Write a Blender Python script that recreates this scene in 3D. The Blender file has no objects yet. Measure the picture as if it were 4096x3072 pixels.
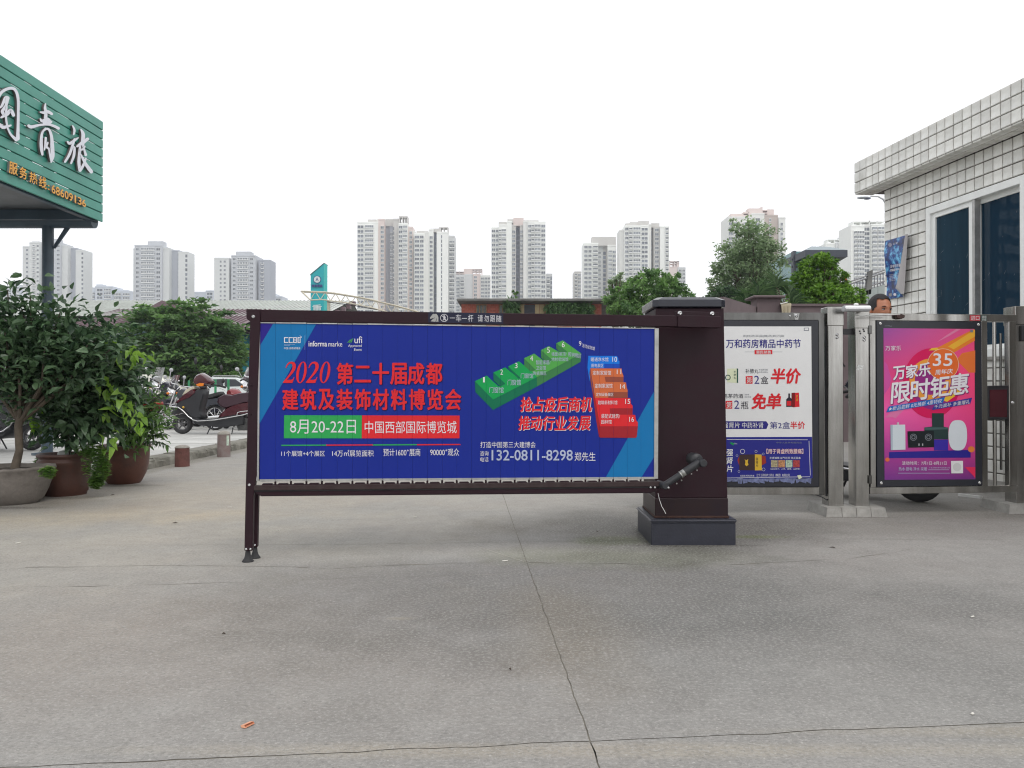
import bpy, bmesh, math, random
from math import radians, sin, cos, pi, atan2, sqrt, atan
from mathutils import Vector, Matrix, noise
random.seed(7)
SC = bpy.context.scene
COL = SC.collection

# ------------------------------------------------------------------ camera, world, sun
F = 3186.0          # focal length in pixels of the 4096 wide photograph
H = 0.85            # camera height
PITCH = atan(24 / F)
cd = bpy.data.cameras.new('camera')
cam = bpy.data.objects.new('camera', cd)
COL.objects.link(cam)
cam.location = (0, 0, H)
cam.rotation_euler = (pi / 2 + PITCH, 0, 0)
cd.sensor_width = 36
cd.lens = 36 * F / 4096
cd.clip_start = 0.05
cd.clip_end = 5000
SC.camera = cam

W = bpy.data.worlds.new('World')
SC.world = W
W.use_nodes = True
nt = W.node_tree
nt.nodes.clear()
SUN_EL, SUN_ROT = radians(52), radians(150)
sky = nt.nodes.new('ShaderNodeTexSky')
sky.sky_type = 'NISHITA'
sky.sun_disc = False
sky.sun_elevation = SUN_EL
sky.sun_rotation = SUN_ROT
sky.dust_density = 4
tc = nt.nodes.new('ShaderNodeTexCoord')
cl = nt.nodes.new('ShaderNodeTexNoise')
cl.inputs['Scale'].default_value = 1.6
cl.inputs['Detail'].default_value = 5
cr = nt.nodes.new('ShaderNodeValToRGB')
cr.color_ramp.elements[0].position = .3
cr.color_ramp.elements[0].color = (13.0, 13.1, 13.4, 1)
cr.color_ramp.elements[1].position = .75
cr.color_ramp.elements[1].color = (14.0, 14.0, 14.1, 1)
mx = nt.nodes.new('ShaderNodeMix')
mx.data_type = 'RGBA'
mx.inputs[0].default_value = .9
bg = nt.nodes.new('ShaderNodeBackground')
bg.inputs['Strength'].default_value = .1
wo = nt.nodes.new('ShaderNodeOutputWorld')
L = nt.links.new
L(tc.outputs['Generated'], cl.inputs['Vector'])
L(cl.outputs['Fac'], cr.inputs['Fac'])
L(sky.outputs['Color'], mx.inputs[6])
L(cr.outputs['Color'], mx.inputs[7])
L(mx.outputs[2], bg.inputs['Color'])
L(bg.outputs['Background'], wo.inputs['Surface'])

sd = bpy.data.lights.new('sun', 'SUN')
sd.energy = 0.9
sd.angle = radians(25)
sd.color = (1, .96, .9)
sun = bpy.data.objects.new('sun', sd)
COL.objects.link(sun)
_a = Vector((sin(SUN_ROT) * cos(SUN_EL), cos(SUN_ROT) * cos(SUN_EL), sin(SUN_EL)))
sun.rotation_euler = _a.to_track_quat('Z', 'Y').to_euler()
sun.location = (0, -5, 20)
SC.view_settings.view_transform = 'Standard'
SC.view_settings.look = 'None'
SC.view_settings.exposure = 0
SC.view_settings.gamma = 1
SC.render.engine = 'CYCLES'
SC.cycles.max_bounces = 6
SC.cycles.transparent_max_bounces = 12
SC.cycles.volume_bounces = 0
SC.cycles.pixel_filter_type = 'BLACKMAN_HARRIS'
SC.cycles.filter_width = 1.15

# ------------------------------------------------------------------ measuring helpers
def ray(px, py):
    u = (px - 2048) / F
    v = (1536 - py) / F
    return Vector((u, cos(PITCH) - v * sin(PITCH), sin(PITCH) + v * cos(PITCH)))

def P(px, py, D):
    d = ray(px, py)
    t = D / d.y
    return Vector((d.x * t, D, H + d.z * t))

def G(px, py, z=0.0):
    d = ray(px, py)
    t = (z - H) / d.z
    return Vector((d.x * t, d.y * t, z))

class Plane:
    """vertical plane through A and B (xy); local x along A->B, local y away from the viewer, z up"""
    def __init__(s, A, B):
        s.A = Vector((A[0], A[1], 0))
        d = Vector((B[0] - A[0], B[1] - A[1], 0))
        s.len = d.length
        s.d = d.normalized()
        s.n = Vector((-s.d.y, s.d.x, 0))
        s.rz = atan2(s.d.y, s.d.x)
    def uv(s, px, py, off=0.0):
        r = ray(px, py)
        A = s.A + s.n * off
        c = Vector((0, 0, H))
        t = (A - c).dot(s.n) / r.dot(s.n)
        p = c + r * t
        return ((p - s.A).dot(s.d), p.z)

CROP = {'c1': (.6172, 0, 100), 'c2': (.6329, 0, 1050), 'c3': (.4823, 1000, 800), 'c4': (.4823, 1800, 800),
        'c5': (.3617, 2700, 750), 'c6': (.6628, 3300, 250), 'b1': (.4520, 960, 1220), 'b2': (.4069, 1800, 1300),
        'b3': (.645, 2500, 1150), 'b4': (.5546, 2850, 1180), 'b5': (.5546, 3400, 1180), 'b6': (.3617, 500, 1300),
        'b7': (.2412, 850, 1900), 's1': (.482, 0, 200), 'bm': (.1808, 1650, 1230), 's': (1, 0, 0)}
def K(c, x, y):
    s, ox, oy = CROP[c]
    return ox + x * s, oy + y * s

# ------------------------------------------------------------------ materials
def lin(c):
    c /= 255.0
    return c / 12.92 if c <= .04045 else ((c + .055) / 1.055) ** 2.4
def rgb(r, g, b, k=1.0):
    return tuple(min(.9, lin(v) * k) for v in (r, g, b))

MATS = {}
def mat(name, color, rough=.6, metal=0.0, var=.12, vs=6.0, bump=0.0, bs=60.0, spec=.5, dirt=None, trans=0.0, coat=0.0, obj_rand=0.0, noise_stretch=None):
    """procedural principled material with mottled colour, optional dirt and relief"""
    if name in MATS:
        return MATS[name]
    m = bpy.data.materials.new(name)
    m.use_nodes = True
    t = m.node_tree
    b = t.nodes['Principled BSDF']
    b.inputs['Roughness'].default_value = rough
    b.inputs['Metallic'].default_value = metal
    b.inputs['Specular IOR Level'].default_value = spec
    if coat:
        b.inputs['Coat Weight'].default_value = coat
    tc = t.nodes.new('ShaderNodeTexCoord')
    src = tc.outputs['Object']
    if noise_stretch:
        mp = t.nodes.new('ShaderNodeMapping')
        mp.inputs['Scale'].default_value = noise_stretch
        t.links.new(src, mp.inputs['Vector'])
        src = mp.outputs['Vector']
    n = t.nodes.new('ShaderNodeTexNoise')
    n.inputs['Scale'].default_value = vs
    n.inputs['Detail'].default_value = 6
    n.inputs['Roughness'].default_value = .65
    t.links.new(src, n.inputs['Vector'])
    r = t.nodes.new('ShaderNodeValToRGB')
    r.color_ramp.elements[0].position = .28
    r.color_ramp.elements[1].position = .72
    c0 = tuple(v * (1 - var) for v in color)
    c1 = tuple(min(.95, v * (1 + var)) for v in color)
    if dirt:
        c0 = tuple(color[i] * (1 - dirt[3]) + dirt[i] * dirt[3] for i in range(3))
    r.color_ramp.elements[0].color = (*c0, 1)
    r.color_ramp.elements[1].color = (*c1, 1)
    t.links.new(n.outputs['Fac'], r.inputs['Fac'])
    out = r.outputs['Color']
    if obj_rand:
        oi = t.nodes.new('ShaderNodeObjectInfo')
        mr = t.nodes.new('ShaderNodeMapRange')
        mr.inputs[3].default_value = 1 - obj_rand
        mr.inputs[4].default_value = 1 + obj_rand
        t.links.new(oi.outputs['Random'], mr.inputs[0])
        hs = t.nodes.new('ShaderNodeHueSaturation')
        t.links.new(mr.outputs[0], hs.inputs['Value'])
        t.links.new(out, hs.inputs['Color'])
        out = hs.outputs['Color']
    t.links.new(out, b.inputs['Base Color'])
    if bump:
        n2 = t.nodes.new('ShaderNodeTexNoise')
        n2.inputs['Scale'].default_value = bs
        n2.inputs['Detail'].default_value = 4
        t.links.new(src, n2.inputs['Vector'])
        bp = t.nodes.new('ShaderNodeBump')
        bp.inputs['Strength'].default_value = bump
        bp.inputs['Distance'].default_value = .01
        t.links.new(n2.outputs['Fac'], bp.inputs['Height'])
        t.links.new(bp.outputs['Normal'], b.inputs['Normal'])
    if trans:
        b.inputs['Transmission Weight'].default_value = trans
    MATS[name] = m
    return m

def leaf_mat(name, color, color2, rough=.42, trans=.3):
    if name in MATS:
        return MATS[name]
    m = bpy.data.materials.new(name)
    m.use_nodes = True
    t = m.node_tree
    b = t.nodes['Principled BSDF']
    b.inputs['Roughness'].default_value = rough
    b.inputs['Specular IOR Level'].default_value = .4
    at = t.nodes.new('ShaderNodeAttribute')
    at.attribute_name = 'tone'
    r = t.nodes.new('ShaderNodeValToRGB')
    r.color_ramp.elements[0].color = (*color, 1)
    r.color_ramp.elements[1].color = (*color2, 1)
    t.links.new(at.outputs['Fac'], r.inputs['Fac'])
    t.links.new(r.outputs['Color'], b.inputs['Base Color'])
    tr = t.nodes.new('ShaderNodeBsdfTranslucent')
    hs = t.nodes.new('ShaderNodeHueSaturation')
    hs.inputs['Value'].default_value = 1.5
    hs.inputs['Saturation'].default_value = 1.1
    t.links.new(r.outputs['Color'], hs.inputs['Color'])
    t.links.new(hs.outputs['Color'], tr.inputs['Color'])
    ms = t.nodes.new('ShaderNodeMixShader')
    ms.inputs[0].default_value = trans
    t.links.new(b.outputs[0], ms.inputs[1])
    t.links.new(tr.outputs[0], ms.inputs[2])
    t.links.new(ms.outputs[0], t.nodes['Material Output'].inputs['Surface'])
    MATS[name] = m
    return m

def print_mat(name, color, rough=.5):
    return mat(name, tuple(v * .8 for v in color), rough=rough, var=.05, vs=2.2, spec=.16)

# ------------------------------------------------------------------ mesh builder
class MB:
    def __init__(s):
        s.v = []; s.f = []; s.m = []; s.sm = []
    def add(s, vs, fs, mi=0, smooth=False):
        o = len(s.v)
        s.v += [tuple(p) for p in vs]
        for f in fs:
            s.f.append(tuple(i + o for i in f)); s.m.append(mi); s.sm.append(smooth)
        return s
    def box(s, x0, x1, y0, y1, z0, z1, mi=0):
        return s.add([(x0, y0, z0), (x1, y0, z0), (x1, y1, z0), (x0, y1, z0), (x0, y0, z1), (x1, y0, z1), (x1, y1, z1), (x0, y1, z1)],
                     [(0, 3, 2, 1), (4, 5, 6, 7), (0, 1, 5, 4), (1, 2, 6, 5), (2, 3, 7, 6), (3, 0, 4, 7)], mi)
    def chbox(s, x0, x1, y0, y1, z0, z1, c, mi=0):
        """box whose front (y0) face is chamfered by c"""
        v = [(x0, y1, z0), (x1, y1, z0), (x1, y1, z1), (x0, y1, z1),
             (x0, y0 + c, z0), (x1, y0 + c, z0), (x1, y0 + c, z1), (x0, y0 + c, z1),
             (x0 + c, y0, z0 + c), (x1 - c, y0, z0 + c), (x1 - c, y0, z1 - c), (x0 + c, y0, z1 - c)]
        f = [(0, 3, 2, 1), (8, 9, 10, 11), (0, 1, 5, 4), (1, 2, 6, 5), (2, 3, 7, 6), (3, 0, 4, 7),
             (4, 5, 9, 8), (5, 6, 10, 9), (6, 7, 11, 10), (7, 4, 8, 11)]
        return s.add(v, f, mi)
    def prism(s, pts, y0, y1, mi=0):
        """outline in x,z extruded along y"""
        n = len(pts)
        a = sum(pts[i][0] * pts[(i + 1) % n][1] - pts[(i + 1) % n][0] * pts[i][1] for i in range(n))
        if a < 0:
            pts = pts[::-1]
        v = [(p[0], y0, p[1]) for p in pts] + [(p[0], y1, p[1]) for p in pts]
        f = [tuple(range(n)), tuple(range(2 * n - 1, n - 1, -1))]
        f += [(i, n + i, n + (i + 1) % n, (i + 1) % n) for i in range(n)]
        return s.add(v, f, mi)
    def sheet(s, pts, y=0.0, mi=0):
        n = len(pts)
        a = sum(pts[i][0] * pts[(i + 1) % n][1] - pts[(i + 1) % n][0] * pts[i][1] for i in range(n))
        if a < 0:
            pts = pts[::-1]
        return s.add([(p[0], y, p[1]) for p in pts], [tuple(range(n))], mi)
    def pill(s, pts, w, e=.3, k=.9, mi=0, yc=0.0, w1=None):
        """rounded slab: outline in x,z, half width w, edges drawn in"""
        n = len(pts)
        cx = sum(p[0] for p in pts) / n; cz = sum(p[1] for p in pts) / n
        a = sum(pts[i][0] * pts[(i + 1) % n][1] - pts[(i + 1) % n][0] * pts[i][1] for i in range(n))
        if a < 0:
            pts = pts[::-1]
        rings = [(-w, k), (-w * (1 - e * .4), (1 + k) / 2 + .02), (-w * (1 - e), 1), (w * (1 - e), 1), (w * (1 - e * .4), (1 + k) / 2 + .02), (w, k)]
        v = []
        for y, q in rings:
            v += [(cx + (p[0] - cx) * q, yc + y, cz + (p[1] - cz) * q) for p in pts]
        f = []
        for r in range(5):
            for i in range(n):
                j = (i + 1) % n
                f.append((r * n + i, (r + 1) * n + i, (r + 1) * n + j, r * n + j))
        s.add(v, f, mi, True)
        s.add(v[:n], [tuple(range(n))], mi)
        return s.add(v[5 * n:], [tuple(range(n - 1, -1, -1))], mi)
    def tube(s, pts, r, seg=8, mi=0, cap=True):
        pts = [Vector(p) for p in pts]
        rs = r if isinstance(r, (list, tuple)) else [r] * len(pts)
        v = []
        up = Vector((0, 0, 1))
        prev = None
        for i, p in enumerate(pts):
            if i == 0: t = pts[1] - p
            elif i == len(pts) - 1: t = p - pts[i - 1]
            else: t = (pts[i + 1] - p).normalized() + (p - pts[i - 1]).normalized()
            if t.length < 1e-9: t = Vector((0, 0, 1))
            t.normalize()
            if prev is None:
                a = t.cross(up)
                if a.length < .1: a = t.cross(Vector((1, 0, 0)))
            else:
                a = prev - t * prev.dot(t)
                if a.length < 1e-4: a = t.cross(up)
            a.normalize(); prev = a
            b = t.cross(a)
            for k in range(seg):
                an = 2 * pi * k / seg
                v.append(p + (a * cos(an) + b * sin(an)) * rs[i])
        f = []
        for i in range(len(pts) - 1):
            for k in range(seg):
                f.append((i * seg + k, i * seg + (k + 1) % seg, (i + 1) * seg + (k + 1) % seg, (i + 1) * seg + k))
        s.add(v, f, mi, True)
        if cap:
            s.add(v[:seg], [tuple(range(seg - 1, -1, -1))], mi)
            s.add(v[-seg:], [tuple(range(seg))], mi)
        return s
    def lathe(s, prof, seg=24, mi=0, c=(0, 0, 0), axis='z', smooth=True, cap=True):
        v = []
        for r, z in prof:
            for k in range(seg):
                an = 2 * pi * k / seg
                if axis == 'z': v.append((c[0] + r * cos(an), c[1] + r * sin(an), c[2] + z))
                elif axis == 'y': v.append((c[0] + r * sin(an), c[1] + z, c[2] + r * cos(an)))
                else: v.append((c[0] + z, c[1] + r * cos(an), c[2] + r * sin(an)))
        f = []
        n = len(prof)
        for i in range(n - 1):
            for k in range(seg):
                f.append((i * seg + k, i * seg + (k + 1) % seg, (i + 1) * seg + (k + 1) % seg, (i + 1) * seg + k))
        s.add(v, f, mi, smooth)
        if cap:
            if prof[0][0] > 1e-4: s.add(v[:seg], [tuple(range(seg - 1, -1, -1))], mi)
            if prof[-1][0] > 1e-4: s.add(v[-seg:], [tuple(range(seg))], mi)
        return s
    def ball(s, c, r, seg=14, rings=8, mi=0):
        if not isinstance(r, (tuple, list)): r = (r, r, r)
        v = []
        for i in range(rings + 1):
            th = pi * i / rings
            for k in range(seg):
                an = 2 * pi * k / seg
                v.append((c[0] + r[0] * sin(th) * cos(an), c[1] + r[1] * sin(th) * sin(an), c[2] - r[2] * cos(th)))
        f = []
        for i in range(rings):
            for k in range(seg):
                f.append((i * seg + k, i * seg + (k + 1) % seg, (i + 1) * seg + (k + 1) % seg, (i + 1) * seg + k))
        return s.add(v, f, mi, True)
    def mesh(s, name, mats, bevel=0.0, bseg=1):
        me = bpy.data.meshes.new(name)
        me.from_pydata(s.v, [], s.f)
        for m in (mats if isinstance(mats, (list, tuple)) else [mats]):
            me.materials.append(m)
        me.polygons.foreach_set('material_index', s.m)
        me.polygons.foreach_set('use_smooth', s.sm)
        me.update()
        if bevel:
            bm = bmesh.new(); bm.from_mesh(me)
            bmesh.ops.remove_doubles(bm, verts=bm.verts, dist=1e-5)
            ed = [e for e in bm.edges if len(e.link_faces) == 2 and e.calc_face_angle(0) > .5]
            bmesh.ops.bevel(bm, geom=ed, offset=bevel, segments=bseg, affect='EDGES', clamp_overlap=True)
            bm.to_mesh(me); bm.free(); me.update()
        return me
    def build(s, name, mats, parent=None, bevel=0.0, bseg=1, **kw):
        return link(name, s.mesh(name, mats, bevel, bseg), parent, **kw)

def link(name, me, parent=None, loc=None, rot=None, scale=None, **kw):
    o = bpy.data.objects.new(name, me)
    COL.objects.link(o)
    if parent: o.parent = parent
    if loc is not None: o.location = loc
    if rot is not None: o.rotation_euler = rot
    if scale is not None: o.scale = scale
    for k, v in kw.items():
        o[k] = v
    return o

def thing(name, label, cat, loc=(0, 0, 0), rz=0.0, group=None, kind=None):
    o = bpy.data.objects.new(name, None)
    COL.objects.link(o)
    o.location = loc
    o.rotation_euler = (0, 0, rz)
    o.empty_display_size = .2
    if label: o['label'] = label
    if cat: o['category'] = cat
    if group: o['group'] = group
    if kind: o['kind'] = kind
    return o

def copy_tree(o, label=None, parent=None, loc=None, rz=None, scale=None):
    kids = [c for c in bpy.data.objects if c.parent == o] if o.name not in KIDS else KIDS[o.name]
    KIDS[o.name] = kids
    c = o.copy(); COL.objects.link(c)
    if parent: c.parent = parent
    if label: c['label'] = label
    if loc is not None: c.location = loc
    if rz is not None: c.rotation_euler = (0, 0, rz)
    if scale is not None: c.scale = scale
    for k in kids:
        copy_tree(k, parent=c)
    return c
KIDS = {}

# ------------------------------------------------------------------ lettering
TXT = {}
def text_mesh(s):
    key = s
    if key in TXT: return TXT[key]
    c = bpy.data.curves.new('lettering', 'FONT')
    c.body = s
    c.resolution_u = 3
    o = bpy.data.objects.new('lettering_tmp', c)
    COL.objects.link(o)
    bpy.context.view_layer.update()
    me = bpy.data.meshes.new_from_object(o.evaluated_get(bpy.context.evaluated_depsgraph_get()))
    bpy.data.objects.remove(o)
    vs = [tuple(v.co) for v in me.vertices]
    fs = [tuple(p.vertices) for p in me.polygons]
    bpy.data.meshes.remove(me)
    x0 = min(v[0] for v in vs); x1 = max(v[0] for v in vs); y0 = min(v[1] for v in vs); y1 = max(v[1] for v in vs)
    r = ([((v[0] - x0) / (x1 - x0 or 1), (v[1] - y0) / (y1 - y0 or 1)) for v in vs], fs)
    TXT[key] = r
    return r

def text_on(mb, pl, s, quad, y, bold=0.0, mi=0, off=0.0):
    """fit the text into a quad of picture points (TL,TR,BR,BL) on plane pl, at local y"""
    q = [pl.uv(x, yy, off) for x, yy in quad]
    vs, fs = text_mesh(s)
    # heavier weights: the glyph repeated with small shifts, each a hair in front of the last
    hgt = abs(q[0][1] - q[3][1])
    r = max(0.0, bold) * hgt * .55
    sh = [(0, 0)] if r < .0004 else [(r * cos(2 * pi * k / 6), r * sin(2 * pi * k / 6)) for k in range(6)]
    for k, (dx, dz) in enumerate(sh):
        out = []
        for a, b in vs:
            top = (q[0][0] * (1 - a) + q[1][0] * a, q[0][1] * (1 - a) + q[1][1] * a)
            bot = (q[3][0] * (1 - a) + q[2][0] * a, q[3][1] * (1 - a) + q[2][1] * a)
            out.append((bot[0] * (1 - b) + top[0] * b + dx, y - k * .00004, bot[1] * (1 - b) + top[1] * b + dz))
        mb.add(out, fs, mi)
    return mb

def rectq(c, x0, y0, x1, y1, sh=0.0):
    return [K(c, x0 + sh, y0), K(c, x1 + sh, y0), K(c, x1, y1), K(c, x0, y1)]
def quadq(c, *p):
    return [K(c, *q) for q in p]
def pl_pts(pl, c, pts, off=0.0):
    return [pl.uv(*K(c, *p), off) for p in pts]

# ------------------------------------------------------------------ foliage
def leaf_verts(l, w, fold, droop, fine=False):
    if fine:
        return [(0, 0, 0), (w * .72, .22 * l, fold * .7), (w, .48 * l, fold * .8), (w * .62, .75 * l, fold * .3 - droop * .5), (0, l, -droop),
                (-w * .62, .75 * l, fold * .3 - droop * .5), (-w, .48 * l, fold * .8), (-w * .72, .22 * l, fold * .7), (0, .25 * l, 0), (0, .52 * l, -droop * .12), (0, .78 * l, -droop * .5)]
    return [(0, 0, 0), (w, .45 * l, fold), (0, .5 * l, 0), (-w, .45 * l, fold), (0, l, -droop)]
LEAF_F = [(0, 1, 2), (1, 4, 2), (0, 2, 3), (2, 4, 3)]
LEAF_FINE = [(0, 1, 8), (1, 2, 9, 8), (2, 3, 10, 9), (3, 4, 10), (4, 5, 10), (5, 6, 9, 10), (6, 7, 8, 9), (7, 0, 8)]

def frame_from(d, roll):
    d = d.normalized()
    z = Vector((0, 0, 1))
    x = d.cross(z)
    if x.length < .05: x = Vector((1, 0, 0))
    x.normalize()
    n = x.cross(d)
    m = Matrix((x, d, n)).transposed()
    return Matrix.Rotation(roll, 3, d) @ m

class Leaves:
    def __init__(s, fine=False): s.v = []; s.f = []; s.t = []; s.fine = fine
    def add(s, p, d, l, w, tone, roll=None, droop=.15, fold=.12, rng=random):
        R = frame_from(d, rng.gauss(0, .5) if roll is None else roll)
        o = len(s.v)
        for q in leaf_verts(l, w, fold * l, droop * l, s.fine):
            s.v.append(tuple(p + R @ Vector(q)))
        for f in (LEAF_FINE if s.fine else LEAF_F):
            s.f.append(tuple(i + o for i in f)); s.t.append(tone)
    def build(s, name, m, parent=None, **kw):
        me = bpy.data.meshes.new(name)
        me.from_pydata(s.v, [], s.f)
        me.materials.append(m)
        a = me.attributes.new('tone', 'FLOAT', 'FACE')
        a.data.foreach_set('value', s.t)
        me.update()
        return link(name, me, parent, **kw)

def crown(blobs, n, l, w, rng, droop=.2, clump=.35, nclump=None, tone_bias=0.0, inner=.55, flat=1.0):
    """leaves gathered in clumps over the volume of a few ellipsoids; local coords"""
    lv = Leaves()
    vol = [b[3] * b[4] * b[5] for b in blobs]
    tot = sum(vol)
    anchors = []
    for b, vv in zip(blobs, vol):
        k = max(3, int((nclump or n / 22) * vv / tot))
        for _ in range(k):
            while True:
                d = Vector((rng.gauss(0, 1), rng.gauss(0, 1), rng.gauss(0, 1)))
                if d.length > .01: break
            d.normalize()
            r = (inner + (1 - inner) * rng.random() ** .6) * (1 + .16 * noise.noise(d * 2.3 + Vector(b[:3])))
            c = Vector(b[:3]) + Vector((d.x * b[3], d.y * b[4], d.z * b[5])) * r
            anchors.append((c, d, min(b[3], b[5])))
    per = max(1, n // len(anchors))
    for c, d, sc in anchors:
        ct = rng.random() * .7 + tone_bias + .1 * rng.random()
        for _ in range(per):
            o = Vector((rng.gauss(0, 1), rng.gauss(0, 1), rng.gauss(0, .7) * flat)) * clump * sc * .35 / flat ** .5
            dd = (d * .7 + Vector((rng.gauss(0, .6), rng.gauss(0, .6), rng.gauss(-.1, .45)))); dd.z *= flat
            lv.add(c + o, dd, l * rng.uniform(.7, 1.3), w * rng.uniform(.7, 1.25), min(1, max(0, ct + rng.gauss(0, .15))), droop=droop, rng=rng)
    return lv, anchors

def limbs(mb, base, anchors, rng, r0, k=14, fork=.35, seg=7):
    """tapered trunk and limbs reaching up to some of the clumps"""
    top = Vector((0, 0, 0))
    for c, _, _ in anchors: top += c
    top /= len(anchors)
    base = Vector(base)
    mid = base.lerp(top, fork)
    mid.x += rng.uniform(-.05, .05) * (top - base).length
    mb.tube([base, base.lerp(mid, .5) + Vector((rng.uniform(-.02, .02), 0, 0)) * (top - base).length, mid, mid.lerp(top, .5), top], [r0, r0 * .85, r0 * .7, r0 * .45, r0 * .15], seg)
    for c, _, _ in rng.sample(anchors, min(k, len(anchors))):
        s0 = mid.lerp(top, rng.uniform(0, .7))
        m = s0.lerp(c, .5) + Vector((0, 0, .08 * (c - s0).length))
        mb.tube([s0, m, c], [r0 * .42, r0 * .25, r0 * .06], 5)

def tree(label, blobs_px, D, n, lsz, mats, seed, name='tree', trunk_px=None, base_z=0.0, cat='tree', group=None, droop=.2, inner=.55, clump=.35, k=14, bark=None, depth=1.0, tone_bias=0.0, flat=1.0, nclump=None):
    rng = random.Random(seed)
    cs = []
    for (x, y, rx, ry) in blobs_px:
        p = P(x, y, D); s = D / F
        cs.append((p.x, D + rng.uniform(-.3, .3) * rx * s, p.z, rx * s, rx * s * depth, ry * s))
    bx = P(trunk_px or blobs_px[0][0], 1560, D).x
    root = thing(name, label, cat, (bx, D, base_z), group=group)
    loc = [(c[0] - bx, c[1] - D, c[2] - base_z, c[3], c[4], c[5]) for c in cs]
    lv, an = crown(loc, n, lsz, lsz * .32, rng, droop=droop, inner=inner, clump=clump, tone_bias=tone_bias, flat=flat, nclump=nclump)
    lv.build('crown', mats, root, kind='stuff')
    mb = MB()
    hh = max(c[2] for c in loc)
    limbs(mb, (0, 0, 0), an, rng, hh * .035, k=k)
    mb.build('trunk', bark or M['bark'], root)
    return root
# ------------------------------------------------------------------ palette
M = {}
M['bark'] = mat('bark', (.10, .08, .06), rough=.9, var=.35, vs=12, bump=.6, bs=40)
M['maroon'] = mat('maroon_paint', rgb(58, 30, 42, .5), rough=.5, spec=.2, var=.14, vs=9, bump=.05, bs=120, dirt=(.03, .026, .027, .3))
M['maroon_worn'] = mat('maroon_scuffed', rgb(54, 33, 36, .6), rough=.5, spec=.3, var=.25, vs=14, dirt=(.09, .08, .075, .4))
M['black_metal'] = mat('black_metal', (.012, .012, .016), rough=.35, var=.2, dirt=(.04, .04, .04, .3))
M['slate'] = mat('dark_slate_stone', rgb(52, 54, 66, .75), rough=.4, var=.2, vs=14, bump=.15, bs=90)
M['zinc'] = mat('grey_aluminium', (.42, .42, .41), rough=.4, metal=.6, var=.25, vs=12, dirt=(.12, .12, .11, .4))
M['steel_bolt'] = mat('steel_bolt', (.6, .6, .6), rough=.25, metal=1, var=.1)
M['rubber'] = mat('rubber', (.03, .03, .032), rough=.75, var=.3, vs=20)
M['dark_plastic'] = mat('dark_plastic', (.022, .023, .027), rough=.45, var=.15)
M['silver'] = mat('silver_paint', (.5, .51, .53), rough=.35, metal=.3, var=.08)
M['white'] = mat('white_paint', (.78, .78, .76), rough=.4, var=.05)
M['chrome'] = mat('chrome', (.75, .75, .76), rough=.15, metal=1, var=.05)
M['glass_dark'] = mat('dark_glass', (.015, .02, .028), rough=.06, var=.1, spec=.6)

def steel_mat():
    m = mat('stainless_steel', (.5, .495, .475), rough=.2, metal=1, var=.12, vs=2.2, bump=.5, bs=1.3, dirt=(.13, .12, .105, .7), noise_stretch=(3.5, 3.5, .5))  # dark vertical streaks in the colour stand for reflected surroundings
    m.node_tree.nodes['Bump'].inputs['Distance'].default_value = .06
    [n for n in m.node_tree.nodes if n.bl_idname == 'ShaderNodeTexNoise'][-1].inputs['Detail'].default_value = .3
    return m
M['steel'] = steel_mat()
M['steel_dark'] = mat('stainless_steel_dull', (.17, .17, .165), rough=.22, metal=1, var=.2, vs=2.5, bump=.0, bs=2.6, dirt=(.05, .047, .042, .7), noise_stretch=(3, 3, .6))  # darker steel, its streaks again painted in place of reflections

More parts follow.
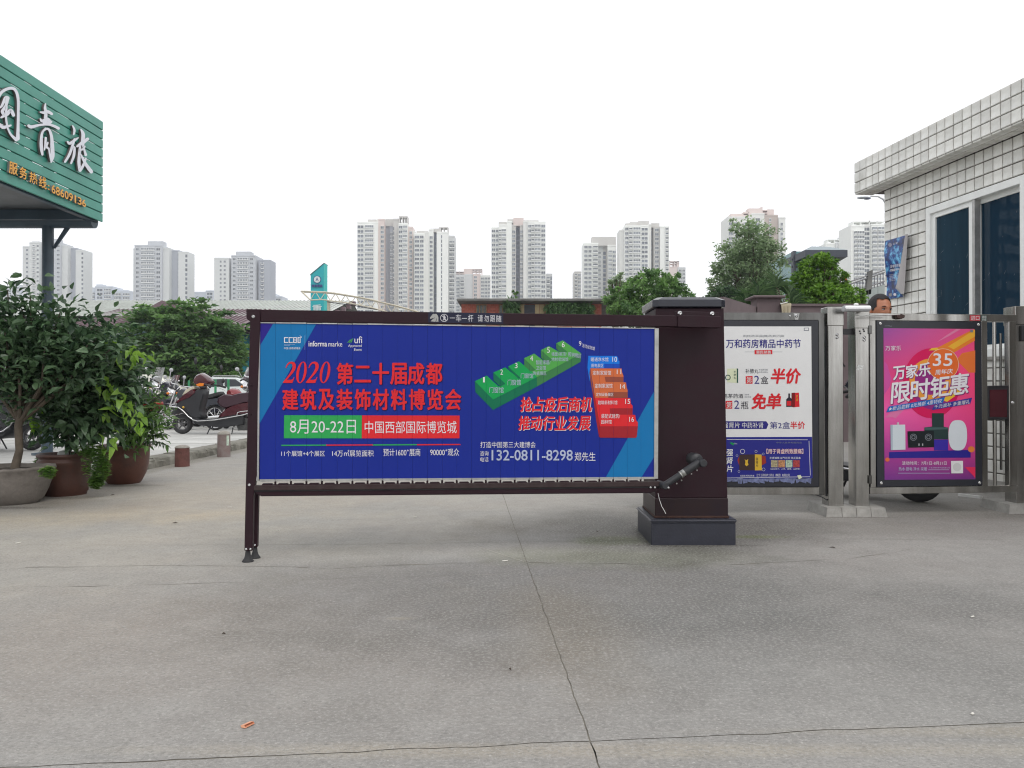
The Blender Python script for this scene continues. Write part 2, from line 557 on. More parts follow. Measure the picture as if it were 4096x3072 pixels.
# ------------------------------------------------------------------ concrete ground material (stains with a shape of their own, and painted contact shade)
def ground_mat(name, base, blobs=(), speck=.5, bump=.35):
    m = bpy.data.materials.new(name)
    m.use_nodes = True
    t = m.node_tree; N = t.nodes.new; LK = t.links.new
    b = t.nodes['Principled BSDF']
    b.inputs['Roughness'].default_value = .88
    b.inputs['Specular IOR Level'].default_value = .25
    geo = N('ShaderNodeNewGeometry')
    pos = geo.outputs['Position']
    def nz(scale, det, rough=.6, vec=pos, stretch=None):
        if stretch:
            mp = N('ShaderNodeMapping'); mp.inputs['Scale'].default_value = stretch
            LK(vec, mp.inputs['Vector']); vec = mp.outputs['Vector']
        n = N('ShaderNodeTexNoise'); n.inputs['Scale'].default_value = scale; n.inputs['Detail'].default_value = det
        n.inputs['Roughness'].default_value = rough
        LK(vec, n.inputs['Vector']); return n.outputs['Fac']
    def mr(v, a, b_, c, d):
        r = N('ShaderNodeMapRange'); LK(v, r.inputs[0])
        for i, q in zip((1, 2, 3, 4), (a, b_, c, d)): r.inputs[i].default_value = q
        return r.outputs[0]
    def mixc(f, A, B, mode='MIX'):
        x = N('ShaderNodeMix'); x.data_type = 'RGBA'; x.blend_type = mode
        if hasattr(f, 'node'): LK(f, x.inputs[0])
        else: x.inputs[0].default_value = f
        for i, q in ((6, A), (7, B)):
            if hasattr(q, 'node'): LK(q, x.inputs[i])
            else: x.inputs[i].default_value = (*q, 1)
        return x.outputs[2]
    def mth(op, a, b_=None):
        x = N('ShaderNodeMath'); x.operation = op
        for i, q in enumerate((a, b_)):
            if q is None: continue
            if hasattr(q, 'node'): LK(q, x.inputs[i])
            else: x.inputs[i].default_value = q
        return x.outputs[0]
    c = mixc(mr(nz(.55, 6), .35, .65, 0, 1), tuple(v * .9 for v in base), tuple(v * 1.08 for v in base))
    c = mixc(mr(nz(.8, 3, vec=pos), .42, .7, 0, .18), c, (base[0] * 1.12, base[1] * .96, base[2] * .88))
    c = mixc(mr(nz(6, 8, .78), .46, .66, 0, .5), c, tuple(v * 1.3 for v in base))
    c = mixc(mr(nz(11, 8, .8), .48, .68, 0, .5), c, tuple(v * .72 for v in base))
    warp = nz(1.7, 5)
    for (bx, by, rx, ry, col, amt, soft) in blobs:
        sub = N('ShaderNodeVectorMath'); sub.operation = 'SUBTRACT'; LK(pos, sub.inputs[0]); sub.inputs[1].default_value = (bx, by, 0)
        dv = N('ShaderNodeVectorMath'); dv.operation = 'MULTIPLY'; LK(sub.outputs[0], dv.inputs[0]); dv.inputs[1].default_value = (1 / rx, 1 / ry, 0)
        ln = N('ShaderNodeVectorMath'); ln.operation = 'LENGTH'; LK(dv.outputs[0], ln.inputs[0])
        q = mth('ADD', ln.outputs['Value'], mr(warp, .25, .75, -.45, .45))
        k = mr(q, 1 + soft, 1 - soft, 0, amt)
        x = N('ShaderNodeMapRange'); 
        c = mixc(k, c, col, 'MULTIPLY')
    # aggregate specks and pits
    vo = N('ShaderNodeTexVoronoi'); vo.inputs['Scale'].default_value = 60; LK(pos, vo.inputs['Vector'])
    sp = mr(vo.outputs['Distance'], .12, .22, 1, 0)
    rnd = N('ShaderNodeSeparateColor'); LK(vo.outputs['Color'], rnd.inputs[0])
    hi = mth('MULTIPLY', sp, mr(rnd.outputs[0], .86, .9, 0, speck))
    lo = mth('MULTIPLY', sp, mr(rnd.outputs[1], .8, .84, 0, speck))
    c = mixc(hi, c, (.55, .53, .49))
    c = mixc(lo, c, tuple(v * .45 for v in base))
    fine = nz(160, 3, .8)
    c = mixc(mr(nz(75, 3, .85), .48, .68, 0, .75), c, tuple(v * 1.42 for v in base))
    c = mixc(mr(nz(95, 3, .85, stretch=(.7, 1.2, 1)), .5, .68, 0, .75), c, tuple(v * .6 for v in base))
    LK(c, b.inputs['Base Color'])
    bp = N('ShaderNodeBump'); bp.inputs['Strength'].default_value = bump; bp.inputs['Distance'].default_value = .004
    h = mth('ADD', fine, mth('MULTIPLY', nz(25, 4), 1.5))
    LK(h, bp.inputs['Height']); LK(bp.outputs['Normal'], b.inputs['Normal'])
    return m

CONC = (.282, .274, .259)
blobs = [
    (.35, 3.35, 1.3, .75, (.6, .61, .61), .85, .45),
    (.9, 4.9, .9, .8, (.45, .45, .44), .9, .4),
    (.9, 2.6, 1.6, .7, (.78, .79, .79), .7, .5),
    (.5, 4.05, .6, .2, (.86, .92, .68), .7, .6),
    (1.4, 4.62, .16, .05, (.7, .85, .35), .9, .5),
    (.55, 4.5, .22, .12, (.7, .8, .5), .8, .4),
    (.2, 2.9, .18, .5, (1.08, .96, .78), .5, .6), (3.2, 5.5, .9, .35, (.6, .57, .53), .7, .5), (2.0, 4.9, 1.3, .3, (.75, .74, .72), .7, .5),
    (-1.2, 2.6, 1.3, .6, (1.02, .95, .9), .6, .5),
    (2.6, 3.0, 1.4, 1.0, (.85, .86, .87), .6, .5),
    (-2.4, 6.3, 1.4, .9, (1.08, 1.0, .91), .6, .5),
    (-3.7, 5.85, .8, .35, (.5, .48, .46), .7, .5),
    (-3.0, 5.3, 1.0, .3, (1.1, 1.0, .82), .5, .6),
    (.35, 1.885, 1.2, .035, (1.22, 1.15, 1.02), .7, .5),
    (-1.0, 1.75, .8, .03, (1.15, 1.1, .88), .8, .5),
    (1.6, 1.99, .8, .03, (1.2, 1.12, .98), .7, .5),
    (-1.3, 7.5, 2.8, 2.6, (1.26, 1.23, 1.17), .9, .5), (-2.6, 4.2, 2.0, 1.4, (1.15, 1.12, 1.06), .9, .6),
    (0.1, 1.2, .6, .3, (.8, .82, .84), .5, .5),
    (-.42, 2.97, .05, .02, (1.3, 1.25, 1.1), .8, .5),
    (1.0, 4.36, .34, .03, (.5, .49, .46), .9, .4), (.76, 4.6, .03, .3, (.5, .5, .45), .9, .4), (2.3, 5.33, .26, .03, (.5, .48, .46), .9, .4), (3.6, 5.47, .25, .03, (.5, .48, .46), .9, .4), (-3.62, 6.3, .3, .1, (.45, .43, .4), .9, .4), (-3.5, 7.1, .3, .1, (.45, .43, .4), .9, .4), (-3.7, 5.75, .35, .07, (.4, .38, .36), .9, .4), (-3.8, 10, .12, 4, (.62, .6, .52), .8, .5),  # contact shadows painted in round the pillar, plinths, pots and bollards
    (1.55, 2.05, .05, .03, (.6, .6, .6), .9, .3),
]
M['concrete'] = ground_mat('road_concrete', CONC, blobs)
M['paving'] = ground_mat('pavement_concrete', (.5, .5, .48), [(-6, 9, 2, 1.2, (.75, .75, .75), .6, .5), (-7, 13, 3, 1.5, (.7, .7, .7), .7, .5)], speck=.3)
M['ground'] = mat('distant_ground', (.16, .155, .14), rough=.95, var=.3, vs=.05)
M['joint'] = mat('joint_dirt', (.165, .152, .125), rough=1, var=.5, vs=14)
M['asphalt'] = mat('asphalt', (.2, .2, .19), rough=.9, var=.2, vs=2)

# base sheet out to the horizon
MB().add([(-500, -60, -.012), (500, -60, -.012), (500, 800, -.012), (-500, 800, -.012)], [(0, 1, 2, 3)]).build('ground', M['ground'], kind='structure')
MB().add([(-4, -3, -.0014), (9, -3, -.0014), (9, 13.95, -.0014), (-4, 13.95, -.0014)], [(0, 1, 2, 3)]).build('joint_bed', M['joint'], kind='structure')

def jag(a, b, n, amp, seed, taper=True):
    rng = random.Random(seed)
    out = []
    for i in range(n + 1):
        t = i / n
        p = (a[0] * (1 - t) + b[0] * t, a[1] * (1 - t) + b[1] * t)
        k = 0 if (i in (0, n) and taper) else 1
        off = noise.noise(Vector((t * n * .17, seed * 3.1, 0))) * amp * 3 + rng.uniform(-1, 1) * amp * .5
        nx, ny = -(b[1] - a[1]), (b[0] - a[0])
        l = math.hypot(nx, ny) or 1
        out.append((p[0] + nx / l * off * k, p[1] + ny / l * off * k))
    return out

def gpt(px, py): 
    g = G(px, py); return (g.x, g.y)
JX = gpt(2010, 1975); JX2 = gpt(2362, 2965)
def jx(y):   # x of the long straight joint at depth y
    t = (y - JX[1]) / (JX2[1] - JX[1]); return JX[0] + (JX2[0] - JX[0]) * t
ya, yb = gpt(0, 2180)[1], gpt(4096, 2128)[1]           # crack row
def crack_y(x): return 4.46 + .035 * x + .03 * sin(x * 1.3)
ym = gpt(2362, 2965)[1]
def near_y(x): return ym + .10 * (x - JX2[0]) if x < JX2[0] else ym + .10 * (x - JX2[0])
XS = [-3.9, -3.0, -2, -1, None, 1, 2, 3, 4, 5, 6.5, 9]
pave = thing('pavement', None, None, kind='structure')
def slab(pts, g=.0025, name='concrete_slab'):
    bm = bmesh.new()
    vs = [bm.verts.new((p[0], p[1], 0)) for p in pts]
    f = bm.faces.new(vs)
    if f.normal.z < 0: f.normal_flip()
    bmesh.ops.triangulate(bm, faces=bm.faces[:])
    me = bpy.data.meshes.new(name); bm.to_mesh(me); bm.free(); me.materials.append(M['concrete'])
    return link(name, me, pave)
def rowline(fn, x0, x1, n, amp, seed):
    rng = random.Random(seed)
    o = []
    for i in range(n + 1):
        x = x0 + (x1 - x0) * i / n
        o.append((x, fn(x) + amp * (noise.noise(Vector((x * 6, seed, 0))) * 1.6 + rng.uniform(-.4, .4))))
    return o
def colline(y0, y1, n, amp, seed, dx=0.0):
    rng = random.Random(seed)
    o = []
    for i in range(n + 1):
        y = y0 + (y1 - y0) * i / n
        o.append((jx(y) + dx + amp * (noise.noise(Vector((y * 8, seed, 0))) + rng.uniform(-.5, .5)), y))
    return o
def offset(pts, dx=0, dy=0): return [(p[0] + dx, p[1] + dy) for p in pts]
g1 = .0019
for side in (-1, 1):
    x0, x1 = (-3.9, None) if side < 0 else (None, 9)
    def xr(y): return jx(y)
    rows = [(-3.0, near_y, 1), (near_y, crack_y, 2), (crack_y, 13.9, 3)]
    for (lo, hi, sd_) in rows:
        xa = -3.9 if side < 0 else None
        def ev(fn, x): return fn(x) if callable(fn) else fn
        # joint meets the rows at
        xj = .05
        ylo = ev(lo, jx(1.9) if lo is near_y else 0); yhi = ev(hi, jx(1.9) if hi is near_y else 0)
        gl = .0015 if lo is near_y else .001
        gh = .0045 if hi is near_y else .004
        col = colline(ylo + .003, yhi - .003, 90, .003, 11, dx=side * g1)
        if side < 0:
            bottom = rowline(lambda x: ev(lo, x) + gl, -3.9, col[0][0] - .003, 90, .006 if callable(lo) else 0, 5 + (lo is crack_y))
            top = rowline(lambda x: ev(hi, x) - gh * (.4 + .6 * abs(noise.noise(Vector((x * 2, 3, 1))) * 2)), -3.9, col[-1][0] - .003, 90, .006 if callable(hi) else 0, 5 + (hi is crack_y))
            pts = bottom + col + top[::-1]
        else:
            bottom = rowline(lambda x: ev(lo, x) + gl, col[0][0] + .003, 9, 120, .006 if callable(lo) else 0, 5 + (lo is crack_y))
            top = rowline(lambda x: ev(hi, x) - gh * (.4 + .6 * abs(noise.noise(Vector((x * 2, 3, 1))) * 2)), col[-1][0] + .003, 9, 120, .006 if callable(hi) else 0, 5 + (hi is crack_y))
            pts = bottom + top[::-1] + col[::-1]
        slab(pts)
# far road surface
MB().add([(-3.9, 13.9, -.004), (60, 13.9, -.004), (60, 90, -.004), (-3.9, 90, -.004)], [(0, 1, 2, 3)]).build('road', M['asphalt'], kind='structure')
MB().add([(9, -3, -.004), (60, -3, -.004), (60, 13.9, -.004), (9, 13.9, -.004)], [(0, 1, 2, 3)]).build('road', M['concrete'], kind='structure')

# hairline cracks: thin recessed-looking slivers of dirt laid 1 mm above the slab
def crack(pts, w, seed, name='crack'):
    rng = random.Random(seed)
    mb = MB(); v = []
    P2 = []
    for i in range(len(pts) - 1):
        n = 14
        for k in range(n):
            t = k / n
            P2.append((pts[i][0] * (1 - t) + pts[i + 1][0] * t, pts[i][1] * (1 - t) + pts[i + 1][1] * t))
    for i, p in enumerate(P2):
        j = noise.noise(Vector((i * .35, seed, 0))) * .02
        ww = w * max(.02, noise.noise(Vector((i * .21, seed + 9, 0))) * 1.6 + .45)
        v.append((p[0], p[1] + j - ww, .001)); v.append((p[0], p[1] + j + ww, .001))
    mb.add(v, [(2 * i, 2 * i + 2, 2 * i + 3, 2 * i + 1) for i in range(len(P2) - 1)])
    return mb.build(name, M['joint'], pave)
crack([gpt(100, 2270), gpt(700, 2262), gpt(1180, 2268), gpt(1330, 2276), gpt(1500, 2264), gpt(2000, 2248)], .004, 3)
crack([gpt(2110, 2250), gpt(2400, 2255), gpt(2900, 2260), gpt(3400, 2235), gpt(3700, 2190)], .0035, 4)
crack([gpt(100, 2350), gpt(600, 2340), gpt(1500, 2310), gpt(1950, 2298)], .0018, 5)
crack([gpt(0, 2130), gpt(300, 2065), gpt(480, 2000), gpt(800, 1935), gpt(960, 1900)], .005, 6)
crack([gpt(3050, 2460), gpt(3200, 2540), gpt(3500, 2660), gpt(3700, 2770)], .0018, 7)

# light scratches, litter
def scratch(a, b, w=.002):
    mb = MB()
    A = gpt(*a); B = gpt(*b)
    dx, dy = B[0] - A[0], B[1] - A[1]; l = math.hypot(dx, dy); nx, ny = -dy / l * w, dx / l * w
    mb.add([(A[0] - nx * .3, A[1] - ny * .3, .0012), (B[0] - nx * .3, B[1] - ny * .3, .0012), ((A[0] + B[0]) / 2 + nx, (A[1] + B[1]) / 2 + ny, .0012), (A[0] + nx * .3, A[1] + ny * .3, .0012)], [(0, 1, 2), (0, 2, 3)])
    mb.build('scratch', M['scratch'], pave)
M['scratch'] = mat('pale_scratch', (.42, .4, .34), rough=.9, var=.2)
scratch((1890, 2180), (2180, 2275), .003)
scratch((1850, 2302), (2080, 2294), .002)

litter_rng = random.Random(5)
def litter(px, py, l, w, h, rot, m, name, label, cat, group=None):
    g = G(px, py)
    o = MB().box(-l / 2, l / 2, -w / 2, w / 2, 0.0, h).build(name, m, bevel=min(w, h) * .25, loc=(g.x, g.y, .002), rot=(0, 0, rot))
    o['label'] = label; o['category'] = cat
    if group: o['group'] = group
    return o
M['orange'] = mat('orange_paper', rgb(228, 166, 132, .95), rough=.6, var=.1)
M['butt'] = mat('cigarette_paper', (.7, .68, .62), rough=.8)
# folded orange wrapper: two leaves with a crease
g = G(990, 2905)
mb = MB()
v = [(-.006, -.014, .001), (.006, -.014, .001), (.008, .014, .002), (-.004, .014, .002), (-.007, -.014, .006), (.003, -.013, .009), (.005, .013, .008), (-.006, .014, .005)]
mb.add(v, [(0, 3, 2, 1), (4, 5, 6, 7), (0, 4, 7, 3), (0, 1, 5, 4), (3, 7, 6, 2)])
o = mb.build('wrapper', M['orange'], loc=(g.x, g.y, .001), rot=(0, 0, -.45), scale=(1.15, 1.1, .9))
o['label'] = 'small folded orange wrapper lying alone on the near concrete'; o['category'] = 'litter'
for i, (x, y, l, lab) in enumerate([(1110, 2124, .026, 'pale cigarette butt behind the left feet of the barrier'), (918, 2031, .03, 'white paper scrap left of the barrier post'),
        (2020, 2246, .028, 'thin pale butt beside the long joint'), (73, 2174, .03, 'white butt standing near the left edge of the picture'),
        (3890, 2470, .018, 'pale stick on the concrete at the right'), (1660, 2070, .02, 'white speck of paper under the blue banner'),
        (3890, 2860, .009, 'white crumb near the lower right corner')]):
    litter(x, y, l, .0055, .004, litter_rng.uniform(-.6, .6) if i != 3 else 1.1, M['butt'], 'cigarette_butt', lab, 'litter')
# dead leaves
M['dead_leaf'] = mat('dead_leaf', (.05, .03, .018), rough=.9, var=.3)
for i, (x, y, lab) in enumerate([(700, 2093, 'dark dry leaf left of the barrier post'), (450, 1981, 'dark dry leaf in front of the terracotta pots'), (2040, 2681, 'tiny dark twig in the middle of the concrete'),
        (895, 2538, 'reddish dry speck above the orange wrapper'), (2390, 2128, 'dark leaf just left of the pillar foot'), (3330, 2192, 'dry brown leaf right of the pillar on the concrete')]):
    g = G(x, y)
    lv = MB()
    l = (.022, .022, .007, .008, .018, .02)[i]
    lv.add([(-l, 0, .001), (0, -l * .35, .008), (l, 0, .002), (0, l * .35, .007), (0, 0, .003)], [(0, 1, 4), (1, 2, 4), (2, 3, 4), (3, 0, 4)])
    o = lv.build('dry_leaf', M['dead_leaf'], loc=(g.x, g.y, 0), rot=(0, 0, i * 1.1))
    o['label'] = lab; o['category'] = 'dry leaf'

# ------------------------------------------------------------------ raised pavement on the left, kerb stones, slabs
M['kerb'] = mat('kerb_stone', (.2, .19, .165), rough=.9, var=.4, vs=7, bump=.8, bs=30, dirt=(.05, .055, .035, .7))
MB().box(-45, -4.12, -3, 16.5, -.01, .088).build('side_pavement', M['paving'], kind='structure')
MB().box(-45, -4.0, 16.51, 60, -.01, .07).build('parking_ground', M['asphalt'], kind='structure')
kerb = thing('kerb', None, None, kind='structure')
rng = random.Random(3)
y = 1.0
while y < 16.4:
    l = rng.uniform(.7, 1.1)
    mb = MB()
    n = 6
    # slightly crooked stone with a worn upper edge
    pr = [(-3.885, -.01), (-3.89, .06), (-3.90, .088), (-3.925, .102), (-4.115, .104), (-4.115, -.01)]
    v = []
    for k in range(n + 1):
        yy = y + .006 + (l - .012) * k / n
        for (x, z) in pr:
            v.append((x + rng.uniform(-.008, .008), yy, z + (rng.uniform(-.007, .003) if z > .02 else 0)))
    q = len(pr)
    f = [(k * q + i, (k + 1) * q + i, (k + 1) * q + (i + 1) % q, k * q + (i + 1) % q) for k in range(n) for i in range(q)]
    f += [tuple(range(q)), tuple(range(n * q + q - 1, n * q - 1, -1))]
    f = [tuple(reversed(a)) for a in f]
    mb.add(v, f).build('kerb_stone', M['kerb'], kerb)
    y += l
sl = thing('paving_slabs', None, None, kind='structure')
slab_me = {}
y = 5.0; r = 0
while y < 16.2:
    d = .62
    x = -4.13 - (r % 2) * .0
    for c in range(9):
        w = .95
        key = 0
        if key not in slab_me:
            slab_me[key] = MB().add([(-w + .01, .006, 0), (-.0, .006, 0), (-.0, d - .006, 0), (-w + .01, d - .006, 0), (-w + .01, .006, -.02), (-.0, .006, -.02), (-.0, d - .006, -.02), (-w + .01, d - .006, -.02)],
                                    [(0, 1, 2, 3), (4, 5, 1, 0), (5, 6, 2, 1), (7, 4, 0, 3), (6, 7, 3, 2)]).mesh('paving_slab', mat('paving_slab', (.47, .47, .45), rough=.85, var=.15, vs=5, obj_rand=.14, bump=.2, bs=60))
        link('paving_slab', slab_me[key], sl, loc=(x - c * w - rng.uniform(0, .004), y, .1 + rng.uniform(-.003, .003)), rot=(0, 0, rng.uniform(-.003, .003)))
    y += d; r += 1

# short bollards
def bollard(px, yb, wpx, ytop, m, label, sticker=False):
    g = G(px, yb)
    r = wpx / 2 * g.y / F
    h = (yb - ytop) * g.y / F
    root = thing('bollard', label, 'bollard', (g.x, g.y + r, 0), group='short bollards along the kerb')
    MB().lathe([(r * 1.0, 0), (r * .99, h * .5), (r * .96, h * .86), (r * .97, h * .87)], 24).build('post', m, root)
    MB().lathe([(r * 1.02, h * .86), (r * 1.02, h * .88), (r * .8, h * .95), (r * .4, h * .99), (0.0001, h)], 24).build('cap', mat('bollard_cap', (.3, .28, .25), rough=.85, var=.3, vs=20), root)
    if sticker:
        a0 = -.75
        v = []
        for k in range(5):
            an = -pi / 2 + .75 + k * .12
            v += [(r * 1.012 * cos(an), r * 1.012 * sin(an), h * .35 + .03), (r * 1.012 * cos(an), r * 1.012 * sin(an), h * .82)]
        MB().add(v, [(2 * k, 2 * k + 2, 2 * k + 3, 2 * k + 1) for k in range(4)]).build('sticker', mat('green_sticker', (.5, .6, .5), rough=.5, var=.4, vs=60), root)
    return root
bollard(717, 1868, 57, 1781, mat('bollard_red_brown', rgb(112, 72, 66, .8), rough=.8, var=.3, vs=16, bump=.4), 'short rusty red brown bollard with grey domed top, nearer one by the kerb')
bollard(886, 1829, 51, 1724, mat('bollard_grey', rgb(124, 116, 114, .95), rough=.85, var=.35, vs=18, bump=.4, dirt=(.2, .1, .09, .6)), 'short faded grey bollard with a peeling sticker, farther one by the kerb', True)
# ------------------------------------------------------------------ the advertising barrier
BA = (P(990, 1560, 3.93).x, 3.93)
BB = (P(2890, 1560, 4.29).x, 4.29)
BP = Plane(BA, BB)
bar = thing('advertising_barrier', 'long maroon barrier arm carrying the blue and red Chinese exhibition banner on legs', 'barrier', (BP.A.x, BP.A.y, 0), BP.rz)
def bp(c, pts): return pl_pts(BP, c, pts)
# left upright with flared head
MB().prism(bp('s', [(985, 1236), (1041, 1237), (1041, 1290), (1031, 1560), (1027, 1900), (1013, 1985), (1009.5, 2204), (977, 2204), (982, 1970), (1000, 1285), (990, 1279), (985, 1270)]), 0, .045).build('post', M['maroon'], bar, bevel=.003)
rear = MB().prism([BP.uv(x, y, .09) for x, y in [(1016, 1955), (1035, 1955), (1030, 2189), (1012, 2189)]], .085, .125)
rear.build('leg', M['maroon'], bar, bevel=.002)
for (px, py, off) in ((991.5, 2253, .022), (1020, 2236, .105)):
    u, _ = BP.uv(px, py, off)
    s = .95 if off < .05 else .9
    f = MB().lathe([(.0295 * s, 0), (.0305 * s, .003), (.026 * s, .008), (.019 * s, .018), (.0145 * s, .032), (.0125 * s, .05), (.0105 * s, .056)], 24, c=(u, off, 0))
    f.build('foot', M['rubber'], bar)
    MB().lathe([(.008, .054), (.008, .06), (.011, .061), (.011, .069), (.008, .07), (.008, .11)], 12, c=(u, off, 0)).build('foot_bolt', M['zinc'], bar)
# top beam and sleeve
MB().prism(bp('s', [(1041, 1238), (2711, 1262), (2711, 1306), (1041, 1286.5)]), .004, .052).build('top_beam', M['maroon'], bar, bevel=.0025)
MB().prism(bp('b3', [(326, 172), (592, 178), (592, 250), (326, 244)]), -.003, .058).build('beam_sleeve', M['maroon'], bar, bevel=.002)
MB().prism(bp('b3', [(328, 143), (595, 150), (593, 177), (328, 170)]), .03, .058).build('bracket', M['maroon'], bar, bevel=.002)
def bolt(mb, u, y, z, r=.006, h=.004):
    mb.lathe([(r * 1.5, 0), (r * 1.5, -h * .4), (r, -h * .5), (r, -h), (r * .5, -h * 1.1), (r * .45, -h * .7), (0.0001, -h * .7)], 12, c=(u, y, z), axis='y')
for c, x, y, yy, r in (('b3', 353, 157, .03, .009), ('b3', 555, 160, .03, .009), ('b1', 118, 103, 0, .006), ('b1', 83, 1592, 0, .005), ('b1', 103, 710, 0, .003), ('b1', 97, 970, 0, .003), ('b7', 558, 1228, 0, .0042), ('b7', 628, 1228, 0, .0042)):
    u, z = BP.uv(*K(c, x, y)); m = MB(); bolt(m, u, yy, z, r, .006); m.build('bolt', M['steel_bolt'] if r > .003 else M['maroon'], bar)
u, z = BP.uv(*K('b7', 703, 1162), .085); m = MB(); bolt(m, u, .085, z, .004); m.build('bolt', M['steel_bolt'], bar)
# lower beam (two profiles)
MB().prism(bp('s', [(1014, 1942), (1014, 1962), (2640, 1946), (2648, 1927), (2636, 1926)]), .0, .03).build('lower_beam', M['maroon_worn'], bar, bevel=.002)
MB().prism(bp('s', [(1014, 1956), (1014, 1972), (2643, 1956), (2643, 1940)]), .012, .05).build('beam_core', M['black_metal'], bar)
MB().prism(bp('s', [(1014, 1968), (1040, 1986), (2600, 1973), (2642, 1962), (2642, 1952)]), .002, .05).build('lower_rail', M['maroon'], bar, bevel=.005, bseg=2)
# banner panel made of vertical slats in a grey frame
TL = BP.uv(1040, 1292); TR = BP.uv(2620, 1315); BR = BP.uv(2618, 1908); BL = BP.uv(1035, 1918)
U0 = (TL[0] + BL[0]) / 2; U1 = TR[0]
NS = 27
PW = (U1 - U0) / NS
JO = [U0 + PW * i for i in range(1, NS)]
GAP = .00035
def ztop(u): t = (u - TL[0]) / (TR[0] - TL[0]); return TL[1] * (1 - t) + TR[1] * t
def zbot(u): t = (u - BL[0]) / (BR[0] - BL[0]); return BL[1] * (1 - t) + BR[1] * t
M['p_blue'] = print_mat('print_blue', rgb(26, 44, 136, 1.25), .42)
M['p_blue_l'] = print_mat('print_light_blue', rgb(22, 108, 164, 1.3), .42)
M['p_violet'] = print_mat('print_violet', rgb(44, 34, 128, 1.3), .42)
M['p_red'] = print_mat('print_red', rgb(212, 44, 50, 1.25), .42)
M['p_red_d'] = print_mat('print_dark_red', rgb(155, 38, 46, 1.25), .42)
M['p_white'] = print_mat('print_white', rgb(222, 220, 232, 1.2), .42)
M['p_grey'] = print_mat('print_pale_grey', rgb(176, 184, 210, 1.2), .42)
M['p_green'] = print_mat('print_green', rgb(26, 150, 78, 1.3), .42)
M['p_green_d'] = print_mat('print_dark_green', rgb(20, 106, 76, 1.3), .42)
M['p_lime'] = print_mat('print_lime', rgb(78, 156, 74, 1.3), .42)
M['p_lime_d'] = print_mat('print_dark_lime', rgb(58, 118, 70, 1.3), .42)
M['p_navy'] = print_mat('print_navy', rgb(24, 24, 74, 1.2), .42)
M['p_orange'] = print_mat('print_orange', rgb(200, 104, 62, 1.25), .42)
M['p_orange_d'] = print_mat('print_dark_orange', rgb(142, 74, 58, 1.25), .42)
M['p_sky'] = print_mat('print_sky', rgb(22, 116, 214, 1.25), .42)
M['p_sky_d'] = print_mat('print_dark_sky', rgb(24, 74, 176, 1.25), .42)
M['p_boxgreen'] = print_mat('print_box_green', rgb(48, 158, 82, 1.25), .42)
panel = None
for i in range(NS):
    a = U0 + PW * i + GAP; b = U0 + PW * (i + 1) - GAP
    MB().prism([(a, zbot(a)), (b, zbot(b)), (b, ztop(b)), (a, ztop(a))], .010, .022).build('slat', M['p_blue'], bar)
MB().prism([(U0 - .004, zbot(U0) - .004), (U1 + .002, zbot(U1) - .004), (U1 + .002, ztop(U1) + .004), (U0 - .004, ztop(U0) + .004)], .025, .028).build('backing_sheet', M['p_navy'], bar)
# frame strips
MB().prism(bp('s', [(1030, 1288), (1040, 1288), (1034.5, 1925), (1024, 1925)]), .004, .03).build('frame_strip', M['zinc'], bar)
MB().prism(bp('s', [(2620, 1313), (2636, 1313), (2633, 1915), (2617.5, 1915)]), .004, .03).build('frame_strip', M['zinc'], bar)
for i in range(NS):
    a = U0 + PW * i + .0012; b = U0 + PW * (i + 1) - .0012
    dz = (i * 7 % 5 - 2) * .0006
    MB().prism([(a, zbot(a) - .011 + dz), (b, zbot(b) - .011 + dz), (b, zbot(b)), (a, zbot(a))], .006, .03).build('edge_clip', M['zinc'], bar)
    MB().prism([(a, ztop(a)), (b, ztop(b)), (b, ztop(b) + .005 + dz), (a, ztop(a) + .005 + dz)], .005, .03).build('edge_clip', M['zinc'], bar)
# roller hooks under the panel
hook = MB()
hook.tube([(0, .016, -.004), (0, .016, .012)], .0052, 8).ball((0, .016, .012), (.0062, .0062, .005), 10, 5)
hook.box(-.011, .011, .012, .02, -.022, -.003)
hme = hook.mesh('hook', M['maroon'])
bump_me = MB().prism([(-.026, -.008), (.026, -.008), (.026, .002), (.021, .007), (-.021, .007), (-.026, .002)], .006, .03).mesh('hinge_block', M['maroon'])
for i in range(1, NS):
    u = U0 + PW * i
    zb = zbot(u) - .011
    _, zl = BP.uv(1035 + (2630 - 1035) * (u - U0) / (U1 - U0), 1941 - 13 * (u - U0) / (U1 - U0))
    link('hook', hme, bar, loc=(u, 0, zb - .012))
    link('hinge_block', bump_me, bar, loc=(u - PW / 2, 0, zl + .001))

def cut_joints(me):
    bm = bmesh.new(); bm.from_mesh(me)
    xs = [v.co.x for v in bm.verts]
    a, b = min(xs), max(xs)
    for j in JO:
        if a < j < b:
            for s in (-GAP, GAP):
                bmesh.ops.bisect_plane(bm, geom=bm.verts[:] + bm.edges[:] + bm.faces[:], plane_co=(j + s, 0, 0), plane_no=(1, 0, 0), dist=1e-6)
            kill = [f for f in bm.faces if abs(f.calc_center_bounds().x - j) < GAP and max(v.co.x for v in f.verts) - min(v.co.x for v in f.verts) < GAP * 2.1]
            if kill: bmesh.ops.delete(bm, geom=kill, context='FACES')
    bm.to_mesh(me); bm.free()

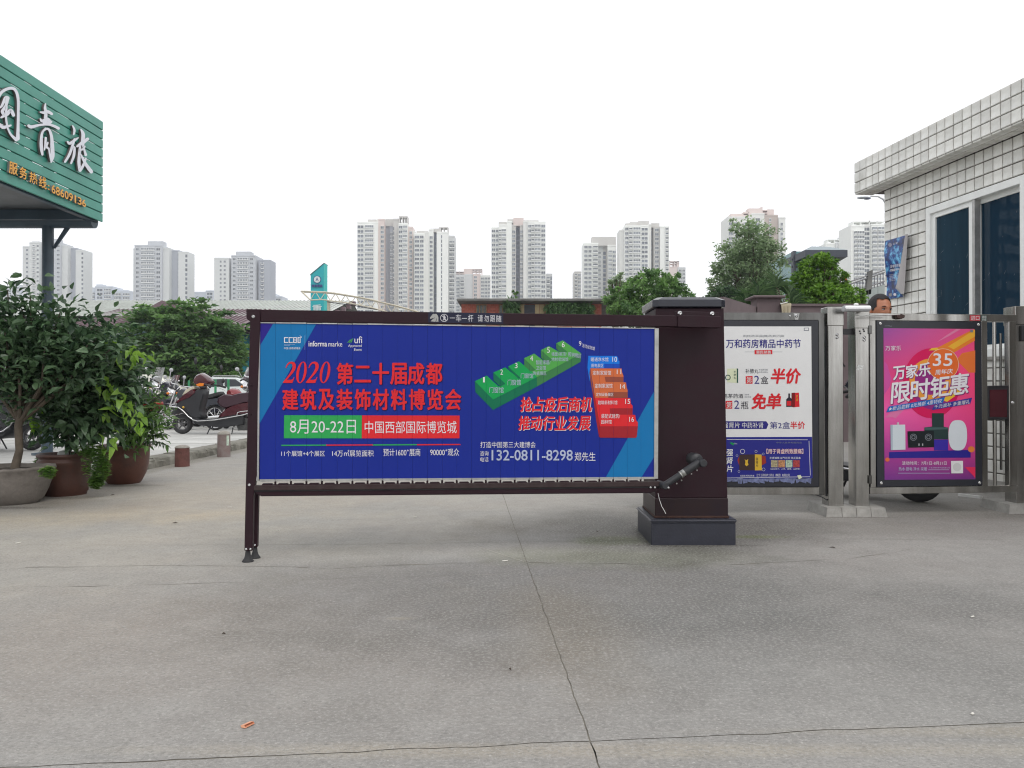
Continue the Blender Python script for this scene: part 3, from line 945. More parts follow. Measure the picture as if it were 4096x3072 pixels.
art = MB().prism([(U0 + .001, zbot(U0) + .001), (U0 + .003, zbot(U0) + .001), (U0 + .003, zbot(U0) + .003), (U0 + .001, zbot(U0) + .003)], .0085, .0095).build('printed_banner', M['p_blue'], bar)
LAY = .0094
def lay(k): return LAY - .0005 * k
def shape(name, c, pts, m, k=1, parent=art, plane=BP, y=None, cut=True):
    mb = MB(); mb.sheet(pl_pts(plane, c, pts), lay(k) if y is None else y)
    me = mb.mesh(name, m)
    if cut: cut_joints(me)
    return link(name, me, parent)
def word(s, quad, m, k=4, bold=0.0, parent=art, plane=BP, y=None, cut=True, name='lettering', label=None):
    mb = MB(); text_on(mb, plane, s, quad, lay(k) if y is None else y, bold)
    me = mb.mesh(name, m)
    if cut: cut_joints(me)
    o = link(name, me, parent)
    if label: o['label'] = label
    return o
# diagonal bands
shape('blue_band', 'b1', [(178, 163), (290, 166), (180, 350)], M['p_violet'], 1)
shape('blue_band', 'b1', [(290, 166), (672, 170), (168, 1054), (178, 352)], M['p_blue_l'], 1)
shape('blue_band', 'b2', [(2013, 650), (2011, 1300), (1890, 1495), (1538, 1495)], M['p_blue_l'], 1)
# small logo: blocky CCBD
def blocks(c, rects, m, k=4, **kw):
    mb = MB()
    for (x0, y0, x1, y1) in rects:
        mb.sheet(pl_pts(kw.get('plane', BP), c, [(x0, y0), (x1, y0), (x1, y1), (x0, y1)]), kw.get('y', lay(k)))
    me = mb.mesh(kw.get('name', 'emblem'), m)
    if kw.get('cut', True): cut_joints(me)
    return link(kw.get('name', 'emblem'), me, kw.get('parent', art))
R_ = []
for x in (388, 429):
    R_ += [(x, 284, x + 36, 292), (x, 292, x + 8, 327), (x, 327, x + 36, 335)]
R_ += [(470, 284, 478, 335), (478, 284, 500, 291), (478, 306, 498, 312), (478, 328, 500, 335), (493, 291, 500, 328), (508, 284, 516, 335), (516, 328, 534, 335), (527, 293, 534, 328), (516, 284, 528, 291), (533, 278, 543, 290), (527, 266, 531, 270)]
blocks('b1', R_, M['p_white'])
blocks('b1', [(388, 348, 486, 350), (388, 357, 440, 359), (572, 265, 573.5, 395)], M['p_grey'])
word('中国·成都建博会', rectq('b1', 387, 372, 533, 392), M['p_white'], bold=.008)
word('informa', rectq('b1', 606, 318, 768, 366), M['p_white'], bold=.03)
word('marke', rectq('b1', 780, 323, 904, 367), M['p_white'], bold=.004)
word('ufi', rectq('b1', 1012, 276, 1080, 338), M['p_white'], bold=.01)
word('Approved', rectq('b1', 957, 348, 1076, 377), M['p_white'], bold=.012)
word('Event', rectq('b1', 1009, 382, 1076, 405), M['p_white'], bold=.012)
for k in range(3):
    shape('emblem', 'b1', [(948 + k * 14, 332), (956 + k * 14, 332), (978 + k * 12, 306 - k * 6), (972 + k * 12, 306 - k * 6)], M['p_lime'], 4)
# red headline with dark drop shade; digits drawn as an italic high-contrast face
def digit0(x, w, y0, y1, sh):
    out = []
    n = 28
    cx, cy = x + w / 2, (y0 + y1) / 2
    def ring(rx, ry):
        r = []
        for i in range(n):
            a = 2 * pi * i / n
            yy = cy + ry * sin(a)
            r.append((cx + rx * cos(a) + (cy - yy) * sh, yy))
        return r
    return ring(w / 2, (y1 - y0) / 2), ring(w * .24, (y1 - y0) / 2 - 7)
def digit2(x, w, y0, y1, sh):
    h = y1 - y0
    pts = [(.04, .30), (.12, .12), (.30, .02), (.52, 0), (.74, .03), (.90, .12), (.97, .26), (.92, .40), (.78, .54), (.58, .68), (.34, .85), (.70, .85), (.86, .82), (.93, .72), (.99, .72), (.88, 1.0), (.02, 1.0), (.02, .95), (.30, .74), (.50, .56), (.63, .40), (.67, .27), (.62, .15), (.50, .09), (.33, .10), (.20, .18), (.10, .31)]
    return [(x + p[0] * w + (.5 - p[1]) * h * sh, y0 + p[1] * h) for p in pts]
def year(dx, dy, m, k):
    mb = MB()
    for i, x in enumerate((395, 498, 598, 706)):
        w = 90
        if i % 2 == 0:
            mb.sheet(pl_pts(BP, 'b1', [(a + dx, b + dy) for a, b in digit2(x - 4, w + 8, 500, 690, .16)]), lay(k))
        else:
            o, n_ = digit0(x, w, 500, 692, .16)
            vo = pl_pts(BP, 'b1', [(a + dx, b + dy) for a, b in o]); vi = pl_pts(BP, 'b1', [(a + dx, b + dy) for a, b in n_])
            n = len(vo)
            mb.add([(p[0], lay(k), p[1]) for p in vo + vi], [(i_, n + i_, n + (i_ + 1) % n, (i_ + 1) % n) for i_ in range(n)])
    me = mb.mesh('lettering', m)
    cut_joints(me)
    link('lettering', me, art)
year(0, 0, M['p_red'], 5)
for i, ch in enumerate('第二十届成都'):
    x = (857, 1015, 1175, 1333, 1488, 1648)[i]; w = 140
    y0, y1 = (515, 700) if ch not in '二' else (540, 682)
    word(ch, rectq('b1', x + 7, y0 + 6, x + w + 7, y1 + 5), M['p_navy'], 3, bold=.045)
    word(ch, rectq('b1', x, y0, x + w, y1), M['p_red'], 5, bold=.045)
for i, ch in enumerate('建筑及装饰材料博览会'):
    x = 375 + i * 160.5; w = 135
    word(ch, rectq('b1', x + 7, 752, x + w + 7, 932), M['p_navy'], 3, bold=.045)
    word(ch, rectq('b1', x, 746, x + w, 926), M['p_red'], 5, bold=.045)
shape('green_box', 'b1', [(388, 976), (1077, 977), (1075, 1181), (386, 1180)], M['p_boxgreen'], 2)
shape('red_box', 'b1', [(1079, 977), (1945, 979), (1943, 1180), (1077, 1181)], M['p_red'], 2)
word('8月20-22日', rectq('b1', 440, 1015, 1025, 1140), M['p_white'], bold=-.004)
word('中国西部国际博览城', rectq('b1', 1103, 1027, 1918, 1136), M['p_white'], bold=-.004)
for i, (x0, x1, m) in enumerate(((363, 770, 'p_boxgreen'), (762, 1172, 'p_red'), (1164, 1576, 'p_boxgreen'), (1566, 1948, 'p_red'))):
    shape('rule_line', 'b1', [(x0, 1238 - i * 2), (x1, 1236 - i * 2), (x1 + 8, 1246 - i * 2), (x0, 1249 - i * 2)], M[m], 2 + (i % 2))
word('11个展馆+4个展区', rectq('b1', 364, 1290, 750, 1340), M['p_white'])
word('14万㎡展览面积', rectq('b1', 815, 1284, 1182, 1342), M['p_white'])
word('预计1600⁺展商', rectq('b1', 1268, 1272, 1597, 1338), M['p_white'])
word('90000⁺观众', rectq('b1', 1684, 1270, 1940, 1336), M['p_white'])
# green hall drawing
shape('hall_drawing', 'b2', [(246, 552), (252, 660), (425, 836), (860, 604), (855, 508), (440, 690), (425, 733)], M['p_green_d'], 1)
shape('hall_drawing', 'b2', [(860, 604), (1288, 362), (1295, 284), (855, 500)], M['p_lime_d'], 1)
shape('hall_drawing', 'b2', [(246, 552), (362, 497), (483, 606), (545, 577), (548, 605), (425, 733)], M['p_green'], 2)
shape('hall_drawing', 'b2', [(425, 733), (480, 605), (545, 577), (428, 466), (545, 416), (682, 527), (697, 522), (575, 406), (680, 356), (805, 455), (858, 512)], M['p_green'], 3)
shape('hall_drawing', 'b2', [(805, 455), (858, 512), (1295, 280), (1112, 150), (1046, 178), (1160, 262), (1090, 272), (975, 206), (897, 246), (1010, 345), (952, 372), (830, 280), (730, 326), (846, 440)], M['p_lime'], 3)
shape('hall_drawing', 'b2', [(428, 466), (430, 545), (495, 606), (545, 580)], M['p_green_d'], 4)
shape('hall_drawing', 'b2', [(573, 406), (576, 430), (676, 528), (697, 520)], M['p_green_d'], 4)
shape('hall_drawing', 'b2', [(730, 326), (732, 400), (795, 455), (846, 440)], M['p_lime_d'], 4)
shape('hall_drawing', 'b2', [(895, 246), (897, 320), (955, 372), (1012, 345)], M['p_lime_d'], 4)
shape('hall_drawing', 'b2', [(1046, 178), (1048, 235), (1090, 272), (1160, 262)], M['p_lime_d'], 4)
for s_, x, y in (('1', 335, 538), ('2', 508, 462), ('3', 652, 398), ('4', 804, 327), ('5', 970, 246), ('6', 1116, 192)):
    w = 14 if s_ != '1' else 9
    word(s_, rectq('b2', x - w, y - 26, x + w, y + 26), M['p_white'], 6)
for s_, x0, y0, x1, y1 in (('门窗馆', 388, 610, 528, 668), ('门窗馆', 568, 536, 698, 592), ('门窗馆', 698, 474, 820, 524), ('智能家居/', 846, 345, 990, 388), ('卫浴馆', 846, 400, 945, 440),
        ('陶瓷展区', 822, 455, 950, 493), ('墙面/吊顶/', 1000, 266, 1148, 304), ('地材/软装馆', 1000, 318, 1165, 356)):
    word(s_, rectq('b2', x0, y0, x1, y1), M['p_grey'], 6, bold=-.003)
word('照明展区', quadq('b2', (1166, 266), (1294, 286), (1292, 328), (1164, 308)), M['p_grey'], 6)
word('9', rectq('b2', 1270, 158, 1294, 206), M['p_white'], 6)
word('活动论坛馆', quadq('b2', (1304, 180), (1428, 214), (1424, 250), (1300, 216)), M['p_white'], 6)
# right hall drawing
shape('hall_drawing', 'b2', [(1362, 305), (1384, 425), (1378, 560), (1355, 420)], M['p_sky'], 1)
shape('hall_drawing', 'b2', [(1384, 425), (1408, 610), (1430, 718), (1400, 640), (1373, 470)], M['p_orange_d'], 1)
shape('hall_drawing', 'b2', [(1362, 302), (1645, 304), (1658, 325), (1660, 350), (1670, 352), (1672, 425), (1384, 424)], M['p_sky'], 2)
shape('hall_drawing', 'b2', [(1520, 381), (1671, 381), (1672, 425), (1520, 424)], M['p_sky_d'], 3)
shape('hall_drawing', 'b2', [(1384, 425), (1690, 427), (1698, 470), (1710, 500), (1708, 562), (1735, 565), (1742, 620), (1752, 640), (1752, 716), (1430, 716)], M['p_orange'], 2)
shape('hall_drawing', 'b2', [(1524, 508), (1710, 510), (1706, 562), (1535, 559)], M['p_orange_d'], 3)
shape('hall_drawing', 'b2', [(1560, 658), (1752, 659), (1750, 716), (1560, 716)], M['p_orange_d'], 3)
shape('hall_drawing', 'b2', [(1430, 716), (1775, 718), (1783, 775), (1800, 795), (1798, 882), (1825, 885), (1833, 935), (1852, 960), (1850, 1000), (1478, 998)], M['p_red'], 3)
shape('hall_drawing', 'b2', [(1574, 820), (1800, 818), (1798, 882), (1580, 880)], M['p_red_d'], 4)
shape('hall_drawing', 'b2', [(1402, 640), (1430, 716), (1478, 998), (1470, 1104), (1440, 930)], M['p_red_d'], 2)
shape('hall_drawing', 'b2', [(1478, 996), (1851, 996), (1840, 1100), (1830, 1110), (1480, 1108), (1466, 1095)], M['p_red_d'], 4)
for s_, x0, y0, x1, y1 in (('暖通净水馆', 1388, 318, 1560, 358), ('10', 1600, 312, 1645, 362), ('厨电展区', 1392, 380, 1512, 416), ('定制家居馆', 1406, 448, 1586, 492), ('11', 1643, 437, 1686, 482),
        ('定制家居馆', 1426, 576, 1600, 620), ('14', 1676, 581, 1724, 628), ('定制设备展区', 1438, 666, 1610, 700), ('建筑新材料馆', 1456, 742, 1648, 782), ('15', 1726, 728, 1774, 776),
        ('装配式建筑/', 1490, 874, 1674, 918), ('园林馆', 1490, 932, 1592, 972), ('16', 1766, 903, 1812, 952)):
    word(s_, rectq('b2', x0, y0, x1, y1), M['p_white'], 6, bold=-.002)
# slogans
for i, ch in enumerate('抢占疫后商机'):
    x = 692 + i * 118
    word(ch, rectq('b2', x + 5, 712, x + 108 + 5, 855, sh=14), M['p_white'], 4, bold=.05)
    word(ch, rectq('b2', x, 708, x + 108, 850, sh=14), M['p_red'], 6, bold=.05)
for i, ch in enumerate('推动行业发展'):
    x = 672 + i * 119
    word(ch, rectq('b2', x + 5, 900, x + 108 + 5, 1037, sh=14), M['p_white'], 4, bold=.05)
    word(ch, rectq('b2', x, 896, x + 108, 1032, sh=14), M['p_red'], 6, bold=.05)
word('打造中国第三大建博会', rectq('b2', 300, 1148, 844, 1208), M['p_white'], bold=.012)
word('咨询', rectq('b2', 297, 1240, 380, 1288), M['p_white'], bold=.005)
word('电话', rectq('b2', 299, 1300, 380, 1346), M['p_white'], bold=.005)
word('132-0811-8298', rectq('b2', 412, 1230, 1208, 1332), M['p_grey'], bold=.03)
word('郑先生', rectq('b2', 1228, 1252, 1434, 1338), M['p_white'], bold=.004)
# strip on the top beam: dark field, horse head, no-walking sign, words
M['strip_dark'] = print_mat('strip_dark', rgb(42, 44, 62, 1.2), .45)
M['strip_grey'] = print_mat('strip_grey', rgb(165, 165, 162, 1.2), .45)
M['strip_white'] = print_mat('strip_white', rgb(205, 205, 210, 1.2), .45)
strip = shape('warning_strip', 'bm', [(350, 102), (2010, 130), (2010, 360), (350, 330)], M['strip_dark'], parent=bar, y=.0035, cut=False)
shape('horse_emblem', 'bm', [(386, 240), (390, 218), (412, 190), (440, 155), (442, 142), (455, 150), (462, 132), (474, 146), (500, 138), (530, 140), (545, 150), (540, 160), (560, 172), (555, 182), (572, 200), (563, 206), (578, 226), (568, 232), (580, 258), (568, 262), (578, 310), (500, 315), (402, 303), (440, 268), (470, 232), (430, 238), (410, 250), (398, 250)], M['strip_grey'], parent=strip, y=.003, cut=False)
shape('horse_emblem', 'bm', [(505, 312), (522, 280), (528, 245), (524, 222), (535, 245), (534, 280), (516, 313)], M['strip_dark'], parent=strip, y=.0026, cut=False)
shape('horse_emblem', 'bm', [(446, 240), (470, 232), (490, 222), (497, 210), (494, 228), (475, 244)], M['strip_dark'], parent=strip, y=.0026, cut=False)
def ringmb(c, cx, cy, r0, r1, y, plane, n=28):
    v = pl_pts(plane, c, [(cx + r1 * cos(2 * pi * i / n), cy + r1 * sin(2 * pi * i / n)) for i in range(n)]) + pl_pts(plane, c, [(cx + r0 * cos(2 * pi * i / n), cy + r0 * sin(2 * pi * i / n)) for i in range(n)])
    return MB().add([(p[0], y, p[1]) for p in v], [(i, n + i, n + (i + 1) % n, (i + 1) % n) for i in range(n)])
mb = ringmb('bm', 701, 229, 76, 87, .003, BP)
for pts in ([(686, 172), (710, 168), (714, 188), (688, 190)], [(680, 195), (722, 192), (742, 240), (734, 246), (716, 218), (712, 240), (722, 262), (740, 285), (728, 290), (702, 262), (690, 262), (680, 292), (668, 290), (678, 255), (690, 238), (684, 214)], [(640, 180), (648, 174), (756, 278), (748, 286)]):
    mb.sheet(pl_pts(BP, 'bm', pts), .0028)
mb.build('no_walking_emblem', M['strip_white'], strip)
for ch, x0, x1, y0, y1 in (('一', 825, 945, 224, 236), ('车', 960, 1080, 150, 312), ('一', 1093, 1207, 234, 246), ('杆', 1228, 1346, 156, 316), ('请', 1446, 1556, 160, 318), ('勿', 1590, 1690, 165, 318), ('跟', 1718, 1830, 170, 318), ('随', 1855, 1968, 170, 322)):
    word(ch, rectq('bm', x0, y0, x1, y1), M['strip_white'], parent=strip, y=.0028, bold=.004, cut=False)

# gas strut from the beam end to the housing
def bl(px, py, off): 
    u, z = BP.uv(px, py, off); return Vector((u, off, z))
A_ = bl(*K('b3', 243, 1228), -.03); B_ = bl(*K('b3', 460, 1085), -.045)
MB().tube([A_, A_.lerp(B_, .47)], .0175, 16).build('strut', M['dark_plastic'], bar)
MB().tube([A_.lerp(B_, .58), B_], .021, 16).build('strut', M['dark_plastic'], bar)
MB().tube([A_.lerp(B_, .46), A_.lerp(B_, .485), A_.lerp(B_, .486), A_.lerp(B_, .5), A_.lerp(B_, .501), A_.lerp(B_, .58)], [.02, .02, .0155, .0155, .019, .019], 16).build('strut_band', M['zinc'], bar)
mb = MB().lathe([(.021, .05), (.021, -.03), (.017, -.034)], 20, c=(B_.x + .012, B_.y, B_.z - .002), axis='y'); mb.build('strut_joint', M['dark_plastic'], bar)
fl = bl(*K('b3', 420, 1062), .055)
MB().lathe([(.033, .07), (.033, -.005), (.03, -.008), (.015, -.008), (.015, -.05)], 24, c=(fl.x, .0, fl.z), axis='y').build('flange', M['dark_plastic'], bar)
mb = MB().lathe([(.019, .06), (.019, -.05), (.015, -.053)], 20, c=(A_.x, .0, A_.z), axis='y')
mb.build('strut_joint', M['dark_plastic'], bar)
for t_, s_ in ((.28, 1), (.42, 1), (.7, 1), (.86, 1)):
    p = A_.lerp(B_, t_); MB().ball((p.x + .014, p.y - .002, p.z - .024), .0045, 8, 5).build('strut_screw', M['zinc'], bar)
for x, y in ((159, 1240), (186, 1240), (249, 1234)):
    u, z = BP.uv(*K('b3', x, y)); m = MB(); bolt(m, u, 0 if x < 240 else -.053, z, .004, .004); m.build('bolt', M['steel_bolt'], bar)
cab = [bl(*K('b3', x, y), o) for x, y, o in ((205, 1275, .06), (212, 1310, .05), (228, 1358, .04), (245, 1386, .03), (252, 1402, .03))]
MB().tube(cab, .0017, 6).build('loose_cable', M['white'], bar)

# ------------------------------------------------------------------ barrier housing (pillar)
hx0, hx1, hy0, hy1 = P(2604, 1560, 4.37).x, P(2942, 1560, 4.37).x, 4.37, 4.84
hous = thing('barrier_housing', 'dark maroon steel pillar on a black stone base at the right end of the banner', 'pillar', (hx0, hy0, 0))
w = hx1 - hx0; d = hy1 - hy0
MB().box(0, w, 0, d, -.008, .122).build('base_block', M['slate'], hous, bevel=.004)
MB().box(-.008, w + .008, -.008, d + .008, .122, .142).build('base_rim', M['slate'], hous, bevel=.008, bseg=3)
bx0 = .03; bx1 = w - .034; by0 = .04; by1 = d - .035
def taper(x0, x1, y0, y1, z0, z1, tx, ty, mb=None):
    mb = mb or MB()
    return mb.add([(x0, y0, z0), (x1, y0, z0), (x1, y1, z0), (x0, y1, z0), (x0 + tx[0], y0 + ty, z1), (x1 - tx[1], y0 + ty, z1), (x1 - tx[1], y1 - ty, z1), (x0 + tx[0], y1 - ty, z1)],
                  [(0, 3, 2, 1), (4, 5, 6, 7), (0, 1, 5, 4), (1, 2, 6, 5), (2, 3, 7, 6), (3, 0, 4, 7)])
M['slate_body'] = mat('black_stone_skirt', rgb(44, 34, 44, .55), rough=.4, var=.3, vs=9, spec=.25, dirt=(.035, .016, .012, .6))
MB().box(bx0 - .002, bx1 + .002, by0 - .004, by1 + .002, .142, .252).build('skirt', M['slate_body'], hous, bevel=.003)
MB().box(bx0 - .007, bx1 + .007, by0 - .010, by1 + .005, .1421, .155).build('rust_seam', mat('rust', (.045, .02, .015), rough=.9, var=.5, vs=30), hous, bevel=.003)
taper(bx0, bx1, by0, by1, .2525, 1.303, (.004, .018), .004).build('body', M['maroon'], hous, bevel=.003)
cap = MB()
cz = 1.305
for (sx, z) in ((.008, cz), (-.012, cz + .006), (-.012, cz + .045), (.02, cz + .062)):
    x0, x1, y0, y1 = bx0 + sx, bx1 - .018 - sx, by0 + sx, by1 - sx
    c_ = .03
    cap.v += [(x0 + c_, y0, z), (x1 - c_, y0, z), (x1, y0 + c_, z), (x1, y1 - c_, z), (x1 - c_, y1, z), (x0 + c_, y1, z), (x0, y1 - c_, z), (x0, y0 + c_, z)]
for k in range(3):
    for i in range(8):
        cap.f.append((k * 8 + i, k * 8 + (i + 1) % 8, (k + 1) * 8 + (i + 1) % 8, (k + 1) * 8 + i)); cap.m.append(0); cap.sm.append(False)
cap.f += [tuple(range(7, -1, -1)), tuple(range(24, 32))]; cap.m += [0, 0]; cap.sm += [False, False]
cap.build('cap', mat('glossy_black_cap', rgb(36, 40, 54, .7), rough=.15, var=.2, dirt=(.03, .03, .034, .3)), hous, bevel=.002)

# ------------------------------------------------------------------ stainless gate posts on tiled plinths
def post(label, x0, x1, y0, y1, ztop, m=None, pipes=True):
    r = thing('gate_post', label, 'gate post', (x0, y0, 0), group='stainless steel gate posts')
    MB().box(0, x1 - x0, 0, y1 - y0, .055, ztop - .004).build('post_body', m or M['steel'], r, bevel=.004)
    MB().box(-.004, x1 - x0 + .004, -.004, y1 - y0 + .004, ztop - .13, ztop).build('top_sleeve', M['steel'], r, bevel=.004)
    for k in range(2):
        mb = MB(); bolt(mb, .06, 0, ztop - .19 - k * .02, .007, .006); mb.build('bolt', M['steel_bolt'], r)
    return r
ZP = .062
pA = post('stainless post on the left of the narrow gap, with two bolts near its head', 2.152, 2.256, 5.42, 5.54, 1.417)
pB = post('stainless post on the right of the narrow gap, with a torn white sticker', 2.337, 2.431, 5.42, 5.54, 1.40)
for (x, z) in ((.03, 1.25), (.06, 1.25), (.035, 1.235), (.055, 1.262)):
    mb = MB(); bolt(mb, x, 0, z, .004, .004); mb.build('bolt', M['black_metal'], pB)
MB().sheet([(.005, .985), (.05, .985), (.054, 1.02), (.02, 1.022)], -.0015).build('sticker', mat('torn_sticker', (.55, .56, .55), rough=.6, var=.5, vs=120), pB)
pC = post('stainless post at the right edge with a black card reader', 3.51, 3.72, 5.55, 5.68, 1.435)
MB().box(.03, .2, -.03, -.0, 1.19, 1.30).build('card_reader', M['dark_plastic'], pC, bevel=.006)
M['plinth'] = mat('grey_plinth_tile', (.30, .29, .27), rough=.6, var=.25, vs=14, bump=.2)
def plinth(label, x0, x1, y0, y1, n):
    r = thing('plinth', label, 'plinth', (x0, y0, 0), group='plinths under the gate posts')
    w = x1 - x0; d = y1 - y0
    MB().box(.003, w - .003, .003, d - .003, -.005, ZP - .004).build('core', M['joint'], r)
    for k in range(n):
        a = w * k / n + .0015; b = w * (k + 1) / n - .0015
        ja = -.012 if k == 0 else 0; jb = .012 if k == n - 1 else 0
        MB().add([(a + ja, -.012, 0), (b + jb, -.012, 0), (b, 0, ZP), (a, 0, ZP), (a, d, ZP), (b, d, ZP), (a + ja, d + .012, 0), (b + jb, d + .012, 0)],
                 [(0, 1, 2, 3), (3, 2, 5, 4), (4, 5, 7, 6), (0, 3, 4, 6), (1, 7, 5, 2)]).build('tile', M['plinth'], r)
    return r
plinth('grey tiled plinth under the two middle gate posts', 2.11, 2.50, 5.34, 5.68, 4)
plinth('grey tiled plinth under the right hand gate post', 3.42, 3.80, 5.48, 5.80, 3)
# latch bar between post A and B
MB().box(0, .08, 0, .03, 0, .04).build('latch_bar', M['black_metal'], pA, loc=(.104, .04, 1.23))
# far thin pale pipe seen through the gap
# door closer on the posts
dc = thing('door_closer', 'silver door closer box with a round white sensor on the middle posts', 'door closer', (P(3366, 1235, 5.36).x, 5.33, P(3366, 1247, 5.33).z))
wd = P(3468, 1235, 5.36).x - P(3366, 1235, 5.36).x
mb = MB()
n = 12
prof = [(.0, 0), (-.03, .004), (-.038, .02), (-.03, .038), (0, .042), (.03, .038), (.035, .02), (.03, .004)]
v = [(0, a, b) for a, b in prof] + [(wd, a, b) for a, b in prof]
mb.add(v, [(i, 8 + i, 8 + (i + 1) % 8, (i + 1) % 8) for i in range(8)] + [tuple(range(8)), tuple(range(15, 7, -1))])
mb.build('closer_body', M['silver'], dc, bevel=.004, bseg=2)
MB().lathe([(.014, 0), (.016, .008), (.012, .014), (0.0001, .017)], 14, c=(wd * .5, 0, .042)).build('sensor_dome', M['white'], dc)
a0 = Vector((wd * .48, 0, -.002)); a1 = P(3600, 1258, 5.33) - dc.location
MB().tube([a0, a0 + Vector((0, 0, -.02)), a0 + Vector((.03, -.01, -.026)), a1], .0042, 8).build('closer_arm', M['zinc'], dc)

# ------------------------------------------------------------------ gate leaf 1 (pharmacy light box)
G1 = Plane((P(2700, 1560, 5.45).x, 5.45), (P(3305, 1560, 5.45).x, 5.45))
gl1 = thing('gate_leaf', 'stainless gate leaf holding the white and blue pharmacy poster', 'gate', (G1.A.x, G1.A.y, 0), 0)
def gp(pl, pts, c='s', off=0.0): return pl_pts(pl, c, pts, off)
gu1 = G1.len
def zt(pl, x, y): return pl.uv(x, y)[1]
z_t, z_ti, z_bi, z_b = zt(G1, 3000, 1250), zt(G1, 3000, 1281), zt(G1, 3000, 1948), zt(G1, 3000, 1979)
MB().box(0, gu1 - .03, 0, .05, z_ti, z_t).build('top_rail', M['steel_dark'], gl1, bevel=.003)
MB().box(0, gu1 - .03, 0, .05, z_b, z_bi).build('bottom_rail', M['steel'], gl1, bevel=.003)
ur = G1.uv(3274, 1500)[0]
MB().box(ur, gu1 - .012, -.001, .051, z_b - .001, z_t - .001).build('stile', M['steel_dark'], gl1, bevel=.003)
MB().box(0, .05, -.001, .051, z_b - .001, z_t + .001).build('stile', M['steel'], gl1, bevel=.003)
M['lightbox'] = mat('black_lightbox_glass', (.014, .016, .024), rough=.25, var=.2, vs=4, dirt=(.03, .03, .034, .4))
MB().box(.052, ur - .002, -.008, .045, z_bi + .002, z_ti - .002).build('lightbox', M['lightbox'], gl1, bevel=.002)
mb = MB(); bolt(mb, *(lambda q: (q[0], -.001, q[1]))(G1.uv(3185, 1263)), .008, .006); mb.build('bolt', M['steel_bolt'], gl1)
mb = MB(); bolt(mb, *(lambda q: (q[0], -.001, q[1]))(G1.uv(3160, 1264)), .005, .005); mb.build('bolt', M['steel_bolt'], gl1)
MB().sheet(gp(G1, [(3174, 1253), (3198, 1253), (3192, 1279), (3180, 1279)]), -.0008).build('lock_plate', M['zinc'], gl1)
mb = MB()
mb.tube([(gu1 + .004, .01, z_b - .01), (gu1 + .004, .01, z_t - .06)], .009, 8).build('hinge_bar', M['black_metal'], gl1)
MB().tube([(ur - .02, .02, z_b + .002), (ur + .03, .0, z_b - .02), (ur + .07, .0, z_b - .045)], .004, 6).build('hanging_wire', M['dark_plastic'], gl1)
# poster print
M['q_paper'] = print_mat('poster_paper', rgb(208, 218, 220, 1.42), .35)
M['q_blue'] = print_mat('poster_blue', rgb(44, 46, 130, 1.25), .35)
M['q_ink'] = print_mat('poster_ink', rgb(46, 44, 56, 1.2), .35)
M['q_navy'] = print_mat('poster_navy', rgb(52, 50, 132, 1.1), .35)
M['q_red'] = print_mat('poster_red', rgb(208, 42, 50, 1.25), .35)
M['q_gold'] = print_mat('poster_gold', rgb(214, 176, 60, 1.2), .35)
M['q_grey'] = print_mat('poster_grey', rgb(120, 124, 132, 1.2), .35)
M['q_cream'] = print_mat('poster_cream', rgb(214, 220, 190, 1.2), .35)
M['q_dgreen'] = print_mat('poster_dark_green', rgb(50, 84, 76, 1.2), .35)
y_ = -.0095
def S1(c, pts, m, k=0, name='print_shape', parent=None): return shape(name, c, pts, m, plane=G1, parent=parent or ps1, y=y_ - k * .0005, cut=False)
def W1(s, q, m, k=3, bold=0.0): return word(s, q, m, plane=G1, parent=ps1, y=y_ - k * .0005, bold=bold, cut=False)
ps1 = shape('poster', 's', [(2790, 1306), (3243, 1306), (3248, 1912), (2790, 1912)], M['q_paper'], plane=G1, parent=gl1, y=y_, cut=False)
S1('b4', [(-108, 1025), (714, 1022), (718, 1320), (-108, 1328)], M['q_blue'], 1)
W1('买|好|药|买|品|牌|药|到|万|和', rectq('b4', 216, 288, 512, 306), M['q_grey'])
S1('b4', [(655, 237), (692, 236), (692, 259), (655, 260)], M['q_grey'], 1); S1('b4', [(660, 241), (687, 240), (687, 254), (660, 255)], M['q_paper'], 2)
W1('万和药房精品中药节', rectq('b4', 95, 320, 632, 382), M['q_navy'], bold=.02)
S1('b4', [(230, 410), (500, 410), (500, 412), (230, 412)], M['q_grey'], 1); S1('b4', [(300, 398), (428, 396), (428, 427), (300, 428)], M['q_red'], 2)
W1('惠民销售', rectq('b4', 312, 401, 418, 424), M['q_paper'], 4, bold=.02)
S1('b4', [(102, 532), (182, 530), (182, 635), (102, 630)], M['q_cream'], 1); S1('b4', [(172, 530), (182, 530), (182, 635), (172, 632)], M['q_dgreen'], 2)
ringmb('b4', 108, 595, 14, 20, y_ - .0012, G1).build('print_shape', M['q_dgreen'], ps1)
for k, ch in enumerate('补肺丸'): W1(ch, rectq('b4', 150, 546 + k * 22, 166, 562 + k * 22), M['q_dgreen'])
W1('补肺丸', rectq('b4', 234, 532, 328, 566), M['q_ink'], bold=.015)
W1('补益肺功能', rectq('b4', 332, 533, 396, 545), M['q_grey']); W1('中药补肺丸', rectq('b4', 332, 551, 396, 562), M['q_grey'])
S1('b4', [(236, 586), (286, 584), (286, 640), (236, 640)], M['q_red'], 1); W1('第', rectq('b4', 242, 592, 280, 634), M['q_paper'], bold=.01)
W1('2', rectq('b4', 298, 582, 334, 640), M['q_navy'], bold=.01); W1('盒', rectq('b4', 344, 586, 400, 640), M['q_ink'], bold=.01)
W1('半', rectq('b4', 414, 532, 512, 637, sh=16), M['q_red'], bold=.065); W1('价', rectq('b4', 520, 532, 622, 637, sh=14), M['q_red'], bold=.065)
W1('鸿茅药酒', rectq('b4', 70, 712, 218, 744), M['q_ink'], bold=.01); W1('280年', rectq('b4', 228, 712, 262, 724), M['q_grey']); W1('历史传承', rectq('b4', 228, 730, 274, 742), M['q_grey'])
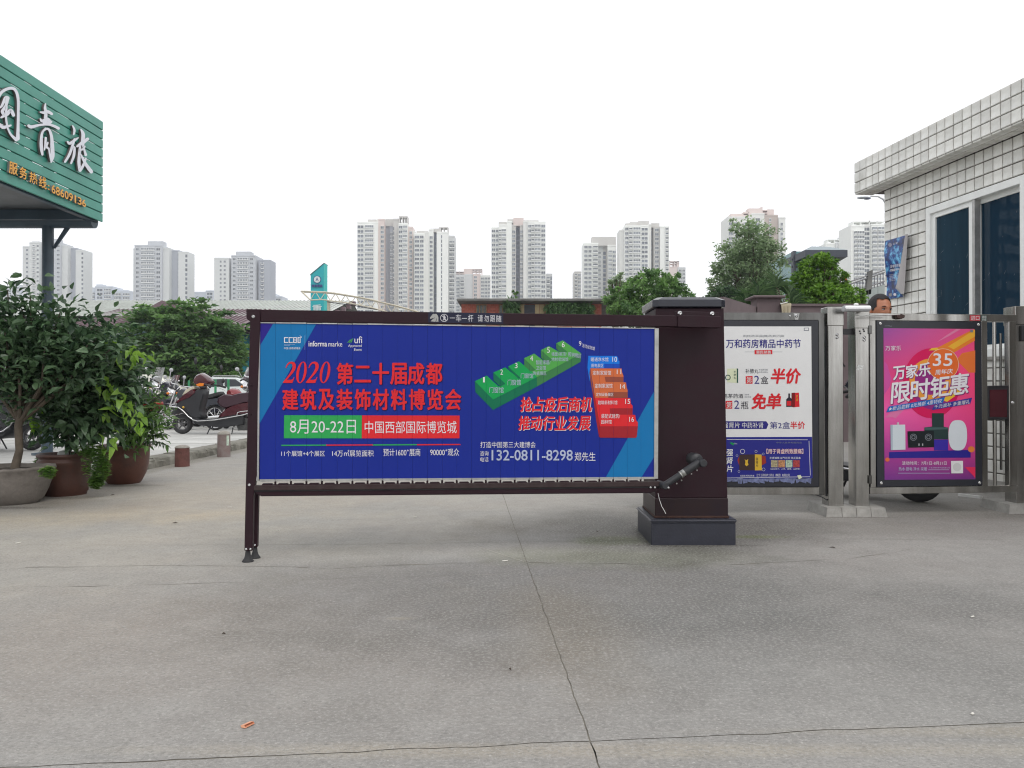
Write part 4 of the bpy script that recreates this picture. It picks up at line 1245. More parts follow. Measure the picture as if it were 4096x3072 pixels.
S1('b4', [(92, 764), (140, 762), (140, 820), (92, 820)], M['q_red'], 1); W1('第', rectq('b4', 97, 770, 135, 814), M['q_paper'], bold=.01)
W1('2', rectq('b4', 154, 760, 190, 820), M['q_navy'], bold=.01); W1('瓶', rectq('b4', 202, 766, 256, 822), M['q_ink'], bold=.01)
W1('免', rectq('b4', 278, 712, 376, 820, sh=14), M['q_red'], bold=.065); W1('单', rectq('b4', 384, 712, 486, 820, sh=14), M['q_red'], bold=.06)
S1('b4', [(566, 706), (620, 704), (624, 806), (580, 810), (566, 806)], M['q_red'], 1); S1('b4', [(566, 706), (592, 704), (590, 808), (566, 806)], print_mat('poster_dark_red', rgb(120, 30, 34, 1.2)), 2)
for k, ch in enumerate('药酒'): W1(ch, rectq('b4', 599, 722 + k * 24, 612, 742 + k * 24), M['q_gold'])
S1('b4', [(543, 710), (555, 710), (555, 738), (568, 750), (568, 806), (528, 806), (528, 752), (543, 738)], M['q_ink'], 3); S1('b4', [(532, 764), (564, 764), (564, 798), (532, 798)], M['q_red'], 4)
S1('b4', [(60, 910), (384, 910), (400, 932), (386, 966), (60, 966)], M['q_navy'], 1)
W1('强肾片', rectq('b4', 70, 918, 194, 960), M['q_paper'], bold=.012); W1('中药补肾', rectq('b4', 210, 918, 364, 960), M['q_paper'], bold=.012)
W1('第2盒', rectq('b4', 410, 914, 556, 964), M['q_navy'], bold=.01); W1('半价', rectq('b4', 558, 912, 662, 964), M['q_red'], bold=.04)
# lower blue part
for a, b in (((100, 1040), (682, 1042)), ((100, 1317), (700, 1308))):
    S1('b4', [a, b, (b[0], b[1] + 3), (a[0], a[1] + 3)], M['q_paper'], 3)
S1('b4', [(690, 1052), (693, 1052), (703, 1300), (700, 1300)], M['q_paper'], 3)
S1('b4', [(120, 1066), (138, 1062), (146, 1070), (160, 1062), (146, 1084)], M['p_green'], 3)
W1('好护士', rectq('b4', 148, 1066, 176, 1076), M['q_paper'])
for k, ch in enumerate('强肾片'): W1(ch, rectq('b4', 96, 1112 + k * 58, 142, 1160 + k * 58, sh=5), M['q_paper'], bold=.03)
S1('b4', [(176, 1190), (196, 1150), (378, 1160), (384, 1210), (340, 1235), (190, 1230)], print_mat('poster_ember', rgb(150, 52, 44, 1.2)), 2)
S1('b4', [(190, 1150), (302, 1148), (302, 1264), (190, 1262)], print_mat('poster_brown_box', rgb(66, 50, 50, 1.2)), 3); S1('b4', [(302, 1148), (350, 1150), (352, 1263), (302, 1264)], M['q_gold'], 4)
S1('b4', [(228, 1182), (238, 1192), (254, 1182), (250, 1206), (256, 1222), (242, 1234), (230, 1222), (234, 1204)], M['q_gold'], 5)
for k, ch in enumerate('强肾片'): W1(ch, rectq('b4', 308, 1172 + k * 24, 326, 1192 + k * 24), M['q_ink'], 6)
for x, y, r in ((213, 1127, 17), (310, 1127, 9), (362, 1145, 8), (173, 1158, 8), (364, 1257, 12), (187, 1272, 8)):
    ringmb('b4', x, y, r * .84, r, y_ - .003, G1, 16).build('print_shape', M['q_paper'], ps1)
W1('【用于肾虚所致腰痛】', rectq('b4', 386, 1108, 650, 1144), M['p_red'], 3, bold=.05); W1('【用于肾虚所致腰痛】', rectq('b4', 386, 1108, 650, 1144), M['q_paper'], 5, bold=.01)
W1('补肾填精 益气壮阳 扶正固本', rectq('b4', 408, 1166, 632, 1182), M['q_paper'], bold=.01)
for k, cc in enumerate(((150, 140, 110), (170, 120, 80), (150, 170, 150), (150, 50, 50))):
    S1('b4', [(418 + k * 53, 1190), (466 + k * 53, 1190), (466 + k * 53, 1242), (418 + k * 53, 1242)], mat('poster_dish_%d' % k, rgb(*cc, 1.1), var=.7, vs=120), 3)
W1('（含五味子、人参、鹿茸、山药等）', rectq('b4', 414, 1248, 626, 1259), M['q_paper'])
W1('全国各大药店有售', rectq('b4', 196, 1296, 298, 1309), M['q_paper']); W1('辽宁上药好护士药业（集团）有限公司', rectq('b4', 314, 1288, 552, 1308), M['q_paper'])
S1('b4', [(606, 1300), (630, 1296), (642, 1316), (618, 1328)], M['q_cream'], 6)
W1('中华人民共和国药品', rectq('b4', 456, 1058, 640, 1070), M['q_grey'])
# crumpled lower paper edge
rngp = random.Random(4)
mb = MB()
for k in range(16):
    x = 100 + k * 38
    mb.sheet(pl_pts(G1, 'b4', [(x, 1322 + rngp.uniform(-2, 4)), (x + 40, 1320 + rngp.uniform(-2, 4)), (x + 38 + rngp.uniform(-9, 9), 1346 + rngp.uniform(-8, 16)), (x + rngp.uniform(-9, 9), 1348 + rngp.uniform(-8, 14))]), y_ - .0005 * (k % 3))
mb.build('torn_edge', mat('torn_paper', rgb(96, 104, 140, 1.1), rough=.5, var=.6, vs=40), ps1)

# ------------------------------------------------------------------ gate leaf 2 (pink appliance poster)
G2 = Plane((P(3478, 1560, 5.42).x, 5.42), (P(4071, 1560, 5.53).x, 5.53))
gl2 = thing('gate_leaf', 'stainless gate leaf holding the pink and purple appliance sale poster', 'gate', (G2.A.x, G2.A.y, 0), G2.rz)
L2 = G2.len
zt2, zti2, zbi2, zb2 = G2.uv(3700, 1255)[1], G2.uv(3700, 1284)[1], G2.uv(3700, 1946)[1], G2.uv(3700, 1974)[1]
MB().box(.0, L2, 0, .045, zti2, zt2).build('top_rail', M['steel'], gl2, bevel=.003)
MB().box(.0, L2, 0, .045, zb2, zbi2).build('bottom_rail', M['steel'], gl2, bevel=.003)
for x0, x1 in ((3480, 3503), (3926, 3950), (4036, 4066)):
    u0, u1 = G2.uv(x0, 1500)[0], G2.uv(x1, 1500)[0]
    MB().box(u0, u1, -.0015, .0465, zbi2 - .003, zti2 + .003).build('stile', M['steel'], gl2, bevel=.003)
ua, ub = G2.uv(3504.5, 1600)[0], G2.uv(3924.5, 1600)[0]
MB().box(ua, ub, -.009, .04, zbi2 + .002, zti2 - .002).build('lightbox', M['lightbox'], gl2, bevel=.002)
for x, y in ((213, 207), (920, 215), (220, 1355), (928, 1353)):
    u, z = G2.uv(*K('b5', x, y)); mb = MB(); mb.lathe([(.0115, 0), (.0115, -.003), (.008, -.006), (.003, -.006), (.0001, -.003)], 14, c=(u, -.009, z), axis='y'); mb.build('lock', M['steel_bolt'], gl2)
u0, u1 = G2.uv(*K('b5', 1046, 700))[0], G2.uv(*K('b5', 1070, 700))[0]
MB().tube([((u0 + u1) / 2, .022, zbi2), ((u0 + u1) / 2, .022, zti2)], (u1 - u0) / 2, 12).build('bar', M['steel'], gl2)
uu = G2.uv(*K('b5', 1095, 700))[0]
MB().tube([(uu, .01, G2.uv(*K('b5', 1104, 1262))[1]), (uu, .01, G2.uv(*K('b5', 1095, 276))[1])], .0085, 10).build('handle_bar', M['steel_dark'], gl2)
bx = pl_pts(G2, 'b5', [(992, 654), (1145, 652), (1146, 900), (992, 900)])
MB().prism(bx, -.004, .06).build('reader_box', M['black_metal'], gl2, bevel=.004)
bx2 = pl_pts(G2, 'b5', [(1004, 684), (1128, 682), (1128, 880), (1004, 878)])
MB().prism(bx2, -.006, .0).build('reader_window', mat('dark_red_window', (.06, .012, .018), rough=.2, var=.2), gl2)
u, z = G2.uv(*K('b5', 1172, 776)); mb = MB(); bolt(mb, u, -.002, z, .008, .006); mb.build('bolt', M['steel_bolt'], gl2)
for y in (220, 1300):
    a = pl_pts(G2, 'b5', [(130, y), (152, y), (152, y + 60), (130, y + 60)])
    MB().prism(a, -.012, .0).build('hinge', M['steel_dark'], gl2, bevel=.002)
# hinge bracket of the closer on the top rail
a = pl_pts(G2, 'b5', [(318, 140), (352, 138), (382, 150), (376, 166), (352, 176), (322, 170)])
MB().prism(a, -.03, .002).build('closer_bracket', mat('rusty_bracket', (.08, .05, .045), rough=.5, metal=.6, var=.4), gl2, bevel=.003)
st = shape('entrance_sticker', 'b5', [(864, 146), (938, 146), (937, 186), (863, 186)], mat('red_sticker', rgb(170, 44, 56, 1.2), rough=.5), plane=G2, parent=gl2, y=-.001, cut=False)
word('进口', rectq('b5', 870, 150, 932, 182), M['p_white'], plane=G2, parent=st, y=-.0018, cut=False)
st2 = shape('small_sticker', 'b5', [(947, 146), (985, 147), (984, 188), (946, 186)], mat('dark_sticker', rgb(70, 84, 80, 1.2), rough=.5), plane=G2, parent=gl2, y=-.001, cut=False)
word('请出', rectq('b5', 950, 150, 981, 166), M['q_paper'], plane=G2, parent=st2, y=-.0018, cut=False)
word('示证', rectq('b5', 950, 169, 981, 185), M['q_paper'], plane=G2, parent=st2, y=-.0018, cut=False)
word('HTMeo', rectq('b5', 246, 218, 298, 230), M['q_grey'], plane=G2, parent=gl2, y=-.0098, cut=False)
# printed gradient background of the pink poster
def poster2_mat():
    m = bpy.data.materials.new('print_pink_gradient'); m.use_nodes = True
    t = m.node_tree; N = t.nodes.new; b = t.nodes['Principled BSDF']; b.inputs['Roughness'].default_value = .3
    tc = N('ShaderNodeTexCoord'); mp = N('ShaderNodeMapping'); 
    c = pl_pts(G2, 'b5', [(235, 240), (895, 1330)])
    w_, h_ = c[1][0] - c[0][0], c[0][1] - c[1][1]
    mp.inputs['Location'].default_value = (-c[0][0] / w_, 0, -c[1][1] / h_); mp.inputs['Scale'].default_value = (1 / w_, 0, 1 / h_)
    t.links.new(tc.outputs['Object'], mp.inputs['Vector'])
    sx = N('ShaderNodeSeparateXYZ'); t.links.new(mp.outputs[0], sx.inputs[0])
    def ramp(stops, fac):
        r = N('ShaderNodeValToRGB'); e = r.color_ramp.elements
        while len(e) < len(stops): e.new(.5)
        for i, (p_, q) in enumerate(stops): e[i].position = p_; e[i].color = (*rgb(*q, 1.15), 1)
        t.links.new(fac, r.inputs['Fac']); return r.outputs['Color']
    left = ramp([(0, (104, 38, 122)), (.2, (150, 42, 128)), (.45, (214, 78, 150)), (.7, (196, 42, 110)), (1, (136, 58, 140))], sx.outputs['Z'])
    right = ramp([(0, (96, 34, 110)), (.25, (190, 50, 120)), (.5, (216, 60, 116)), (.75, (228, 66, 110)), (1, (210, 70, 120))], sx.outputs['Z'])
    x = N('ShaderNodeMix'); x.data_type = 'RGBA'
    t.links.new(sx.outputs['X'], x.inputs[0]); t.links.new(left, x.inputs[6]); t.links.new(right, x.inputs[7])
    t.links.new(x.outputs[2], b.inputs['Base Color'])
    return m
y2 = -.0105
ps2 = shape('poster', 'b5', [(235, 240), (889, 246), (897, 1328), (243, 1332)], poster2_mat(), plane=G2, parent=gl2, y=y2, cut=False)
def S2(pts, col, k=1, kk=1.1):
    nm = 'print_%d_%d_%d' % col
    return shape('print_shape', 'b5', pts, print_mat(nm, rgb(*col, kk), .3), plane=G2, parent=ps2, y=y2 - k * .0005, cut=False)
def W2(s, q, k=8, bold=0.0, m=None): return word(s, q, m or M['p_white'], plane=G2, parent=ps2, y=y2 - k * .0005, bold=bold, cut=False)
S2([(888, 250), (858, 260), (585, 400), (600, 470), (700, 440), (893, 330)], (232, 132, 52), 1)
S2([(893, 300), (893, 250), (830, 290), (700, 372), (740, 392)], (238, 176, 60), 2)
S2([(760, 246), (690, 290), (620, 340), (700, 300), (790, 247)], (222, 130, 168), 1)
S2([(895, 400), (895, 560), (850, 560), (760, 470), (800, 420)], (232, 120, 60), 1)
def disc(cx, cy, rx, ry, col, k, n=36):
    return S2([(cx + rx * cos(2 * pi * i / n), cy + ry * sin(2 * pi * i / n)) for i in range(n)], col, k)
disc(580, 636, 205, 252, (214, 28, 92), 3)
disc(585, 640, 150, 185, (150, 46, 130), 4)
S2([(560, 400), (640, 400), (620, 380), (580, 384)], (240, 190, 60), 5)
ringmb('b5', 570, 610, 110, 150, y2 - .0026, G2, 36).build('print_shape', print_mat('print_yellow_ring', rgb(226, 150, 60, 1.2), .3), ps2)
disc(662, 500, 110, 112, (228, 110, 50), 6)
ringmb('b5', 662, 500, 110, 113, y2 - .0034, G2, 36).build('print_shape', print_mat('print_pale_ring', rgb(240, 200, 170, 1.2), .3), ps2)
S2([(735, 640), (790, 700), (690, 770), (660, 760), (700, 700)], (236, 190, 60), 6)
S2([(240, 480), (262, 500), (290, 600), (280, 660), (240, 720)], (206, 84, 160), 1)
S2([(246, 885), (330, 800), (400, 760), (420, 790), (320, 890), (300, 880)], (222, 120, 170), 2)
W2('万家乐', rectq('b5', 246, 366, 360, 402), bold=.02)
W2('35', rectq('b5', 588, 422, 726, 512, sh=4), bold=.03)
W2('周年庆', quadq('b5', (606, 540), (732, 530), (730, 566), (604, 578)), bold=.03)
sh_ = print_mat('print_shadow_purple', rgb(128, 40, 110, 1.2), .3)
for i, ch in enumerate('万家乐'):
    x = 302 + i * 92; y = 520 - i * 12
    for dx, k, m in ((5, 7, sh_), (0, 9, None)):
        W2(ch, quadq('b5', (x + dx, y + dx), (x + 84 + dx, y - 10 + dx), (x + 86 + dx, y + 82 + dx), (x + 2 + dx, y + 94 + dx)), k, bold=.045, m=m)
for i, ch in enumerate('限时钜惠'):
    x = 286 + i * 140; y = 636 - i * 20
    for dx, k, m in ((6, 7, sh_), (0, 9, None)):
        W2(ch, quadq('b5', (x + 10 + dx, y + dx), (x + 142 + dx, y - 16 + dx), (x + 134 + dx, y + 130 + dx), (x + dx, y + 148 + dx)), k, bold=.04, m=m)
S2([(252, 846), (272, 804), (676, 736), (660, 778)], (30, 104, 190), 8)
S2([(580, 830), (600, 792), (872, 740), (858, 784)], (60, 60, 150), 7)
W2('★新品尝鲜 0元换新 4重特权', quadq('b5', (272, 808), (656, 746), (650, 778), (266, 838)), 10, bold=.012)
W2('千元直补 多重赠礼', quadq('b5', (600, 794), (856, 752), (852, 784), (596, 820)), 10, bold=.012)
# appliances on a stage
S2([(275, 1132), (862, 1116), (862, 1172), (275, 1175)], (48, 40, 140), 3)
S2([(598, 1042), (700, 1042), (700, 1120), (598, 1120)], (60, 46, 160), 4)
S2([(283, 936), (390, 934), (392, 1114), (286, 1118)], (206, 216, 222), 5)
S2([(300, 936), (300, 1116), (286, 1118), (283, 936)], (170, 182, 196), 6)
for x in (333, 342): S2([(x - 3, 918), (x + 3, 918), (x + 3, 936), (x - 3, 936)], (200, 205, 210), 5)
S2([(582, 852), (668, 852), (668, 950), (700, 956), (700, 1040), (596, 1040), (596, 984), (528, 980), (528, 954), (584, 948)], (44, 62, 62), 5)
S2([(528, 954), (700, 954), (700, 968), (528, 972)], (70, 96, 96), 6)
S2([(406, 982), (596, 978), (598, 1096), (412, 1100)], (30, 36, 40), 7)
for x in (448, 556):
    ringmb('b5', x, 1025, 10, 15, y2 - .0046, G2, 16).build('print_shape', M['q_grey'], ps2); ringmb('b5', x, 1025, 21, 25, y2 - .0046, G2, 18).build('print_shape', M['q_grey'], ps2)
for x in (488, 514): S2([(x - 4, 1070), (x + 4, 1070), (x + 4, 1086), (x - 4, 1086)], (170, 170, 175), 9)
n = 40
S2([(768 + 67 * math.copysign(abs(cos(2 * pi * i / n)) ** .7, cos(2 * pi * i / n)), 1011 + 109 * math.copysign(abs(sin(2 * pi * i / n)) ** .85, sin(2 * pi * i / n))) for i in range(n)], (214, 220, 226), 6)
disc(866, 1112, 24, 22, (226, 130, 60), 4); disc(262, 1186, 16, 15, (226, 110, 70), 4)
S2([(880, 1300), (895, 1320), (895, 1240), (820, 1240)], (226, 50, 90), 2)
W2('活动时间：7月1日-8月31日', rectq('b5', 366, 1198, 686, 1224), bold=.02)
W2('热水·厨电·净水·采暖', rectq('b5', 342, 1240, 546, 1266), bold=.0, m=M['p_grey'])
W2('广东万家乐燃气具有限公司', rectq('b5', 560, 1240, 710, 1250), m=M['p_grey'])
blocks('b5', [(556, 1258, 706, 1261), (340, 1282, 712, 1285)], M['p_grey'], parent=ps2, plane=G2, y=y2 - .002, cut=False, name='print_shape')
S2([(720, 1196), (806, 1195), (807, 1284), (722, 1285)], (226, 226, 226), 4)
disc(764, 1240, 30, 30, (206, 206, 206), 5)
shape('print_shape', 'b5', [(858, 250), (878, 250), (878, 270), (858, 270)], M['q_grey'], plane=G2, parent=ps2, y=y2 - .003, cut=False)
# ------------------------------------------------------------------ tiled guardhouse on the right
GC = (P(3538, 1560, 7.94).x, 7.94)                       # far corner
GN = (3.9 + .131 * 2.5, 4.0)                             # towards the camera, outside the frame
WP = Plane(GC, GN)
gh = thing('guardhouse', 'white tiled guardhouse with a projecting tiled roof edge at the right', 'building', (GC[0], GC[1], 0), WP.rz)
# local frame: x runs from the far corner towards the camera, local y points into the building
WL = WP.len
M['tile'] = mat('white_wall_tile', rgb(226, 227, 222, 1.18), rough=.4, var=.07, vs=5, spec=.35, dirt=(.34, .32, .26, .55), obj_rand=.1)
M['grout'] = mat('grout', (.165, .155, .142), rough=.95, var=.3, vs=14)
ZW = 2.84; TP = .1065; GR = .0105
W0, W1_, WZ0, WZ1 = .655, 1.86, 1.12, 2.515
OV = .2
mb = MB()
mb.box(.0, W0, .012, .2, 0, ZW).box(W1_, WL, .012, .2, 0, ZW).box(W0, W1_, .012, .2, 0, WZ0).box(W0, W1_, .012, .2, WZ1, ZW)
mb.build('wall', M['grout'], gh)
MB().box(.012, .2, .2, 3.0, 0, ZW).build('end_wall', M['grout'], gh)
MB().box(0.2, WL, 2.8, 3.0, 0, ZW).build('back_wall', M['grout'], gh)
MB().box(-OV + .012, WL, -OV + .012, 3.1, ZW + .012, ZW + .325).build('roof_slab', M['grout'], gh)
tme = MB().chbox(-.5 * (TP - GR), .5 * (TP - GR), 0, .014, -.5 * (TP - GR), .5 * (TP - GR), .004).mesh('tile', M['tile'])
tme2 = {}
rng = random.Random(12)
cand = []
def tile_at(x, y, z, rx=0, rz=0, sx=1, sz=1, w=None):
    cand.append((x, y, z, rx, rz, sx, sz))
nx = int(2.6 / TP); nz = int(ZW / TP)
for i in range(nx):
    for j in range(nz + 1):
        x = TP * (i + .5); z = ZW - TP * (j + .5)
        if z < .02: continue
        if W0 - .03 < x < W1_ + .03 and WZ0 - .03 < z < WZ1 + .03: continue
        tile_at(x, 0, z)
for i in range(int((2.6 + OV) / TP)):
    for j in range(3):
        tile_at(-OV + TP * (i + .5), -OV, ZW + .012 + .104 * (j + .5))
    for j in range(2):
        tile_at(-OV + TP * (i + .5), -OV + .006 + .0985 * (j + .5), ZW, rx=pi / 2, sz=.93)
for i in range(6):    # far end of the roof edge
    for j in range(3):
        tile_at(-OV, -OV + TP * (i + .5), ZW + .012 + .104 * (j + .5), rz=-pi / 2)
for i in range(4):
    for j in range(nz):
        tile_at(0, .0 + TP * (i + .5), ZW - TP * (j + .5), rz=-pi / 2)
camL = Vector((0, 0, H))
def wp(c):
    p = WP.A + WP.d * c[0] + WP.n * c[1]
    return Vector((p.x, p.y, c[2]))
cand.sort(key=lambda c: (0 if (lambda q: -.66 < q.x / q.y < .66 and (q.z - H) / q.y < .5 and not (q.z < .95))(wp(c)) else 100) + (wp(c) - camL).length)
for c in cand[:298]:
    link('tile', tme, gh, loc=(c[0] + rng.uniform(-.0007, .0007), c[1] + rng.uniform(0, .0012), c[2]), rot=(c[3] + rng.uniform(-.004, .004), rng.uniform(-.003, .003), c[4] + rng.uniform(-.006, .006)), scale=(c[5], 1, c[6]))
mb = MB()
h_ = .5 * (TP - GR)
for c in cand[298:]:
    t_ = MB().chbox(-h_, h_, 0, .014, -h_, h_, .004)
    R3 = Matrix.Rotation(c[4], 3, 'Z') @ Matrix.Rotation(c[3], 3, 'X')
    mb.add([tuple(R3 @ Vector((v[0] * c[5], v[1], v[2] * c[6])) + Vector(c[:3])) for v in t_.v], t_.f)
mb.build('tiles', M['tile'], gh, kind='stuff')
# window
wf = MB()
M['alu_white'] = mat('white_aluminium', rgb(226, 228, 226, 1.15), rough=.35, var=.05, dirt=(.6, .6, .57, .3))
fr = .075
def frame(mb, x0, x1, z0, z1, w, y0, y1):
    mb.box(x0, x0 + w, y0, y1, z0, z1); mb.box(x1 - w, x1, y0, y1, z0, z1)
    mb.box(x0 + w, x1 - w, y0, y1, z1 - w, z1); mb.box(x0 + w, x1 - w, y0, y1, z0, z0 + w)
frame(wf, W0 + .004, W1_ - .004, WZ0 + .004, WZ1 - .004, .062, -.012, .10)
win = wf.build('window', M['alu_white'], gh, bevel=.003)
xm = W0 + .60
mb = MB(); frame(mb, W0 + .055, xm, WZ0 + .055, WZ1 - .055, .055, .01, .045); mb.build('sash', M['alu_white'], win, bevel=.003)
mb = MB(); frame(mb, xm - .03, W1_ - .055, WZ0 + .055, WZ1 - .055, .05, .055, .09); mb.build('sash', M['alu_white'], win, bevel=.003)
MB().box(xm, xm + .03, -.004, .05, WZ0 + .055, WZ1 - .055).build('track', M['zinc'], win, bevel=.002)
def glass_mat():
    m = bpy.data.materials.new('window_glass'); m.use_nodes = True
    t = m.node_tree; b = t.nodes['Principled BSDF']
    b.inputs['Base Color'].default_value = (.008, .03, .056, 1); b.inputs['Roughness'].default_value = .03; b.inputs['Specular IOR Level'].default_value = .5
    n = t.nodes.new('ShaderNodeTexNoise'); n.inputs['Scale'].default_value = 3; n.inputs['Detail'].default_value = 1
    bp = t.nodes.new('ShaderNodeBump'); bp.inputs['Strength'].default_value = .05; bp.inputs['Distance'].default_value = .02
    t.links.new(n.outputs['Fac'], bp.inputs['Height']); t.links.new(bp.outputs['Normal'], b.inputs['Normal'])
    return m
M['win_glass'] = glass_mat()
MB().box(W0 + .11, xm - .055, .024, .03, WZ0 + .11, WZ1 - .11).build('pane', mat('window_glass_slate', (.016, .042, .066), rough=.04, var=.35, vs=1.6, spec=.5, noise_stretch=(3, 1, .25)), win)
MB().box(xm + .02, W1_ - .105, .068, .074, WZ0 + .105, WZ1 - .105).build('pane', M['win_glass'], win)
# curtain strip behind left pane edge seen as pale blue band, scratches on the glass
mb = MB(); rs = random.Random(8)
for k in range(26):
    x = rs.uniform(W0 + .12, xm - .07) if k < 16 else rs.uniform(xm + .03, W1_ - .12); z = rs.uniform(1.45, 2.35); an = rs.gauss(.9, .5); l = rs.uniform(.01, .07)
    y = .0235 if k < 16 else .0675
    dx, dz = cos(an) * l, sin(an) * l
    mb.add([(x, y, z), (x + dx, y, z + dz), (x + dx * .5 + .0012, y, z + dz * .5 - .0012)], [(0, 2, 1)])
mb.build('scratches', mat('glass_scratch', (.3, .33, .36), rough=.8), win)
mb = MB(); mb.sheet([(W0 + .112, WZ0 + .112), (W0 + .2, WZ0 + .112), (W0 + .19, WZ1 - .112), (W0 + .112, WZ1 - .112)], .0232)
# sill of dark stone under the window
MB().box(W0 - .02, W1_ + .02, -.03, .0, WZ0 - .03, WZ0 + .0).build('sill', M['plinth'], gh, bevel=.004)
mb = MB().box(0, WL, -.02, .0115, 0, .12); mb.build('skirting', M['plinth'], gh)

# curled police poster on the wall
pw = thing('wall_poster', 'curled blue poster peeling off the corner of the tiled guardhouse', 'poster', (GC[0], GC[1], 0), WP.rz)
c = [WP.uv(*K('c6', x, y)) for x, y in ((362, 1078), (524, 1038), (505, 1412), (372, 1430))]
nx_, nz_ = 14, 16
M['poster_wall'] = None
def wall_poster_mat():
    m = mat('wall_poster_print', rgb(28, 52, 110, 1.2), rough=.4, var=.5, vs=11)
    t = m.node_tree; r = [n for n in t.nodes if n.bl_idname == 'ShaderNodeValToRGB'][0]
    e = r.color_ramp.elements
    e[0].color = (*rgb(8, 20, 62, 1.0), 1); e[0].position = .40
    e[1].color = (*rgb(110, 186, 230, 1.2), 1); e[1].position = .64
    q = e.new(.52); q.color = (*rgb(18, 62, 136, 1.1), 1)
    return m
v = []
def pz(a, b):
    top = (c[0][0] * (1 - a) + c[1][0] * a, c[0][1] * (1 - a) + c[1][1] * a)
    bot = (c[3][0] * (1 - a) + c[2][0] * a, c[3][1] * (1 - a) + c[2][1] * a)
    return (top[0] * (1 - b) + bot[0] * b, top[1] * (1 - b) + bot[1] * b)
def crease(a, b):   # fold line of the curl on the right hand side
    return .94 - .38 * b + .25 * max(0, b - .8) * 4
for j in range(nz_ + 1):
    b = j / nz_
    ac = max(.5, .93 - .42 * b) if b < .82 else .5 + (b - .82) * 2.4
    left = .03 + .10 * math.exp(-((b - .38) / .16) ** 2)
    for i in range(nx_ + 1):
        a = left + (min(ac, .97) - left) * i / nx_
        x, z = pz(a, b)
        y = -.006 - .028 * (i / nx_) ** 2 - .03 * math.exp(-((b - .38) / .2) ** 2) * (1 - i / nx_) - .008 * sin(b * 7)
        v.append((x, y, z))
f = [(j * (nx_ + 1) + i, (j + 1) * (nx_ + 1) + i, (j + 1) * (nx_ + 1) + i + 1, j * (nx_ + 1) + i + 1) for j in range(nz_) for i in range(nx_)]
mb = MB().add(v, f, 0, True)
sheet_o = mb.build('sheet', wall_poster_mat(), pw)
# curled back side
v = []
for j in range(nz_ + 1):
    b = .0 + .96 * j / nz_
    ac = max(.5, .93 - .42 * b) if b < .82 else .5 + (b - .82) * 2.4
    ac = min(ac, .97)
    for i in range(6):
        t = i / 5
        a = ac + (1.04 - .02 * b - ac) * t
        x, z = pz(a, b)
        y = -.034 - .03 * sin(t * pi * .8) + .0 * t
        v.append((x, y, z))
f = [(j * 6 + i, (j + 1) * 6 + i, (j + 1) * 6 + i + 1, j * 6 + i + 1) for j in range(nz_) for i in range(5)]
MB().add(v, f, 0, True).build('curled_back', mat('paper_back', rgb(170, 166, 166, 1.1), rough=.7, var=.06), pw)
def PW_(pts, m, nm='print_shape', y=-.04):
    q = [WP.uv(*K('c6', *p), -.04) for p in pts]
    return MB().sheet(q, y).build(nm, m, sheet_o)
def pword(s, q, y=-.041, bold=.0):
    mb = MB(); text_on(mb, WP, s, q, y, bold, off=-.04); return mb.build('lettering', M['p_white'], sheet_o)
ringq = [(393 + 11 * cos(2 * pi * i / 14), 1100 + 12 * sin(2 * pi * i / 14)) for i in range(14)]
PW_(ringq, print_mat('crest_grey', rgb(150, 150, 170, 1.2)), 'crest', -.041)
pword('公安', quadq('c6', (410, 1090), (440, 1083), (440, 1095), (410, 1102)), -.0415, .02)
pword('反电信诈骗', quadq('c6', (396, 1222), (456, 1212), (456, 1232), (396, 1240)), -.0415, .03)
pword('防骗宣传中心', quadq('c6', (396, 1246), (458, 1238), (458, 1254), (396, 1262)), -.0415, .03)
for k in range(5):
    pword('提高防范意识谨防诈骗', quadq('c6', (390, 1280 + k * 9), (450 - k * 4, 1272 + k * 9), (450 - k * 4, 1277 + k * 9), (390, 1285 + k * 9)), -.0415)
PW_([(386, 1395), (403, 1392), (403, 1410), (386, 1412)], print_mat('pale_square', rgb(150, 150, 150, 1.2)), y=-.041)
PW_([(422 + 9 * cos(2 * pi * i / 14), 1400 + 9 * sin(2 * pi * i / 14)) for i in range(14)], M['p_white'], y=-.041)

# flat white strip lying at the foot of the guardhouse
a = G(*K('b5', 785, 1450)); b = G(*K('b5', 950, 1470))
o = MB().box(0, (b - a).length, -.012, .012, 0, .02).build('white_strip', M['white'], loc=(a.x, a.y, 0.001), rot=(0, 0, atan2(b.y - a.y, b.x - a.x)))
o['label'] = 'white plastic strip lying on the ground under the pink poster gate'; o['category'] = 'strip'

# ------------------------------------------------------------------ green board sign over the left pavement
SX = -4.80
SP = Plane((SX, 3.0), (SX, 9.33))
# local x runs away from the camera along the sign, local y points to -X
sg = thing('roof_sign', 'green slatted sign board with white calligraphy and orange phone number', 'sign', (SP.A.x, SP.A.y, 0), SP.rz)
zb_, zt_ = P(404, 890, 9.33).z, P(408, 486, 9.33).z
M['sign_green'] = mat('green_sign_paint', rgb(64, 140, 124, 1.15), rough=.35, var=.08, vs=3, dirt=(.03, .12, .10, .3))
nb = 11
hb = (zt_ - zb_) / nb
rng = random.Random(2)
sl_me = MB()
for k in range(nb):
    z0 = zb_ + hb * k; 
    MB().box(0, SP.len, 0, .02, z0 + .0045, z0 + hb - .0045).build('board', M['sign_green'], sg, bevel=.0045)
